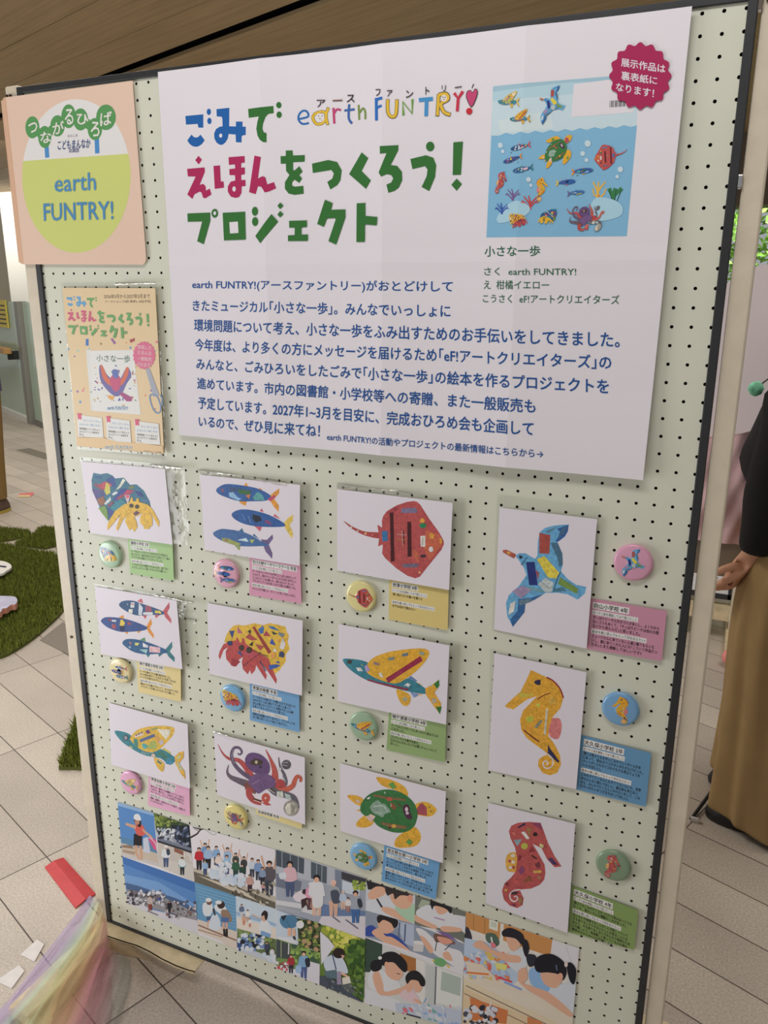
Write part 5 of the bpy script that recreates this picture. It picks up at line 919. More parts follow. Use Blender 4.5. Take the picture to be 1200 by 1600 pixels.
a_ = [('p', (86, 142, 208), PA), ('p', (146, 182, 222), [(58, 55), (300, 130), (302, 150), (60, 80)]), ('p', (90, 140, 180), [(84, 290), (320, 350), (325, 400), (88, 335)]), ('p', (206, 190, 172), [(85, 330), (325, 400), (335, 490), (90, 420)]), ('p', (150, 120, 100), [(88, 345), (150, 345), (170, 370), (90, 360)]), ('p', (176, 150, 130), [(95, 375), (180, 390), (170, 410), (95, 392)]), ('p', (206, 200, 200), [(92, 395), (330, 465), (335, 490), (90, 420)]),
    ('p', (40, 34, 40), [(168, 268), (225, 275), (222, 350), (165, 345)]), ('p', SKIN, [(172, 345), (195, 348), (190, 395), (210, 440), (196, 440), (176, 395)]), ('p', SKIN, [(202, 348), (222, 350), (226, 400), (228, 445), (212, 442), (208, 395)]), ('s', (226, 96, 84), [(172, 215), (215, 205), (240, 235), (238, 278), (190, 275)]), ('p', SKIN, [(112, 198), (120, 196), (182, 212), (180, 238), (112, 210)]), ('p', SKIN, [(222, 230), (290, 285), (300, 305), (285, 300), (230, 255)]),
    ('s', (50, 36, 36), [(170, 170), (212, 178), (216, 215), (204, 225), (178, 200)]), ('e', (196, 140, 116), 190, 190, 16, 20), ('s', (236, 236, 238), [(167, 165), (172, 142), (195, 136), (212, 155), (213, 180), (175, 174)]), ('p', (204, 210, 226), [(230, 300), (262, 290), (280, 400), (232, 390)]), ('p', (222, 90, 140), [(262, 300), (322, 305), (328, 385), (300, 370)]), ('w', (240, 190, 210), [(270, 290), (310, 330), (326, 390)], 8)]
PB = [(300, 130), (540, 210), (555, 385), (325, 310)]
b_ = [('p', (64, 84, 60), PB), ('p', (126, 146, 62), [(300, 130), (400, 165), (390, 200), (330, 215), (312, 190)])] + blobs([(150, 166, 78), (98, 122, 50), (60, 80, 44)], 310, 145, 480, 215, 46, 12, 1) + [('p', (38, 46, 60), [(420, 210), (540, 215), (555, 385), (430, 345)]), ('p', (190, 192, 200), [(318, 255), (420, 280), (470, 330), (480, 350), (325, 300)]), ('p', (120, 128, 150), [(325, 285), (555, 365), (555, 385), (325, 310)])] + blobs([(226, 228, 234), (210, 215, 225), (60, 66, 80), (180, 190, 205)], 326, 235, 440, 300, 60, 8, 2, 1.6) + blobs([(70, 84, 120), (40, 44, 56), (150, 160, 180)], 430, 225, 540, 340, 40, 8, 3, 1.8)
PC = [(325, 310), (555, 385), (575, 592), (335, 490)]
c_ = [('p', (206, 196, 186), PC), ('p', (46, 50, 56), [(325, 310), (555, 385), (556, 400), (326, 325)]), ('p', (150, 96, 76), [(438, 362), (500, 385), (500, 415), (438, 388)]), ('w', (220, 216, 210), [(505, 395), (508, 430)], 10), ('w', (222, 218, 214), [(520, 405), (545, 420), (550, 455)], 10), ('p', (212, 206, 198), [(330, 440), (560, 470), (575, 592), (335, 490)])] + fig(383, 492, 146, (222, 226, 232), (70, 90, 130), cap=(238, 238, 238)) + [('s', (60, 70, 90), [(385, 375), (405, 372), (410, 405), (392, 412)])] + fig(492, 545, 120, (70, 150, 150), (40, 42, 52)) + [('s', (222, 230, 232), [(470, 440), (510, 450), (512, 485), (475, 485)])]
PD = [(90, 420), (575, 592), (600, 946), (125, 736)]
d_ = [('p', (88, 140, 206), PD), ('p', (66, 118, 192), [(90, 420), (575, 592), (578, 660), (96, 470)]), ('p', (118, 164, 220), [(105, 540), (330, 590), (585, 745), (585, 800), (300, 680), (115, 610)]), ('p', (74, 104, 150), [(113, 596), (200, 618), (330, 665), (420, 690), (500, 720), (590, 790), (592, 850), (120, 640)]), ('p', (150, 148, 152), [(118, 640), (340, 682), (590, 800), (590, 860), (400, 800), (122, 720)]), ('p', (214, 210, 218), [(122, 700), (300, 780), (592, 850), (602, 948), (125, 738)])]
d_ += blobs([(226, 226, 232), (70, 66, 76), (190, 190, 200), (120, 112, 120)], 125, 650, 370, 745, 110, 9, 5, 1.4) + blobs([(90, 84, 92), (200, 196, 200), (140, 110, 110)], 380, 720, 588, 830, 60, 8, 6) + fig(278, 780, 100, (196, 180, 176), (150, 70, 60)) + fig(408, 792, 76, (36, 36, 46), (36, 36, 46)) + fig(150, 715, 66, (60, 60, 80), (190, 190, 200)) + fig(340, 740, 60, (70, 90, 150), (210, 210, 220)) + [('w', (84, 80, 96), [(260, 782), (330, 812)], 4), ('w', (84, 80, 96), [(400, 792), (450, 812)], 4)]
photo_sheet('leftmost photo sheet with a child in a white cap by the sea', cr, [(58, 55), (540, 210), (600, 946), (125, 736)], W1, [(PA, a_), (PB, b_), (PC, c_), (PD, d_)])
PE = [(540, 210), (1115, 375), (1117, 772), (575, 592)]
W2 = (214, 212, 214)
e_ = [('p', (222, 218, 222), PE), ('p', (186, 176, 160), [(555, 490), (1117, 690), (1117, 772), (575, 592)]), ('p', (104, 98, 84), [(565, 520), (900, 640), (1117, 730), (1117, 772), (575, 592)]), ('p', (202, 190, 170), [(590, 545), (760, 600), (900, 650), (1000, 720), (800, 640)]), ('t', (70, 60, 56), [(545, 295), (590, 270), (620, 240), (680, 240), (740, 258)], 14, 4), ('t', (70, 60, 56), [(620, 240), (560, 225)], 12, 5), ('w', (110, 100, 96), [(640, 238), (700, 275), (720, 265)], 3), ('w', (110, 100, 96), [(600, 250), (570, 235)], 4)]
rnd = random.Random(11)
row = [(645, 470, 140, (110, 150, 200), 'up'), (720, 480, 130, (130, 170, 210), None), (795, 500, 140, (150, 180, 214), 'up'), (850, 520, 124, (70, 80, 76), 'up'), (905, 540, 120, (60, 60, 66), 'up'), (960, 560, 130, (196, 206, 216), None), (1000, 580, 140, (120, 150, 196), None), (1075, 680, 230, (90, 84, 92), 'up')]
for x, y, h, t, a in row: e_ += fig(x, y, h, t, (60, 66, 84), arm=a)
e_ += fig(605, 510, 150, (196, 44, 54), (40, 36, 44)) + fig(665, 500, 150, (150, 180, 214), (30, 28, 34)) + fig(735, 520, 120, (226, 206, 196), (70, 90, 150)) + fig(790, 540, 130, (150, 190, 222), (60, 80, 130)) + fig(645, 545, 100, (140, 176, 212), (60, 80, 120))
e_ += fig(850, 570, 135, (46, 96, 70), (40, 70, 60)) + fig(895, 580, 110, (40, 70, 60), (40, 44, 50)) + fig(945, 660, 120, (196, 150, 140), (60, 40, 50)) + fig(1030, 610, 120, (130, 150, 180), (40, 44, 56)) + fig(1035, 665, 75, (196, 150, 150), (60, 50, 60), cap=(210, 190, 160))
e_ += blobs([(208, 220, 234), (226, 232, 240), (186, 204, 224), (238, 240, 244)], 690, 500, 770, 560, 26, 20, 12) + blobs([(208, 220, 234), (226, 232, 240), (186, 204, 224)], 760, 540, 910, 620, 40, 19, 13) + blobs([(208, 220, 234), (236, 240, 244)], 745, 455, 810, 520, 14, 16, 14) + blobs([(120, 112, 96), (190, 180, 160), (86, 80, 70)], 600, 600, 1110, 760, 50, 16, 15, .4)
PF = [(575, 592), (850, 682), (860, 1046), (600, 946)]
f_ = [('p', (96, 150, 190), PF)] + [('w', (136, 180, 208), [(580 + r * 7, 620 + r * 22), (850, 700 + r * 22)], 3, 1) for r in range(10)] + [('p', (210, 196, 182), [(592, 840), (860, 925), (862, 1050), (600, 946)]), ('w', (140, 100, 80), [(600, 880), (720, 930), (860, 985)], 9, 1), ('w', (170, 130, 104), [(600, 910), (760, 960)], 7, 1), ('p', (214, 210, 214), [(600, 925), (750, 985), (780, 1015), (600, 946)])]
f_ += [('s', (226, 230, 236), [(630, 740), (660, 728), (695, 745), (690, 800), (660, 825), (632, 800)]), ('e', (120, 84, 66), 672, 728, 18, 18), ('e', (238, 238, 240), 668, 712, 20, 14), ('p', (70, 90, 130), [(655, 820), (690, 825), (680, 850), (655, 850)]), ('w', SKIN, [(670, 850), (662, 895)], 12, 1), ('s', (216, 226, 238), [(690, 820), (720, 805), (745, 850), (745, 905), (700, 915), (668, 890)]), ('w', (60, 50, 50), [(700, 770), (712, 815)], 12), ('s', (232, 234, 238), [(712, 745), (770, 745), (790, 790), (760, 810), (715, 780)]), ('e', (60, 44, 40), 752, 745, 26, 26), ('e', (236, 236, 238), 735, 728, 22, 13), ('s', (150, 120, 100), [(755, 780), (800, 785), (825, 840), (810, 860), (760, 830)]), ('p', (80, 110, 160), [(752, 825), (808, 830), (800, 865), (752, 860)]), ('w', SKIN, [(768, 862), (770, 910)], 15, 1), ('w', SKIN, [(790, 862), (790, 910)], 14, 1), ('w', (40, 36, 40), [(772, 905), (776, 955)], 15, 1), ('w', (40, 36, 40), [(790, 905), (790, 960)], 15, 1)]
PG = [(850, 682), (1117, 772), (1120, 976), (860, 902)]
g_ = [('p', (206, 222, 236), PG), ('p', (150, 180, 210), [(855, 790), (980, 820), (1119, 870), (1119, 890), (856, 815)]), ('p', (222, 210, 198), [(857, 830), (1119, 900), (1120, 976), (860, 902)])] + fig(890, 830, 90, (96, 110, 140), (200, 196, 200)) + fig(930, 860, 84, (230, 228, 226), (190, 160, 140)) + fig(905, 880, 70, SKIN, (206, 120, 90)) + fig(945, 895, 60, (236, 236, 236), (200, 120, 90)) + [('w', SKIN, [(960, 810), (1010, 835)], 8, 1), ('s', (226, 228, 232), [(1020, 850), (1060, 850), (1090, 900), (1080, 950), (1010, 920)]), ('e', SKIN, 1040, 830, 20, 26), ('s', (42, 36, 38), [(1025, 800), (1045, 782), (1065, 800), (1060, 840), (1048, 845), (1040, 815), (1022, 820)]), ('p', (120, 160, 206), [(1020, 915), (1085, 940), (1080, 970), (1015, 945)])]
PH = [(860, 902), (1120, 976), (1122, 1142), (858, 1046)]
h_ = [('p', (96, 116, 70), PH)] + blobs([(126, 146, 84), (70, 92, 50), (150, 166, 96)], 870, 910, 1110, 1000, 60, 13, 21) + [('p', (190, 196, 206), [(858, 1020), (1000, 1060), (1122, 1110), (1122, 1142), (858, 1046)])] + blobs([(60, 84, 140), (210, 220, 232), (40, 42, 54), (110, 140, 190), (232, 236, 240)], 868, 940, 1040, 1050, 70, 13, 22, 1.3) + fig(1060, 1080, 90, (60, 70, 100), (60, 60, 70)) + fig(1095, 1110, 80, (226, 230, 236), (70, 80, 120)) + blobs([(226, 232, 240), (200, 214, 230)], 1040, 1070, 1115, 1120, 16, 14, 23)
photo_sheet('photo sheet with a cheering crowd of people behind white rubbish bags', cr, [(540, 210), (1115, 375), (1122, 1142), (600, 946)], W2, [(PE, e_), (PF, f_), (PG, g_), (PH, h_)])
cr = (420, 1310, 3.87097); W3 = (204, 200, 204)
PI = [(42, 65), (588, 240), (584, 612), (45, 432)]
i_ = [('p', (150, 156, 170), PI), ('p', (170, 174, 184), [(42, 65), (440, 190), (440, 300), (44, 210)]), ('p', (70, 80, 92), [(44, 68), (215, 122), (212, 216), (44, 165)]), ('w', (150, 156, 166), [(80, 80), (80, 175)], 4, 1), ('w', (150, 156, 166), [(130, 95), (130, 190)], 4, 1), ('w', (150, 156, 166), [(178, 110), (178, 205)], 4, 1), ('p', (76, 88, 98), [(255, 140), (352, 172), (350, 275), (255, 240)]), ('w', (150, 156, 166), [(290, 152), (288, 250)], 4, 1), ('w', (150, 156, 166), [(322, 160), (320, 262)], 4, 1), ('p', (116, 126, 146), [(400, 185), (440, 198), (440, 330), (400, 320)]), ('p', (60, 60, 66), [(440, 200), (588, 245), (588, 300), (440, 245)]), ('p', (190, 200, 212), [(445, 255), (550, 285), (548, 350), (445, 325)]), ('p', (104, 112, 130), [(44, 210), (200, 262), (190, 330), (44, 290)]), ('p', (196, 196, 200), [(44, 372), (200, 395), (300, 440), (300, 470), (45, 400)]), ('p', (150, 156, 164), [(45, 400), (200, 425), (200, 440), (45, 425)]), ('p', (96, 120, 160), [(300, 390), (440, 420), (584, 440), (584, 480), (310, 470)]), ('p', (200, 194, 202), [(320, 470), (584, 470), (584, 612), (300, 515)])]
i_ += blobs([(126, 150, 60), (166, 180, 84)], 510, 262, 586, 310, 26, 11, 31) + [('w', (196, 200, 206), [(48 + 6 * j, 405 + 1.6 * j), (48 + 6 * j, 428 + 1.2 * j)], 2, 1) for j in range(24)]
i_ += fig(128, 352, 215, (206, 166, 176), (70, 84, 120)) + [('s', (214, 220, 228), [(62, 215), (100, 205), (105, 240), (72, 245)])] + [('s', (226, 214, 222), [(148, 345), (200, 312), (235, 330), (230, 375), (170, 380)]), ('p', (60, 40, 46), [(195, 370), (235, 355), (265, 400), (260, 430), (235, 432), (228, 400), (200, 425)]), ('e', (50, 40, 42), 218, 322, 16, 16), ('p', SKIN, [(228, 372), (255, 380), (262, 420), (240, 420)])]
i_ += fig(255, 430, 165, (226, 150, 180), (90, 60, 70), cap=(222, 220, 222)) + fig(290, 465, 245, (222, 222, 226), (206, 170, 150)) + [('s', (226, 226, 230), [(270, 290), (315, 280), (328, 400), (270, 410)])] + fig(392, 470, 220, (150, 156, 166), (204, 160, 140), cap=(216, 180, 170)) + [('s', (70, 76, 92), [(375, 320), (420, 315), (432, 380), (390, 390)])] + fig(450, 430, 116, (170, 186, 206), (206, 170, 150), cap=(196, 180, 170)) + fig(525, 510, 195, (150, 156, 170), (60, 100, 156)) + [('s', (50, 56, 70), [(536, 370), (556, 365), (566, 410), (545, 415)])] + fig(480, 445, 90, (226, 220, 220), (170, 120, 110))
i_ += [('w', (90, 92, 106), [(385, 470), (430, 505)], 6, 1), ('w', (90, 92, 106), [(465, 490), (540, 545)], 6, 1)]
PJ = [(45, 432), (314, 515), (310, 690), (46, 604)]
j_ = [('p', (186, 200, 214), PJ)] + [('p', (62, 72, 46), [(170, 480), (314, 515), (310, 690), (180, 640)])] + blobs([(90, 106, 56), (44, 54, 34), (176, 140, 104), (150, 166, 70)], 180, 490, 310, 680, 90, 13, 41) + [('s', (72, 120, 156), [(70, 480), (120, 462), (170, 480), (165, 530), (110, 545), (75, 520)]), ('p', (40, 46, 60), [(72, 470), (110, 462), (90, 500)]), ('w', (60, 110, 140), [(100, 480), (130, 540)], 8), ('e', (226, 226, 226), 190, 520, 24, 24), ('w', SKIN, [(125, 540), (125, 590)], 22, 1), ('w', SKIN, [(150, 545), (155, 590)], 18, 1), ('w', (50, 46, 50), [(150, 590), (160, 612)], 12, 1), ('p', (222, 222, 228), [(46, 590), (140, 600), (180, 630), (150, 640), (46, 606)])]
PK = [(46, 604), (310, 690), (308, 880), (44, 782)]
k_ = [('p', (110, 140, 72), PK)] + blobs([(140, 170, 80), (80, 110, 50), (60, 90, 70)], 140, 640, 308, 760, 70, 15, 51) + [('p', (66, 74, 76), [(46, 610), (130, 640), (128, 730), (46, 720)]), ('w', (150, 160, 120), [(75, 620), (75, 720)], 5, 1), ('w', (190, 190, 186), [(122, 632), (120, 700)], 8, 1), ('p', (226, 222, 232), [(44, 770), (160, 790), (240, 740), (308, 760), (308, 880), (44, 782)])] + fig(135, 815, 115, (160, 50, 54), (50, 46, 56)) + fig(212, 848, 168, (120, 160, 196), (70, 88, 140)) + [('s', (40, 46, 60), [(220, 730), (245, 725), (250, 770), (228, 775)]), ('s', (150, 180, 216), [(165, 770), (195, 770), (195, 812), (165, 808)])] + blobs([(200, 70, 84), (226, 226, 230), (150, 60, 76)], 50, 750, 115, 795, 24, 9, 52)
PL = [(314, 515), (584, 612), (575, 992), (308, 882)]
l_ = [('p', (96, 122, 50), PL)] + blobs([(196, 196, 76), (150, 160, 56), (120, 146, 50), (216, 206, 104)], 330, 530, 560, 680, 130, 15, 61) + blobs([(70, 104, 40), (96, 130, 50), (50, 84, 34)], 490, 620, 580, 970, 110, 17, 62) + [('p', (216, 214, 222), [(312, 560), (360, 600), (400, 650), (320, 760)]), ('p', (70, 78, 92), [(308, 830), (370, 830), (450, 890), (570, 985), (570, 992), (308, 882)]), ('p', (90, 96, 96), [(420, 860), (480, 850), (530, 930), (480, 930)])] + blobs([(60, 66, 70), (120, 124, 120)], 320, 850, 560, 960, 40, 10, 63, .5)
l_ += [('s', (196, 206, 220), [(335, 740), (370, 705), (430, 705), (465, 750), (480, 810), (430, 810), (380, 820), (345, 790)]), ('p', (84, 110, 120), [(335, 800), (410, 790), (430, 850), (350, 835)]), ('p', (150, 136, 164), [(415, 800), (440, 800), (440, 880), (415, 880)]), ('e', (46, 34, 34), 425, 690, 36, 32), ('p', SKIN, [(440, 700), (462, 705), (450, 725)]), ('w', (60, 70, 110), [(385, 690), (410, 790)], 7, 1), ('w', SKIN, [(440, 810), (485, 835)], 13, 1), ('p', (226, 220, 206), [(445, 840), (490, 830), (500, 870), (450, 880)])]
photo_sheet('photo sheet with children picking litter above a person squatting by a hedge', cr, [(42, 65), (588, 240), (575, 992), (44, 782)], W3, [(PI, i_), (PJ, j_), (PK, k_), (PL, l_)])
cr = (560, 1360, 3.33333); W4 = (186, 180, 182)
PM = [(40, 50), (296, 130), (292, 280), (38, 208)]
m_ = [('p', (170, 174, 184), PM), ('p', (36, 34, 38), [(40, 50), (150, 82), (120, 100), (50, 100)]), ('p', (200, 204, 212), [(40, 160), (140, 130), (290, 240), (292, 280), (38, 208)]), ('p', (206, 196, 190), [(110, 90), (150, 100), (140, 140)]), ('s', SKIN, [(50, 120), (90, 85), (135, 90), (140, 120), (100, 145), (60, 150)]), ('p', (50, 50, 60), [(92, 150), (118, 195), (128, 190), (100, 145)]), ('s', SKIN, [(125, 190), (180, 200), (260, 250), (270, 275), (200, 250), (130, 215)]), ('s', (146, 176, 150), [(190, 190), (294, 175), (294, 270), (240, 250)]), ('s', SKIN, [(165, 130), (200, 110), (262, 130), (285, 140), (270, 190), (230, 200), (185, 175)]), ('s', (46, 40, 42), [(140, 78), (200, 85), (280, 118), (270, 150), (262, 135), (220, 130), (190, 150), (180, 120), (150, 130)]), ('e', (206, 140, 116), 270, 145, 14, 20)]
PN = [(296, 130), (560, 215), (557, 384), (292, 280)]
n_ = [('p', (96, 100, 92), PN), ('p', (140, 150, 130), [(330, 150), (380, 165), (340, 200), (310, 190)]), ('p', (206, 204, 212), [(500, 230), (558, 240), (556, 330), (520, 300)]), ('s', (222, 222, 228), [(300, 215), (360, 180), (420, 200), (490, 225), (535, 290), (520, 320), (420, 300), (330, 260)]), ('s', SKIN, [(292, 230), (320, 245), (380, 275), (410, 290), (400, 305), (340, 285), (292, 260)]), ('s', SKIN, [(425, 300), (450, 290), (530, 300), (530, 318), (450, 320)]), ('s', SKIN, [(395, 180), (430, 185), (470, 200), (450, 225), (415, 225)]), ('s', (32, 30, 34), [(375, 160), (430, 165), (485, 190), (480, 225), (462, 205), (430, 190), (395, 185), (385, 205)]), ('w', (150, 110, 150), [(395, 245), (450, 260)], 6), ('p', (222, 220, 222), [(292, 285), (400, 305), (540, 370), (557, 384), (292, 280)]), ('p', (110, 80, 140), [(400, 312), (470, 330), (520, 370), (460, 350)])]
PO = [(38, 208), (292, 280), (400, 318), (557, 384), (548, 552), (300, 452), (36, 350)]
o_ = [('p', (120, 130, 146), PO), ('p', (150, 160, 180), [(190, 260), (290, 285), (290, 400), (240, 380)]), ('w', (80, 92, 120), [(215, 270), (210, 350)], 8, 1), ('w', (70, 84, 116), [(245, 280), (240, 372)], 8, 1), ('s', (44, 66, 142), [(38, 300), (70, 285), (110, 310), (200, 340), (270, 420), (200, 400), (110, 350), (38, 340)]), ('s', SKIN, [(70, 325), (110, 300), (140, 340), (180, 350), (262, 410), (265, 432), (200, 410), (130, 372)]), ('s', SKIN, [(100, 270), (130, 250), (180, 275), (185, 310), (150, 330), (115, 315)]), ('s', (30, 28, 30), [(98, 240), (140, 228), (200, 255), (205, 285), (185, 300), (170, 275), (130, 258), (105, 275)]), ('p', (222, 220, 226), [(36, 345), (150, 380), (300, 430), (548, 520), (548, 552), (300, 452)]), ('w', (206, 80, 80), [(90, 375), (190, 410)], 8), ('p', (176, 172, 172), [(288, 372), (342, 380), (336, 425), (285, 420)]), ('e', (206, 204, 204), 314, 376, 28, 10, 8)]
o_ += [('s', (214, 212, 216), [(300, 310), (340, 310), (400, 360), (470, 400), (540, 430), (545, 520), (450, 470), (380, 420)]), ('s', SKIN, [(320, 345), (345, 350), (390, 410), (370, 428)]), ('s', (104, 74, 66), [(395, 330), (450, 340), (500, 370), (495, 385), (430, 375), (400, 370)]), ('s', (190, 130, 110), [(410, 345), (470, 355), (490, 375), (440, 385)]), ('w', (60, 60, 66), [(410, 360), (400, 420)], 5), ('w', (60, 60, 66), [(480, 385), (450, 415)], 5), ('s', SKIN, [(440, 430), (470, 425), (490, 470), (450, 460)]), ('s', (92, 146, 92), [(390, 465), (430, 455), (460, 480), (440, 502), (405, 495)]), ('p', (226, 190, 80), [(450, 485), (480, 500), (470, 510)]), ('p', (226, 190, 80), [(380, 470), (395, 462), (398, 475)])]
PP = [(36, 350), (300, 452), (548, 552), (538, 830), (28, 690)]
p_ = [('p', (176, 176, 174), PP), ('p', (48, 66, 56), [(36, 350), (125, 385), (120, 530), (32, 530)]), ('p', (150, 96, 50), [(215, 430), (302, 460), (300, 530), (215, 520)]), ('p', (206, 204, 200), [(300, 460), (345, 475), (345, 690), (300, 680)]), ('p', (164, 168, 166), [(352, 490), (400, 500), (395, 700), (350, 690)]), ('w', (60, 66, 80), [(405, 500), (398, 700)], 6, 1), ('p', (190, 192, 188), [(410, 505), (545, 555), (540, 720), (405, 690)]), ('p', (146, 158, 150), [(435, 525), (535, 560), (530, 655), (428, 622)]), ('p', (222, 222, 228), [(30, 612), (215, 680), (200, 740), (28, 690)]), ('p', (160, 168, 184), [(190, 690), (380, 700), (538, 730), (538, 830), (200, 745)])]
p_ += blobs([(200, 210, 222), (120, 150, 190), (210, 100, 110), (226, 228, 232), (90, 150, 140)], 230, 700, 530, 800, 46, 16, 71, .4) + [('w', (40, 40, 50), [(250, 748), (325, 768)], 8, 1)]
p_ += [('s', (222, 222, 226), [(52, 560), (70, 515), (110, 510), (200, 570), (222, 610), (190, 650), (120, 640), (60, 610)]), ('s', SKIN, [(75, 540), (105, 525), (130, 590), (140, 630), (220, 610), (262, 590), (275, 600), (220, 640), (120, 650), (85, 600)]), ('s', SKIN, [(150, 480), (190, 470), (225, 520), (232, 545), (205, 572), (165, 560), (140, 525)]), ('s', (28, 26, 32), [(100, 480), (130, 432), (190, 425), (245, 470), (255, 515), (240, 530), (215, 510), (185, 480), (150, 480), (145, 500), (120, 490)]), ('s', (28, 26, 32), [(62, 500), (75, 470), (110, 468), (125, 490), (110, 520), (75, 525)]), ('e', (226, 222, 222), 113, 455, 10, 9), ('e', (206, 150, 124), 146, 492, 10, 18), ('w', (60, 40, 40), [(200, 535), (218, 540)], 4)]
p_ += [('s', (196, 170, 176), [(215, 650), (260, 610), (300, 640), (320, 690), (270, 685)]), ('s', SKIN, [(245, 600), (262, 560), (285, 575), (280, 620), (258, 635)]), ('s', SKIN, [(285, 570), (320, 575), (335, 605), (315, 635), (290, 620)]), ('s', (30, 28, 32), [(245, 555), (270, 525), (310, 525), (345, 565), (345, 600), (325, 600), (310, 575), (275, 570), (255, 590)]), ('w', SKIN, [(290, 670), (325, 690)], 14, 1), ('w', (230, 230, 234), [(355, 690), (370, 660)], 6, 1), ('w', (120, 150, 200), [(340, 690), (352, 665)], 6, 1)]
photo_sheet('photo sheet with children cutting and gluing at tables, left of the rightmost sheet', cr, [(40, 50), (560, 215), (538, 830), (28, 690)], W4, [(PM, m_), (PN, n_), (PO, o_), (PP, p_)])
W5 = (170, 162, 160)
PQ = [(560, 215), (1150, 405), (1112, 835), (544, 560)]
q_ = [('p', (196, 190, 184), PQ), ('p', (158, 108, 58), [(560, 215), (1010, 360), (1005, 450), (560, 300)]), ('w', (120, 80, 40), [(600, 230), (600, 310)], 3, 1), ('w', (120, 80, 40), [(660, 250), (655, 330)], 3, 1), ('p', (206, 206, 196), [(682, 252), (728, 268), (725, 318), (680, 302)]), ('p', (150, 156, 140), [(690, 264), (720, 274), (718, 300), (690, 290)]), ('p', (214, 212, 206), [(740, 275), (758, 280), (752, 390), (735, 380)]), ('p', (186, 184, 190), [(1010, 365), (1150, 408), (1130, 530), (1000, 440)]), ('w', (150, 150, 160), [(1080, 390), (1110, 480)], 4, 1), ('s', (60, 80, 70), [(665, 330), (710, 330), (735, 370), (720, 395), (670, 370)]), ('s', (40, 40, 50), [(560, 295), (580, 310), (592, 360), (560, 360)])]
q_ += [('p', (150, 166, 186), [(550, 350), (690, 380), (760, 450), (860, 540), (800, 600), (550, 480)]), ('p', (190, 178, 160), [(548, 555), (700, 560), (900, 640), (1110, 760), (1112, 835), (900, 760)]), ('p', (206, 196, 180), [(600, 590), (900, 650), (1000, 720), (1000, 740), (760, 680)])] + blobs([(206, 120, 70), (226, 190, 90), (150, 170, 200), (210, 214, 222), (196, 90, 80), (120, 140, 170)], 555, 420, 790, 560, 90, 18, 81, .5) + [('p', (206, 202, 110), [(710, 478), (775, 490), (770, 520), (720, 510)]), ('w', (206, 60, 66), [(730, 555), (800, 580)], 9), ('w', (110, 130, 180), [(760, 580), (850, 620)], 9), ('p', (226, 210, 190), [(560, 470), (650, 490), (720, 560), (570, 540)]), ('w', (206, 110, 50), [(565, 530), (680, 540)], 10)]
q_ += [('s', (206, 212, 220), [(770, 440), (830, 410), (875, 430), (880, 490), (840, 530), (780, 490)]), ('s', SKIN, [(600, 380), (640, 365), (700, 410), (780, 435), (840, 445), (840, 478), (760, 470), (680, 425), (610, 400)]), ('s', SKIN, [(770, 340), (800, 325), (845, 355), (840, 395), (810, 420), (785, 400)]), ('s', (28, 26, 34), [(750, 315), (790, 298), (850, 325), (865, 365), (850, 385), (820, 355), (775, 345), (752, 340)]), ('s', (28, 26, 34), [(855, 360), (880, 365), (890, 410), (872, 450), (855, 400)]), ('w', (226, 222, 216), [(692, 345), (700, 385)], 9, 1), ('s', (206, 110, 120), [(690, 375), (712, 380), (716, 400), (695, 400)])]
q_ += [('s', (32, 34, 44), [(875, 440), (920, 440), (930, 480), (890, 500)]), ('s', (206, 212, 222), [(1000, 600), (1060, 590), (1130, 580), (1120, 740), (1040, 680), (960, 640)]), ('s', (120, 156, 196), [(890, 520), (930, 510), (1000, 590), (970, 640), (900, 590)]), ('s', SKIN, [(830, 570), (870, 590), (930, 610), (1000, 640), (1105, 730), (1100, 760), (980, 680), (880, 620)]), ('s', SKIN, [(835, 520), (870, 505), (880, 560), (850, 585), (832, 570)]), ('s', SKIN, [(950, 530), (1000, 520), (1060, 560), (1030, 610), (970, 590)]), ('s', (20, 20, 28), [(918, 470), (950, 440), (1010, 435), (1070, 475), (1085, 530), (1065, 570), (1040, 540), (990, 530), (940, 530), (920, 510)]), ('s', (20, 20, 28), [(1085, 490), (1110, 480), (1135, 520), (1125, 590), (1100, 570)]), ('e', (206, 150, 126), 1052, 552, 14, 20), ('e', (214, 200, 190), 1082, 488, 9, 14), ('w', (70, 80, 110), [(1030, 490), (1035, 520)], 6)]
PR = [(544, 560), (700, 635), (1112, 835), (1100, 900), (536, 880)]
r_ = [('p', (170, 150, 120), PR), ('p', (190, 176, 150), [(546, 560), (1112, 840), (1110, 870), (546, 610)]), ('w', (110, 90, 70), [(560, 600), (1100, 860)], 6, 1), ('w', (110, 90, 70), [(550, 640), (1000, 860)], 5, 1), ('p', (164, 92, 50), [(580, 660), (780, 730), (770, 800), (590, 780)]), ('w', (206, 204, 200), [(690, 680), (680, 760)], 6, 1), ('p', (164, 100, 60), [(880, 760), (960, 790), (950, 850), (880, 850)])] + blobs([(214, 214, 220), (36, 34, 40), (190, 196, 210), (60, 60, 70)], 548, 710, 720, 850, 80, 13, 91)
photo_sheet('rightmost photo sheet with two dark haired children working at a table', cr, [(560, 215), (1150, 405), (1100, 900), (536, 880)], W5, [(PQ, q_), (PR, r_)])
# bare staple left in the board
z = Surf(.001); a = z.hit(288.6, 964.6); b = z.hit(307, 968.5)
props(MB().tube([(a[0], -.001, a[1]), (a[0], -.003, a[1]), (b[0], -.003, b[1]), (b[0], -.001, b[1])], .0007, 8).build('wire_staple', mat('wire', (120, 112, 98), .4, metal=.8)), 'bare grey wire clip bridging two pegboard holes right of the sardine sheet', 'wire clip')
# ================================================================ AROUND THE BOARD
def struct(o, label):
    o['kind'] = 'structure'; o['label'] = label; return o
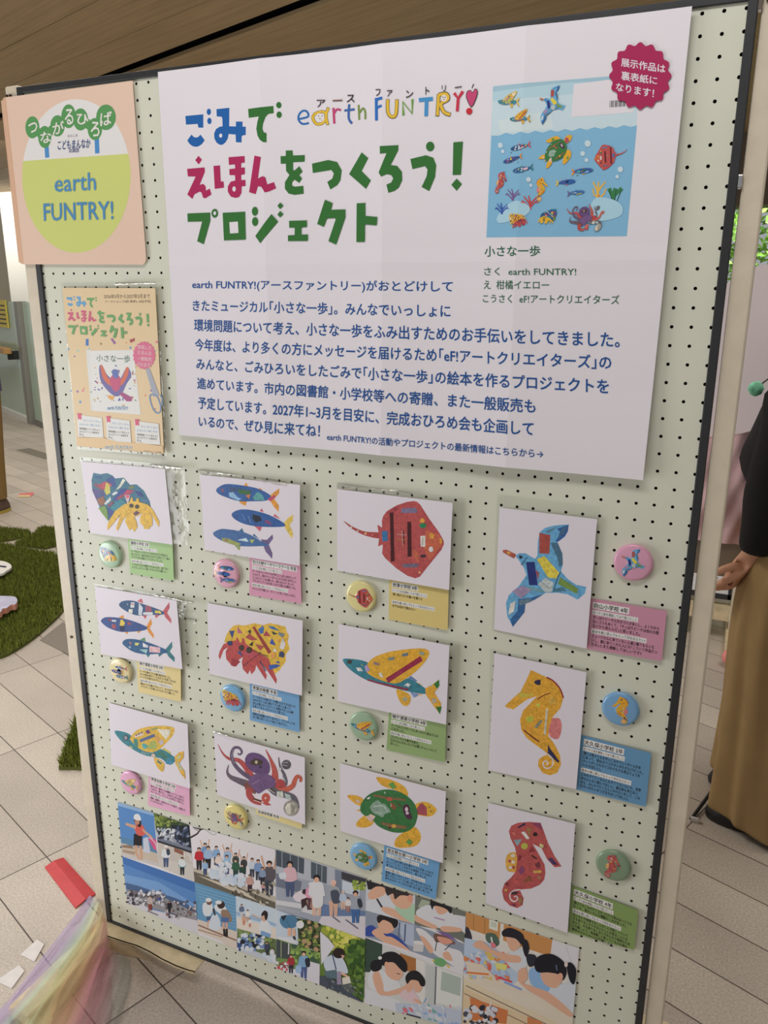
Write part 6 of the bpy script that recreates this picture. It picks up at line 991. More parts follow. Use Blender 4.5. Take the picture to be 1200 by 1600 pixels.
# darker tiles let into the floor
def tile(pts, nm, lab):
    b = MB(); q = [at(x, y, 0.0015) for x, y in pts]; b.quad(*q); return struct(b.build(nm, M['darktile']), lab)
M['darktile'] = mat('dark_floor_tile', (128, 120, 108), .55, noise=.14, nscale=150)
tile([(24, 703), (46, 700), (88, 713), (110, 722), (72, 718)], 'floor_tile', 'single darker floor tile beyond the grass mats')
tile([(62, 1000), (98, 972), (112, 980), (120, 1030), (107, 1023)], 'floor_tile', 'darker floor tile at the edge of the large grass mat')

# ---- artificial grass mats
def clipped(poly, n, rnd):
    X = [p.x for p in poly]; Y = [p.y for p in poly]; out = []
    def inside(x, y):
        c = False; j = len(poly) - 1
        for i in range(len(poly)):
            a, b = poly[i], poly[j]
            if (a.y > y) != (b.y > y) and x < (b.x - a.x) * (y - a.y) / (b.y - a.y) + a.x: c = not c
            j = i
        return c
    while len(out) < n:
        x, y = rnd.uniform(min(X), max(X)), rnd.uniform(min(Y), max(Y))
        if inside(x, y): out.append((x, y))
    return out
M['turf'] = mat('turf_backing', (84, 90, 34), .9); M['blade'] = mat('turf_blade', (120, 130, 46), .75, noise=.45, nscale=60)
def mat_of_grass(pts, n, label, seed, smooth=True):
    rnd = random.Random(seed); poly = [at(x, y, 0) for x, y in pts]
    if smooth: poly = [Vector((a, b, 0)) for a, b in catmull([(p.x, p.y) for p in poly], True, 4)]
    c = sum(poly, Vector()) / len(poly)
    t = thing('grass_mat', c, label, 'artificial grass mat', 'artificial grass mats on the floor')
    MB().prism([p for p in poly], [p + Vector((0, 0, .012)) for p in poly]).build('mat_backing', M['turf'], t)
    b = MB()
    for x, y in clipped(poly, n, rnd):
        a = rnd.uniform(0, 6.28); h = rnd.uniform(.018, .034); w = .0028; lx, ly = rnd.uniform(-.016, .016), rnd.uniform(-.016, .016)
        b.quad((x - w * math.cos(a), y - w * math.sin(a), .011), (x + w * math.cos(a), y + w * math.sin(a), .011), (x + lx * .9, y + ly * .9, .011 + h))
    b.build('turf_pile', M['blade'], t)['kind'] = 'stuff'
mat_of_grass([(0, 1030), (24, 1019), (50, 1002), (75, 981), (102, 952), (112, 915), (106, 885), (84, 868), (60, 864), (25, 857), (0, 853), (-60, 856), (-120, 900), (-130, 1000), (-60, 1042)], 26000, 'big round artificial grass mat on the floor behind the left post', 1)
mat_of_grass([(0, 848), (18, 845.5), (30, 842.5), (49, 837), (47, 833), (0, 829), (-50, 832), (-60, 848)], 3500, 'narrow artificial grass mat behind the big round one', 2, False)
mat_of_grass([(24, 853), (70, 859), (95, 853), (112, 842), (92, 831), (70, 828), (60, 831), (55, 838)], 5000, 'pointed artificial grass mat behind the big round one, touching the left post', 3, False)
mat_of_grass([(89, 863), (100, 868), (112, 872), (112, 859), (97, 858)], 1200, 'small artificial grass corner showing beside the left post', 4, False)
mat_of_grass([(92, 1203), (150, 1204), (175, 1160), (150, 1120), (118, 1128), (112, 1150)], 4200, 'artificial grass mat corner at the foot of the left post, nearest the red plate', 5, False)

# ---- painted flat props lying on the grass
def slab(name, pts, z0, th, mats, label, cat, scallop=False):
    q = [at(x, y, z0 + th) for x, y in pts]; q = [Vector((a, b, z0 + th)) for a, b in catmull([(p.x, p.y) for p in q], True, 4)]
    m_ = MB(); m_.prism([p - Vector((0, 0, th)) for p in q], q); o = m_.build(name, mats); o.data.polygons[1].material_index = 1; return props(o, label, cat)
M['white'] = mat('white_board', (232, 230, 224), .5); M['lav'] = mat('pastel_marble', (190, 190, 214), .4, noise=.14, nscale=18); M['peachedge'] = mat('peach_edge', (226, 160, 140), .5)
wp_ = slab('cloud_cutout', [(14, 880), (18, 886), (10, 892), (0, 897), (-40, 905), (-60, 890), (-30, 876), (0, 876)], .046, .012, [M['white'], M['white']], 'white cut-out with a dark line lying on the big grass mat', 'cut-out')
q0 = [at(-6, 884, .0592), at(9, 886, .0592)]; b = MB(); b.tube([q0[0], q0[1]], .006, 8).build('painted_line', mat('navy_line', (44, 52, 84), .5), wp_)
slab('scalloped_cushion', [(22, 932), (27, 938), (24, 944), (17, 945), (10, 950), (4, 951), (-2, 957), (-40, 964), (-60, 945), (-30, 932), (0, 931)], .046, .028, [M['peachedge'], M['lav']], 'lavender marbled cut-out with a peach scalloped edge on the grass mat', 'cut-out')
# ---- floor sticker
st = MB().quad(*[at(x, y, .002) for x, y in ((27, 776), (31, 771), (52, 769), (53, 772), (48, 776))]).build('floor_sticker', mat('sticker_pink', (226, 120, 124), .5)); props(st, 'small pink sticker on the floor beyond the grass mats', 'sticker')
MB().quad(*[at(x, y, .003) for x, y in ((27, 776.5), (30, 773.5), (47, 773.5), (47, 776.5))]).build('yellow_band', mat('sticker_yellow', (232, 208, 150), .5), st)
# ---- red plate
A, B_, C_, D_ = at(70, 1356, .0), at(99, 1341, .0), at(150, 1398, .0), at(118, 1420, .0)
m1, m2 = (A + B_) / 2 + Vector((0, 0, .005)), (C_ + D_) / 2 + Vector((0, 0, .005)); up = Vector((0, 0, .003))
rb = MB(); rb.prism([A, m1, m2, D_], [A + up, m1 + up, m2 + up, D_ + up]); rb.prism([m1, B_, C_, m2], [m1 + up, B_ + up, C_ + up, m2 + up])
props(rb.build('red_plate', mat('red_paint', (196, 54, 60), .4, noise=.06)), 'red painted metal plate with a ridge lying on the floor behind the left post', 'metal plate')
# ---- white paper scraps
for pts, lab in ((((32, 1491), (58, 1468), (69, 1475), (54, 1502)), 'white paper scrap on the floor beside the tulle, farther from the picture edge'), (((-6, 1532), (30, 1508), (38, 1517), (18, 1544)), 'white paper scrap on the floor beside the tulle, nearer the picture edge')):
    q = [at(x, y, .0025) for x, y in pts]; props(MB().prism([p - Vector((0, 0, .002)) for p in q], q).build('paper_scrap', mat('paper_scrap', (226, 222, 218), .7, noise=.05)), lab, 'paper scrap')

# ---- rainbow tulle thrown over the left foot
def tulle_mat():
    m = bpy.data.materials.new('tulle'); m.use_nodes = True; nt = m.node_tree; nt.nodes.clear(); o = nt.nodes.new('ShaderNodeOutputMaterial')
    a = nt.nodes.new('ShaderNodeAttribute'); a.attribute_name = 'ink'
    d = nt.nodes.new('ShaderNodeBsdfDiffuse'); tl = nt.nodes.new('ShaderNodeBsdfTranslucent'); t = nt.nodes.new('ShaderNodeBsdfTransparent')
    nt.links.new(a.outputs['Color'], d.inputs[0]); nt.links.new(a.outputs['Color'], tl.inputs[0])
    x = nt.nodes.new('ShaderNodeMixShader'); x.inputs[0].default_value = .35; nt.links.new(d.outputs[0], x.inputs[1]); nt.links.new(tl.outputs[0], x.inputs[2])
    lw = nt.nodes.new('ShaderNodeLayerWeight'); lw.inputs[0].default_value = .4; r = nt.nodes.new('ShaderNodeMapRange'); r.inputs[3].default_value = .22; r.inputs[4].default_value = .6
    nt.links.new(lw.outputs['Facing'], r.inputs[0])
    y = nt.nodes.new('ShaderNodeMixShader'); nt.links.new(r.outputs[0], y.inputs[0]); nt.links.new(t.outputs[0], y.inputs[1]); nt.links.new(x.outputs[0], y.inputs[2]); nt.links.new(y.outputs[0], o.inputs[0]); return m
M['tulle'] = tulle_mat()
tu = thing('tulle_cloth', at(100, 1540, 0), 'sheer rainbow pastel tulle bunched over the cream foot of the display board', 'tulle cloth')
def cloth(name, rows, cols, zs, seed, nu=40, nv=36):
    """rows: photo polylines (left..right); zs: height across each row; cols: colours across"""
    rnd = random.Random(seed); ph = [rnd.uniform(0, 6) for _ in range(6)]; R = len(rows); v = []; f = []; cc = []
    def smp(seq, t):
        n = len(seq) - 1; i = min(int(t * n), n - 1); k = t * n - i; a, b = seq[i], seq[i + 1]
        return tuple(p + (q - p) * k for p, q in zip(a, b)) if isinstance(a, tuple) else a + (b - a) * k
    for j in range(nv + 1):
        t = j / nv
        for i in range(nu + 1):
            s = i / nu; i0 = min(int(t * (R - 1)), R - 2); k = t * (R - 1) - i0
            a, b = smp(rows[i0], s), smp(rows[i0 + 1], s); z = smp(zs[i0], s) * (1 - k) + smp(zs[i0 + 1], s) * k
            z += (.006 + .008 * t) * (.5 + .5 * math.sin(14 * s + 3 * t + ph[0]) * math.sin(6 * s + ph[1])) + .004 * math.sin(31 * s + 5 * t + ph[2]) + .003 * math.sin(17 * t + 9 * s + ph[3])
            p = at(a[0] * (1 - k) + b[0] * k, a[1] * (1 - k) + b[1] * k, max(.004, z)); v.append(tuple(p)); cc.append(s2l(smp(cols, s)))
    for j in range(nv):
        for i in range(nu): n = j * (nu + 1) + i; f.append((n, n + 1, n + nu + 2, n + nu + 1))
    me = mesh(name, v, f); at_ = me.attributes.new('ink', 'FLOAT_COLOR', 'POINT')
    for i, c in enumerate(cc): at_.data[i].color = (*c, 1)
    return link(name, me, tu, [M['tulle']], True)
LV, MN, YL, OG, PKc, TL_ = (196, 180, 212), (184, 218, 204), (222, 220, 168), (232, 196, 150), (214, 150, 164), (150, 168, 160)
cloth('tulle_layer', [[(140, 1399), (150, 1404), (160, 1418), (166, 1440)], [(110, 1440), (135, 1440), (155, 1450), (168, 1468)], [(62, 1502), (100, 1495), (130, 1490), (160, 1492)], [(18, 1560), (60, 1545), (100, 1540), (140, 1550)], [(-40, 1615), (10, 1605), (60, 1600), (120, 1620)]], [LV, LV, MN, YL, YL, OG, PKc], [[.10, .12, .11, .09], [.02, .08, .09, .06], [.012, .07, .07, .06], [.008, .068, .068, .06], [.006, .066, .066, .05]], 1)
cloth('tulle_layer', [[(146, 1408), (156, 1420), (164, 1436), (168, 1452)], [(120, 1470), (140, 1470), (158, 1470), (172, 1490)], [(80, 1530), (110, 1515), (150, 1500), (174, 1530)], [(45, 1590), (90, 1560), (140, 1550), (176, 1570)], [(10, 1660), (70, 1630), (120, 1620), (170, 1625)]], [MN, YL, OG, OG, PKc, PKc, PKc], [[.10, .1, .09, .08], [.05, .08, .08, .04], [.04, .07, .06, .01], [.03, .065, .04, .006], [.03, .06, .03, .005]], 2)
cloth('tulle_layer', [[(150, 1478), (165, 1482), (185, 1488), (203, 1500)], [(135, 1510), (160, 1505), (185, 1515), (206, 1525)], [(120, 1550), (150, 1545), (175, 1555), (200, 1555)], [(80, 1600), (130, 1595), (165, 1600), (186, 1600)], [(50, 1650), (110, 1640), (150, 1640), (175, 1640)]], [PKc, PKc, (206, 160, 176), TL_, TL_], [[.045, .05, .04, .01], [.03, .04, .04, .01], [.02, .03, .03, .008], [.01, .02, .02, .006], [.01, .02, .02, .005]], 3)
cloth('tulle_layer', [[(140, 1399), (143, 1402), (147, 1410)], [(100, 1452), (112, 1450), (124, 1458)], [(50, 1515), (66, 1510), (88, 1512)], [(4, 1572), (24, 1566), (50, 1570)], [(-50, 1625), (-20, 1620), (10, 1630)]], [LV, (186, 160, 210), LV], [[.09, .1, .1], [.015, .04, .05], [.01, .03, .04], [.006, .02, .03], [.005, .02, .02]], 4, 18, 36)

# ---- glass partition far left
P0 = Vector((-6.386, 5.658, 0)); DD = Vector((.884, -.467, 0)); NN = Vector((.467, .884, 0))
def pbox(d0, d1, n0, n1, z0, z1, m_=None):
    m_ = m_ or MB(); c = [P0 + DD * a + NN * b_ for a, b_ in ((d0, n0), (d1, n0), (d1, n1), (d0, n1))]
    return m_.prism([p + Vector((0, 0, z0)) for p in c], [p + Vector((0, 0, z1)) for p in c])
def glass_mat():
    m = bpy.data.materials.new('green_glass'); m.use_nodes = True; nt = m.node_tree; b = nt.nodes['Principled BSDF']; b.inputs['Base Color'].default_value = (*s2l((206, 228, 208)), 1)
    b.inputs['Roughness'].default_value = .12; b.inputs['Alpha'].default_value = .72; return m
gm = glass_mat()
wn = bpy.data.objects.new('window_1', None); COL.objects.link(wn); wn.location = P0; struct(wn, 'pale green glass partition with a grey metal post')
pbox(-3.2, .04, .02, .035, .06, 1.375).build('window_pane', gm, wn); pbox(.22, 2.2, .02, .035, .06, 1.375).build('window_pane', gm, wn)
pbox(.05, .20, -.03, .08, 0, 1.38).build('window_frame', mat('grey_metal', (150, 148, 140), .4, metal=.3), wn, bevel=.005)
pbox(-3.2, .04, -.02, .07, 0, .06).build('window_sill', M['white'], wn); pbox(.24, 2.2, 0, .06, 0, .05).build('window_sill', mat('grey_rail', (128, 126, 118), .5), wn)
hr = pbox(-2.6, -.09, -.16, -.07, .79, .86).build('handrail', mat('wood_rail', (196, 152, 92), .45, noise=.08, nscale=8), bevel=.012); props(hr, 'light wooden handrail along the glass partition', 'handrail')
for d in (-.2, -1.4): pbox(d, d + .03, -.10, .025, .72, .82).build('rail_bracket', M['frame'], hr)
ys = pbox(-.95, -.42, .0, .012, 1.07, 1.39).build('notice_sign', mat('yellow_sign', (236, 214, 84), .5)); props(ys, 'yellow notice with dark printing fixed on the glass partition', 'sign')
for i in range(5): pbox(-.9 + .02 * i, -.47, -.002, -.0005, 1.11 + .052 * i, 1.125 + .052 * i).build('printed_line', mat('sign_ink', (66, 62, 56), .6), ys)
wall = MB().box((-18, 9.6, 0), (-3.6, 9.8, 2.8)).build('wall_back', mat('back_wall', (196, 184, 160), .7)); struct(wall, 'pale wall behind the glass partition')
pa, pb = aty(14, 440, 7.4), aty(47, 440, 7.4)
colm = MB().box((pa.x, 7.4, 0), (pb.x + .5, 8.0, 2.8)).build('pillar', mat('white_pillar', (236, 232, 222), .6)); struct(colm, 'white pillar behind the glass partition')

# ---- people
def skin_body(name, joints, bones, material, parent, sub=2):
    """joints: {name:(xyz, radius)}; one continuous figure"""
    ks = list(joints); me = bpy.data.meshes.new(name); base = wloc(parent)
    me.from_pydata([tuple(Vector(joints[k][0]) - base) for k in ks], [(ks.index(a), ks.index(b_)) for a, b_ in bones], []); me.update()
    o = bpy.data.objects.new(name, me); COL.objects.link(o); o.parent = parent; me.materials.append(material)
    sk = o.modifiers.new('skin', 'SKIN'); sk.use_smooth_shade = True
    L = me.skin_vertices[0].data if len(me.skin_vertices) else None
    for i, k in enumerate(ks):
        r = joints[k][1]; L[i].radius = (r, r) if not isinstance(r, tuple) else r; L[i].use_root = (i == 0)
    s = o.modifiers.new('subsurf', 'SUBSURF'); s.levels = sub; s.render_levels = sub
    return o
SK = mat('skin', (214, 160, 130), .55, noise=.03, nscale=30)
def hand(J, B, pre, wrist, fwd, out, palm_n, s=1., curl=.5):
    """palm and five fingers: fwd along the hand, out towards the thumb, palm_n the way the palm faces"""
    f, o, n = Vector(fwd).normalized(), Vector(out).normalized(), Vector(palm_n).normalized(); w = Vector(wrist)
    J[pre + 'palm'] = (w + f * .045 * s, (.027 * s, .017 * s)); B.append((pre + 'wrist', pre + 'palm'))
    for i, (sx, L) in enumerate(((.027, .078), (.009, .088), (-.009, .082), (-.026, .064))):
        k0 = w + f * .088 * s + o * sx * s; a = f * math.cos(curl) + n * math.sin(curl); b_ = f * math.cos(curl * 2.1) + n * math.sin(curl * 2.1)
        J[f'{pre}f{i}a'] = (k0, .0105 * s); J[f'{pre}f{i}b'] = (k0 + a * L * .5 * s, .0092 * s); J[f'{pre}f{i}c'] = (k0 + a * L * .5 * s + b_ * L * .5 * s, .0078 * s)
        B += [(pre + 'palm', f'{pre}f{i}a'), (f'{pre}f{i}a', f'{pre}f{i}b'), (f'{pre}f{i}b', f'{pre}f{i}c')]
    t0 = w + f * .03 * s + o * .03 * s
    J[pre + 't1'] = (t0, .0125 * s); J[pre + 't2'] = (t0 + (f * .7 + o * .5 + n * .3).normalized() * .036 * s, .0105 * s); J[pre + 't3'] = (t0 + (f * .7 + o * .5 + n * .3).normalized() * .036 * s + (f * .9 + n * .4).normalized() * .028 * s, .009 * s)
    B += [(pre + 'palm', pre + 't1'), (pre + 't1', pre + 't2'), (pre + 't2', pre + 't3')]
def head(parent, c, face, hairc, up=.115):
    """face: unit direction the face looks; returns nothing, adds eyes, nose, mouth, ears, hair"""
    c = Vector(c); d = Vector(face).normalized(); s = Vector((-d.y, d.x, 0))
    def blob(nm, p, r, m_, sc=(1, 1, 1)):
        bm = bmesh.new(); bmesh.ops.create_uvsphere(bm, u_segments=16, v_segments=10, radius=r)
        for v in bm.verts: v.co = Vector(p) + d * v.co.x * sc[0] + s * v.co.y * sc[1] + Vector((0, 0, v.co.z * sc[2]))
        me = bpy.data.meshes.new(nm); bm.to_mesh(me); bm.free(); return link(nm, me, parent, [m_], True)
    hm = mat('hair', hairc, .5)
    blob('hair', c - d * .02 + Vector((0, 0, .028)), .098, hm, (1.0, .88, 1.06))
    blob('hair', c - d * .045 - Vector((0, 0, .05)), .085, hm, (.75, .95, 1.1))
    wm, im = mat('eye_white', (236, 232, 226), .3), mat('iris', (46, 32, 26), .3)
    for k in (-1, 1):
        e = blob('eye', c + d * .083 + s * k * .032 + Vector((0, 0, .004)), .0115, wm, (.7, 1.1, .7)); blob('iris', c + d * .090 + s * k * .032 + Vector((0, 0, .004)), .0052, im, (.6, 1, 1))
        blob('eyebrow', c + d * .088 + s * k * .032 + Vector((0, 0, .026)), .012, hm, (.5, 1.3, .25)); blob('ear', c + s * k * .078 - d * .004, .02, SK, (.7, .4, 1.3))
    blob('nose', c + d * .094 - Vector((0, 0, .018)), .012, SK, (1.1, .9, 1.4)); blob('mouth', c + d * .084 - Vector((0, 0, .048)), .014, mat('lips', (186, 104, 96), .5), (.5, 1.4, .4))
# person right of the board, facing left
pr_ = thing('person', (1.40, 1.18, 0), 'person in a black sweater and wide khaki trousers standing behind the right post', 'person')
J = {}; Bn = []
for k, v in dict(pelvis=((1.42, 1.18, .92), .12), spine=((1.43, 1.18, 1.15), .11), chest=((1.43, 1.18, 1.32), .12), neck=((1.42, 1.18, 1.45), .05), skull=((1.40, 1.18, 1.56), (.075, .085)), crown=((1.41, 1.18, 1.63), .07),
    nh=((1.42, 1.09, .88), .085), nk=((1.40, 1.085, .47), .055), na=((1.40, 1.085, .09), .036), nt=((1.30, 1.08, .04), .03), fh=((1.42, 1.27, .88), .085), fk=((1.40, 1.268, .47), .055), fa=((1.40, 1.268, .09), .036), ft=((1.30, 1.265, .04), .03),
    ns=((1.42, 1.02, 1.36), .055), ne=((1.375, .99, 1.08), .042), fs=((1.42, 1.34, 1.36), .055), fe=((1.38, 1.40, 1.09), .042), fw=((1.27, 1.30, .98), .026)).items(): J[k] = v
J['N_wrist'] = ((1.272, 1.07, .812), .025); J['F_wrist'] = J.pop('fw')
Bn += [('pelvis', 'spine'), ('spine', 'chest'), ('chest', 'neck'), ('neck', 'skull'), ('skull', 'crown'), ('pelvis', 'nh'), ('nh', 'nk'), ('nk', 'na'), ('na', 'nt'), ('pelvis', 'fh'), ('fh', 'fk'), ('fk', 'fa'), ('fa', 'ft'), ('chest', 'ns'), ('ns', 'ne'), ('ne', 'N_wrist'), ('chest', 'fs'), ('fs', 'fe'), ('fe', 'F_wrist')]
hand(J, Bn, 'N_', J['N_wrist'][0], (-.45, .05, -.9), (-.5, -.75, .3), (-.75, .45, .35), 1.0, .55)
hand(J, Bn, 'F_', J['F_wrist'][0], (-1, -.1, -.3), (0, -.3, 1), (0, -1, 0), .95, .7)
skin_body('body', J, Bn, SK, pr_)
KH = mat('khaki_cotton', (158, 130, 86), .85, noise=.06, nscale=14, bump=.15, bscale=500); BK = mat('black_knit', (16, 15, 17), .9, bump=.3, bscale=300); SH = mat('black_shoe', (24, 22, 26), .45)
def leg(cy, seed):
    rn = random.Random(seed); b = MB(); v = []; seg = 64; zs = [.035, .05, .06, .2, .4, .6, .75, .88, .98]
    R_ = {.035: (.128, .100), .05: (.130, .102), .06: (.127, .100), .2: (.124, .100), .4: (.120, .098), .6: (.118, .100), .75: (.122, .102), .88: (.125, .105), .98: (.112, .10)}
    cx = {.035: 1.392, .05: 1.392, .06: 1.390, .2: 1.386, .4: 1.382, .6: 1.372, .75: 1.382, .88: 1.40, .98: 1.41}
    for z in zs:
        for k in range(seg):
            t = 2 * math.pi * k / seg; wv = 1 + (.10 * math.sin(4 * t + seed + 2.2 * z) + .06 * math.sin(9 * t + 2 * seed - 2.2 * z) + .02 * math.sin(17 * t + 5 * z)) * (1 - z * .55)
            v.append((cx[z] + R_[z][0] * wv * math.cos(t), cy + (0 if z < .8 else (1.18 - cy) * .3) + R_[z][1] * wv * math.sin(t), z - (.02 * math.cos(t + .5) if z < .07 else 0)))
    f = [(a * seg + k, a * seg + (k + 1) % seg, (a + 1) * seg + (k + 1) % seg, (a + 1) * seg + k) for a in range(len(zs) - 1) for k in range(seg)]
    o = link('trouser_leg', mesh('trouser_leg', v, f), pr_, [KH], True); s = o.modifiers.new('subsurf', 'SUBSURF'); s.levels = s.render_levels = 1
    sd = o.modifiers.new('solid', 'SOLIDIFY'); sd.thickness = .003
leg(1.085, 1.); leg(1.272, 2.3)
for cy in (1.08, 1.265):
    b = MB(); b.loft([(1.36, cy, .004, .112, .046), (1.36, cy, .02, .115, .049), (1.365, cy, .045, .108, .046), (1.38, cy, .07, .085, .04), (1.40, cy, .09, .055, .035)], 24); b.build('shoe', SH, pr_, smooth=True)
fe_ = [aty(1150, 725, 1.18), aty(1156, 705, 1.18), aty(1176, 668, 1.18), aty(1198, 614, 1.18)]
rg = [(p.z, p.x) for p in fe_]; rings = [(1.42, 1.18, .93, .138, .20)]
for z_, x_ in rg: rings.append(((x_ + 1.56) / 2, 1.19, z_, (1.56 - x_) / 2, .19))
rings += [(1.43, 1.18, 1.34, .115, .20), (1.43, 1.18, 1.39, .095, .16), (1.42, 1.18, 1.43, .068, .075), (1.42, 1.18, 1.46, .058, .06)]
MB().loft(rings, 28, False).build('sweater', BK, pr_, smooth=True, subsurf=1)
arm = []
for x_, y_, r_ in ((1200, 600, .075), (1186, 640, .074), (1181, 700, .068), (1168, 738, .064), (1160, 768, .062), (1161, 800, .056), (1156, 838, .047), (1151, 866, .040)):
    p_ = aty(x_, y_, 1.02 if y_ < 720 else 1.04); arm.append((p_ + Vector((r_ * .95, 0, 0)), r_))
for pts, rr in (([a_[0] for a_ in arm], [a_[1] for a_ in arm]), ([(1.43, 1.30, 1.35), (1.42, 1.36, 1.27), (1.385, 1.40, 1.10), (1.35, 1.38, 1.04), (1.29, 1.32, .99)], [.072, .075, .07, .066, .05])):
    MB().tube(pts, rr, 16).build('sleeve', BK, pr_, smooth=True, subsurf=1)
head(pr_, (1.385, 1.18, 1.575), (-1, -.1, -.1), (34, 28, 26))
pm = mat('pompom', (120, 196, 160), .7, noise=.5, nscale=60); 
c = aty(1181, 607, 1.02); bm = bmesh.new(); bmesh.ops.create_icosphere(bm, subdivisions=3, radius=.018)
for v in bm.verts: v.co = v.co * (1 + .1 * math.sin(40 * v.co.x * 30) * math.cos(900 * v.co.z)) + c
me = bpy.data.meshes.new('pompom'); bm.to_mesh(me); bm.free(); link('pompom', me, pr_, [pm], True)
MB().tube([c, c + Vector((.03, .0, .03)), (1.36, 1.04, 1.30)], .002, 6).build('pompom_cord', M['bolt'], pr_)
# pink bag held in front
bgm = mat('pink_cotton', (222, 186, 188), .8, noise=.04, nscale=20)
tb = thing('tote_bag', (1.20, 1.23, .81), 'pale pink cloth bag hanging in front of the person in the black sweater', 'bag')
v = []; f = []; nx, nz = 24, 18
for s_ in (0, 1):
    for j in range(nz + 1):
        for i in range(nx + 1):
            a, e = i / nx, j / nz; th = .045 * math.sin(math.pi * a) ** .5 * (1 - .6 * e); rip = .010 * math.sin(16 * a + 9 * e) * (.4 + e * .6) + .006 * math.sin(30 * a - 14 * e)
            v.append((1.07 + .24 * a + .02 * e * (a - .5), 1.23 + (-1 if s_ == 0 else 1) * th + rip, .812 + e * (.27 + .06 * a)))
for s_ in (0, 1):
    for j in range(nz):
        for i in range(nx): n = s_ * (nx + 1) * (nz + 1) + j * (nx + 1) + i; q = (n, n + 1, n + nx + 2, n + nx + 1); f.append(q if s_ == 0 else tuple(reversed(q)))
link('bag_body', mesh('bag_body', v, f), tb, [bgm], True)
MB().box((1.09, 1.215, .70), (1.27, 1.245, .815)).build('bag_base', mat('grey_canvas', (150, 138, 120), .85), tb, bevel=.01)
MB().tube([(1.255, 1.20, 1.12), (1.285, 1.10, 1.22), (1.34, 1.02, 1.34)], .006, 8).build('strap', mat('strap', (206, 190, 200), .7), tb)
MB().box((1.285, 1.16, 1.075), (1.33, 1.175, 1.09)).build('buckle', mat('brass', (196, 168, 96), .35, metal=.7), tb)
# white sign board on a black stand behind that person
sb = thing('sign_board', (1.35, 1.55, 0), 'white sign board on a thin black stand behind the right post', 'sign board')
q = [aty(x, y, 1.5) for x, y in ((1080, 474), (1150, 434), (1186, 414), (1270, 408), (1270, 800), (1080, 790))]
MB().prism(q, [p + Vector((0, .008, 0)) for p in q]).build('sign_panel', mat('sign_white', (236, 226, 228), .6), sb)
A = at(1080, 1280, .006); B2 = aty(1112, 1236, 1.18); E2 = A + (B2 - A) * 2.6
MB().tube([A, E2, (1.36, 1.53, .86), (1.36, 1.515, 1.2)], .0055, 8).build('stand_leg', M['black'], sb); MB().tube([E2, (1.75, 1.75, .006)], .0055, 8).build('stand_leg', M['black'], sb); MB().tube([E2, (1.30, 2.0, .006)], .0055, 8).build('stand_leg', M['black'], sb)
MB().box((A.x - .002, A.y - .006, 0), (A.x + .022, A.y + .006, .014)).build('stand_foot', chrome, sb, bevel=.002)
# second pegboard further back
b2_ = thing('display_board', (.67, 2.45, 0), 'second white pegboard stand farther back, seen below the hand beside the right post', 'display board')
me2 = peg_mesh(40); me2.transform(Matrix.Translation(Vector((.112, 2.45, -.62)))); link('pegboard', me2, b2_)
def bx2(nm, a, e, m_): MB().box(a, e).build(nm, m_, b2_)
bx2('back_panel', (.08, 2.462, .21), (1.27, 2.466, 1.2), M['hard']); bx2('frame_rail', (.07, 2.446, .188), (1.276, 2.474, .212), M['frame']); bx2('frame_rail', (1.262, 2.446, .19), (1.276, 2.474, 1.23), M['frame']); bx2('frame_rail', (.07, 2.446, .19), (.084, 2.474, 1.23), M['frame']); bx2('frame_rail', (.07, 2.446, 1.216), (1.276, 2.474, 1.23), M['frame'])
bx2('post', (1.279, 2.44, 0), (1.31, 2.48, 1.24), M['cream']); bx2('post', (.03, 2.44, 0), (.064, 2.48, 1.24), M['cream']); bx2('cross_bar', (.064, 2.44, .09), (1.279, 2.48, .16), M['creamworn']); bx2('foot', (1.272, 2.2, 0), (1.318, 2.7, .05), M['creamworn']); bx2('foot', (.02, 2.2, 0), (.07, 2.7, .05), M['creamworn'])
bm = bmesh.new(); bmesh.ops.create_uvsphere(bm, u_segments=20, v_segments=14, radius=.036); c = at(1141, 1028, 0) + Vector((0, -.09, .042))
for v in bm.verts: v.co = v.co + c
me = bpy.data.meshes.new('pink_ball'); bm.to_mesh(me); bm.free(); props(link('pink_ball', me, None, [mat('pink_ball', (232, 140, 136), .4)], True), 'small pink ball on the floor in front of the second pegboard', 'ball')
# person at the far left edge
pl = thing('person', (-3.42, 2.66, 0), 'person in khaki trousers and brown shoes at the far left edge', 'person')
J = {}; Bn = []
for k, v in dict(pelvis=((-3.47, 2.68, .90), .12), spine=((-3.47, 2.68, 1.12), .12), chest=((-3.47, 2.68, 1.32), .13), neck=((-3.47, 2.68, 1.48), .055), skull=((-3.46, 2.66, 1.60), (.078, .088)), crown=((-3.47, 2.67, 1.67), .07), ah=((-3.40, 2.66, .86), .08), ak=((-3.395, 2.64, .46), .055), aa=((-3.39, 2.66, .09), .036), at=((-3.36, 2.57, .04), .03), bh=((-3.56, 2.70, .86), .08), bk=((-3.60, 2.70, .46), .055), ba=((-3.62, 2.74, .09), .036), bt=((-3.60, 2.64, .04), .03), s1=((-3.30, 2.66, 1.38), .055), e1=((-3.27, 2.66, 1.12), .042), s2=((-3.64, 2.70, 1.38), .055), e2=((-3.68, 2.70, 1.12), .042)).items(): J[k] = v
J['A_wrist'] = ((-3.285, 2.60, .88), .026); J['B_wrist'] = ((-3.68, 2.62, .88), .026)
Bn += [('pelvis', 'spine'), ('spine', 'chest'), ('chest', 'neck'), ('neck', 'skull'), ('skull', 'crown'), ('pelvis', 'ah'), ('ah', 'ak'), ('ak', 'aa'), ('aa', 'at'), ('pelvis', 'bh'), ('bh', 'bk'), ('bk', 'ba'), ('ba', 'bt'), ('chest', 's1'), ('s1', 'e1'), ('e1', 'A_wrist'), ('chest', 's2'), ('s2', 'e2'), ('e2', 'B_wrist')]
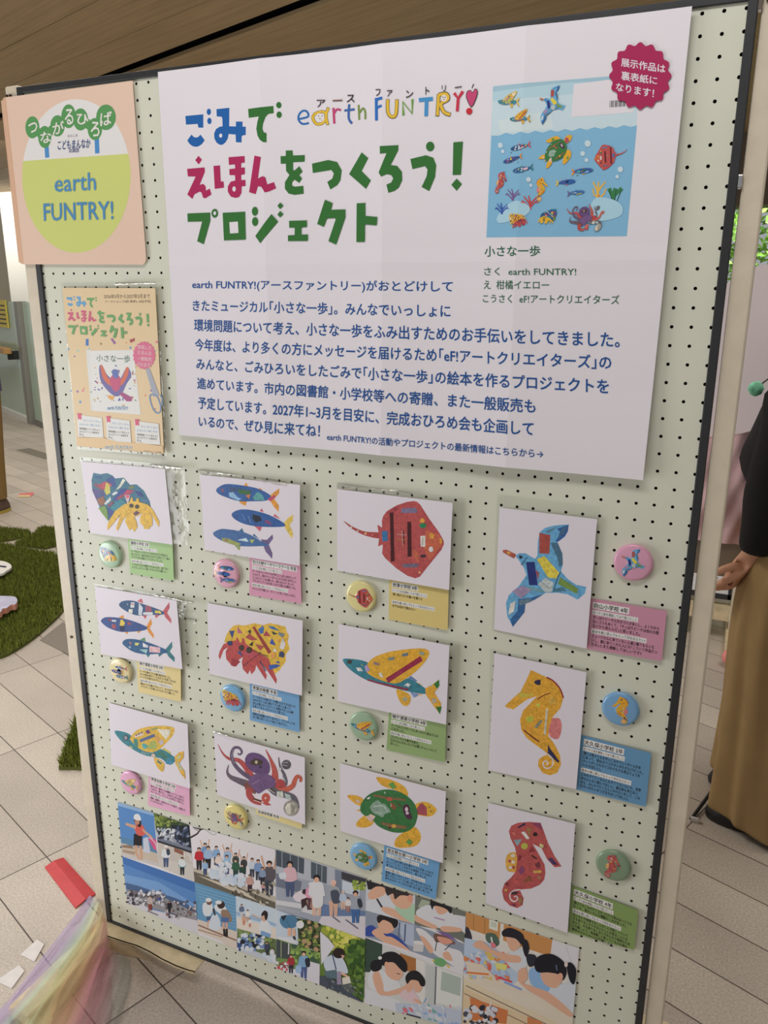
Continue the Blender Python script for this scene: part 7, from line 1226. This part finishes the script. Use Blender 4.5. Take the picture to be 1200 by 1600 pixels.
hand(J, Bn, 'A_', J['A_wrist'][0], (0, -.1, -1), (-.1, -1, 0), (-1, 0, 0), 1, .4); hand(J, Bn, 'B_', J['B_wrist'][0], (0, -.1, -1), (.1, -1, 0), (1, 0, 0), 1, .4)
skin_body('body', J, Bn, SK, pl)
KB = mat('brown_chino', (146, 116, 66), .85, noise=.08, nscale=12)
for x0_, x1_, y0_, y1_ in ((-3.40, -3.392, 2.66, 2.65), (-3.56, -3.61, 2.70, 2.72)):
    MB().loft([(x1_, y1_, .10, .066, .07), (x1_, y1_, .14, .070, .074), (x1_, y1_, .30, .076, .08), (x1_ + .004, y1_, .48, .082, .088), (x0_, y0_, .7, .098, .105), (x0_ - .01, y0_, .90, .11, .12)], 20, False).build('trouser_leg', KB, pl, smooth=True, subsurf=1)
    s_ = MB(); s_.loft([(x1_ + .012, y1_ - .035, .0, .05, .125), (x1_ + .012, y1_ - .035, .022, .052, .13)], 22); so = s_.build('shoe_sole', mat('yellow_sole', (196, 176, 84), .6), pl)
    MB().loft([(x1_ + .012, y1_ - .035, .022, .05, .125), (x1_ + .01, y1_ - .03, .05, .047, .118), (x1_ + .005, y1_ - .01, .08, .042, .085), (x1_, y1_, .11, .04, .055)], 22).build('shoe', mat('brown_shoe', (104, 82, 70), .6), pl, smooth=True)
MB().loft([(-3.47, 2.68, .84, .17, .13), (-3.47, 2.68, 1.1, .165, .125), (-3.47, 2.68, 1.32, .175, .12), (-3.47, 2.68, 1.42, .12, .09), (-3.47, 2.68, 1.48, .062, .06)], 24, False).build('jacket', mat('violet_grey', (92, 88, 118), .8), pl, smooth=True, subsurf=1)
for pts in ([(-3.31, 2.66, 1.38), (-3.27, 2.66, 1.12), (-3.285, 2.61, .9)], [(-3.63, 2.70, 1.38), (-3.68, 2.70, 1.12), (-3.68, 2.63, .9)]):
    MB().tube(pts, [.07, .06, .045], 14).build('sleeve', mat('violet_grey', (92, 88, 118), .8), pl, smooth=True, subsurf=1)
head(pl, (-3.46, 2.65, 1.60), (.3, -1, 0), (40, 34, 30))
# ---- outdoors beyond the hall on the right
hb = MB().box((-1.5, 6.7, 2.22), (9, 7.0, 2.82)).build('beam', mat('brown_beam', (112, 100, 84), .7)); struct(hb, 'brown beam above the opening to the garden')
bs = thing('garden_bush', (1.2, 8.4, 0), 'bright green leafy bush outside beyond the opening', 'bush')
rn = random.Random(5); b = MB()
for i in range(5200):
    t, u = rn.uniform(0, 6.28), rn.uniform(-1, 1); r = (1 - u * u) ** .5; k = rn.uniform(.75, 1.08)
    c = Vector((1.2 + 1.5 * k * r * math.cos(t), 8.4 + .8 * k * r * math.sin(t), 1.75 + 1.3 * k * u)); a = Vector((rn.uniform(-1, 1), rn.uniform(-1, 1), rn.uniform(-1, 1))).normalized(); e = a.orthogonal().normalized(); s = rn.uniform(.04, .08)
    b.quad(c - a * s, c + e * s * .5, c + a * s, c - e * s * .5)
b.build('foliage', mat('leaf_green', (128, 176, 76), .6, noise=.35, nscale=9), bs)
for dx in (-.3, .1, .4): MB().tube([(1.2 + dx, 8.4, 0), (1.2 + dx * 1.4, 8.4, 1.2)], [.05, .03], 8).build('stem', M['hard'], bs)
pl.location.x -= .045
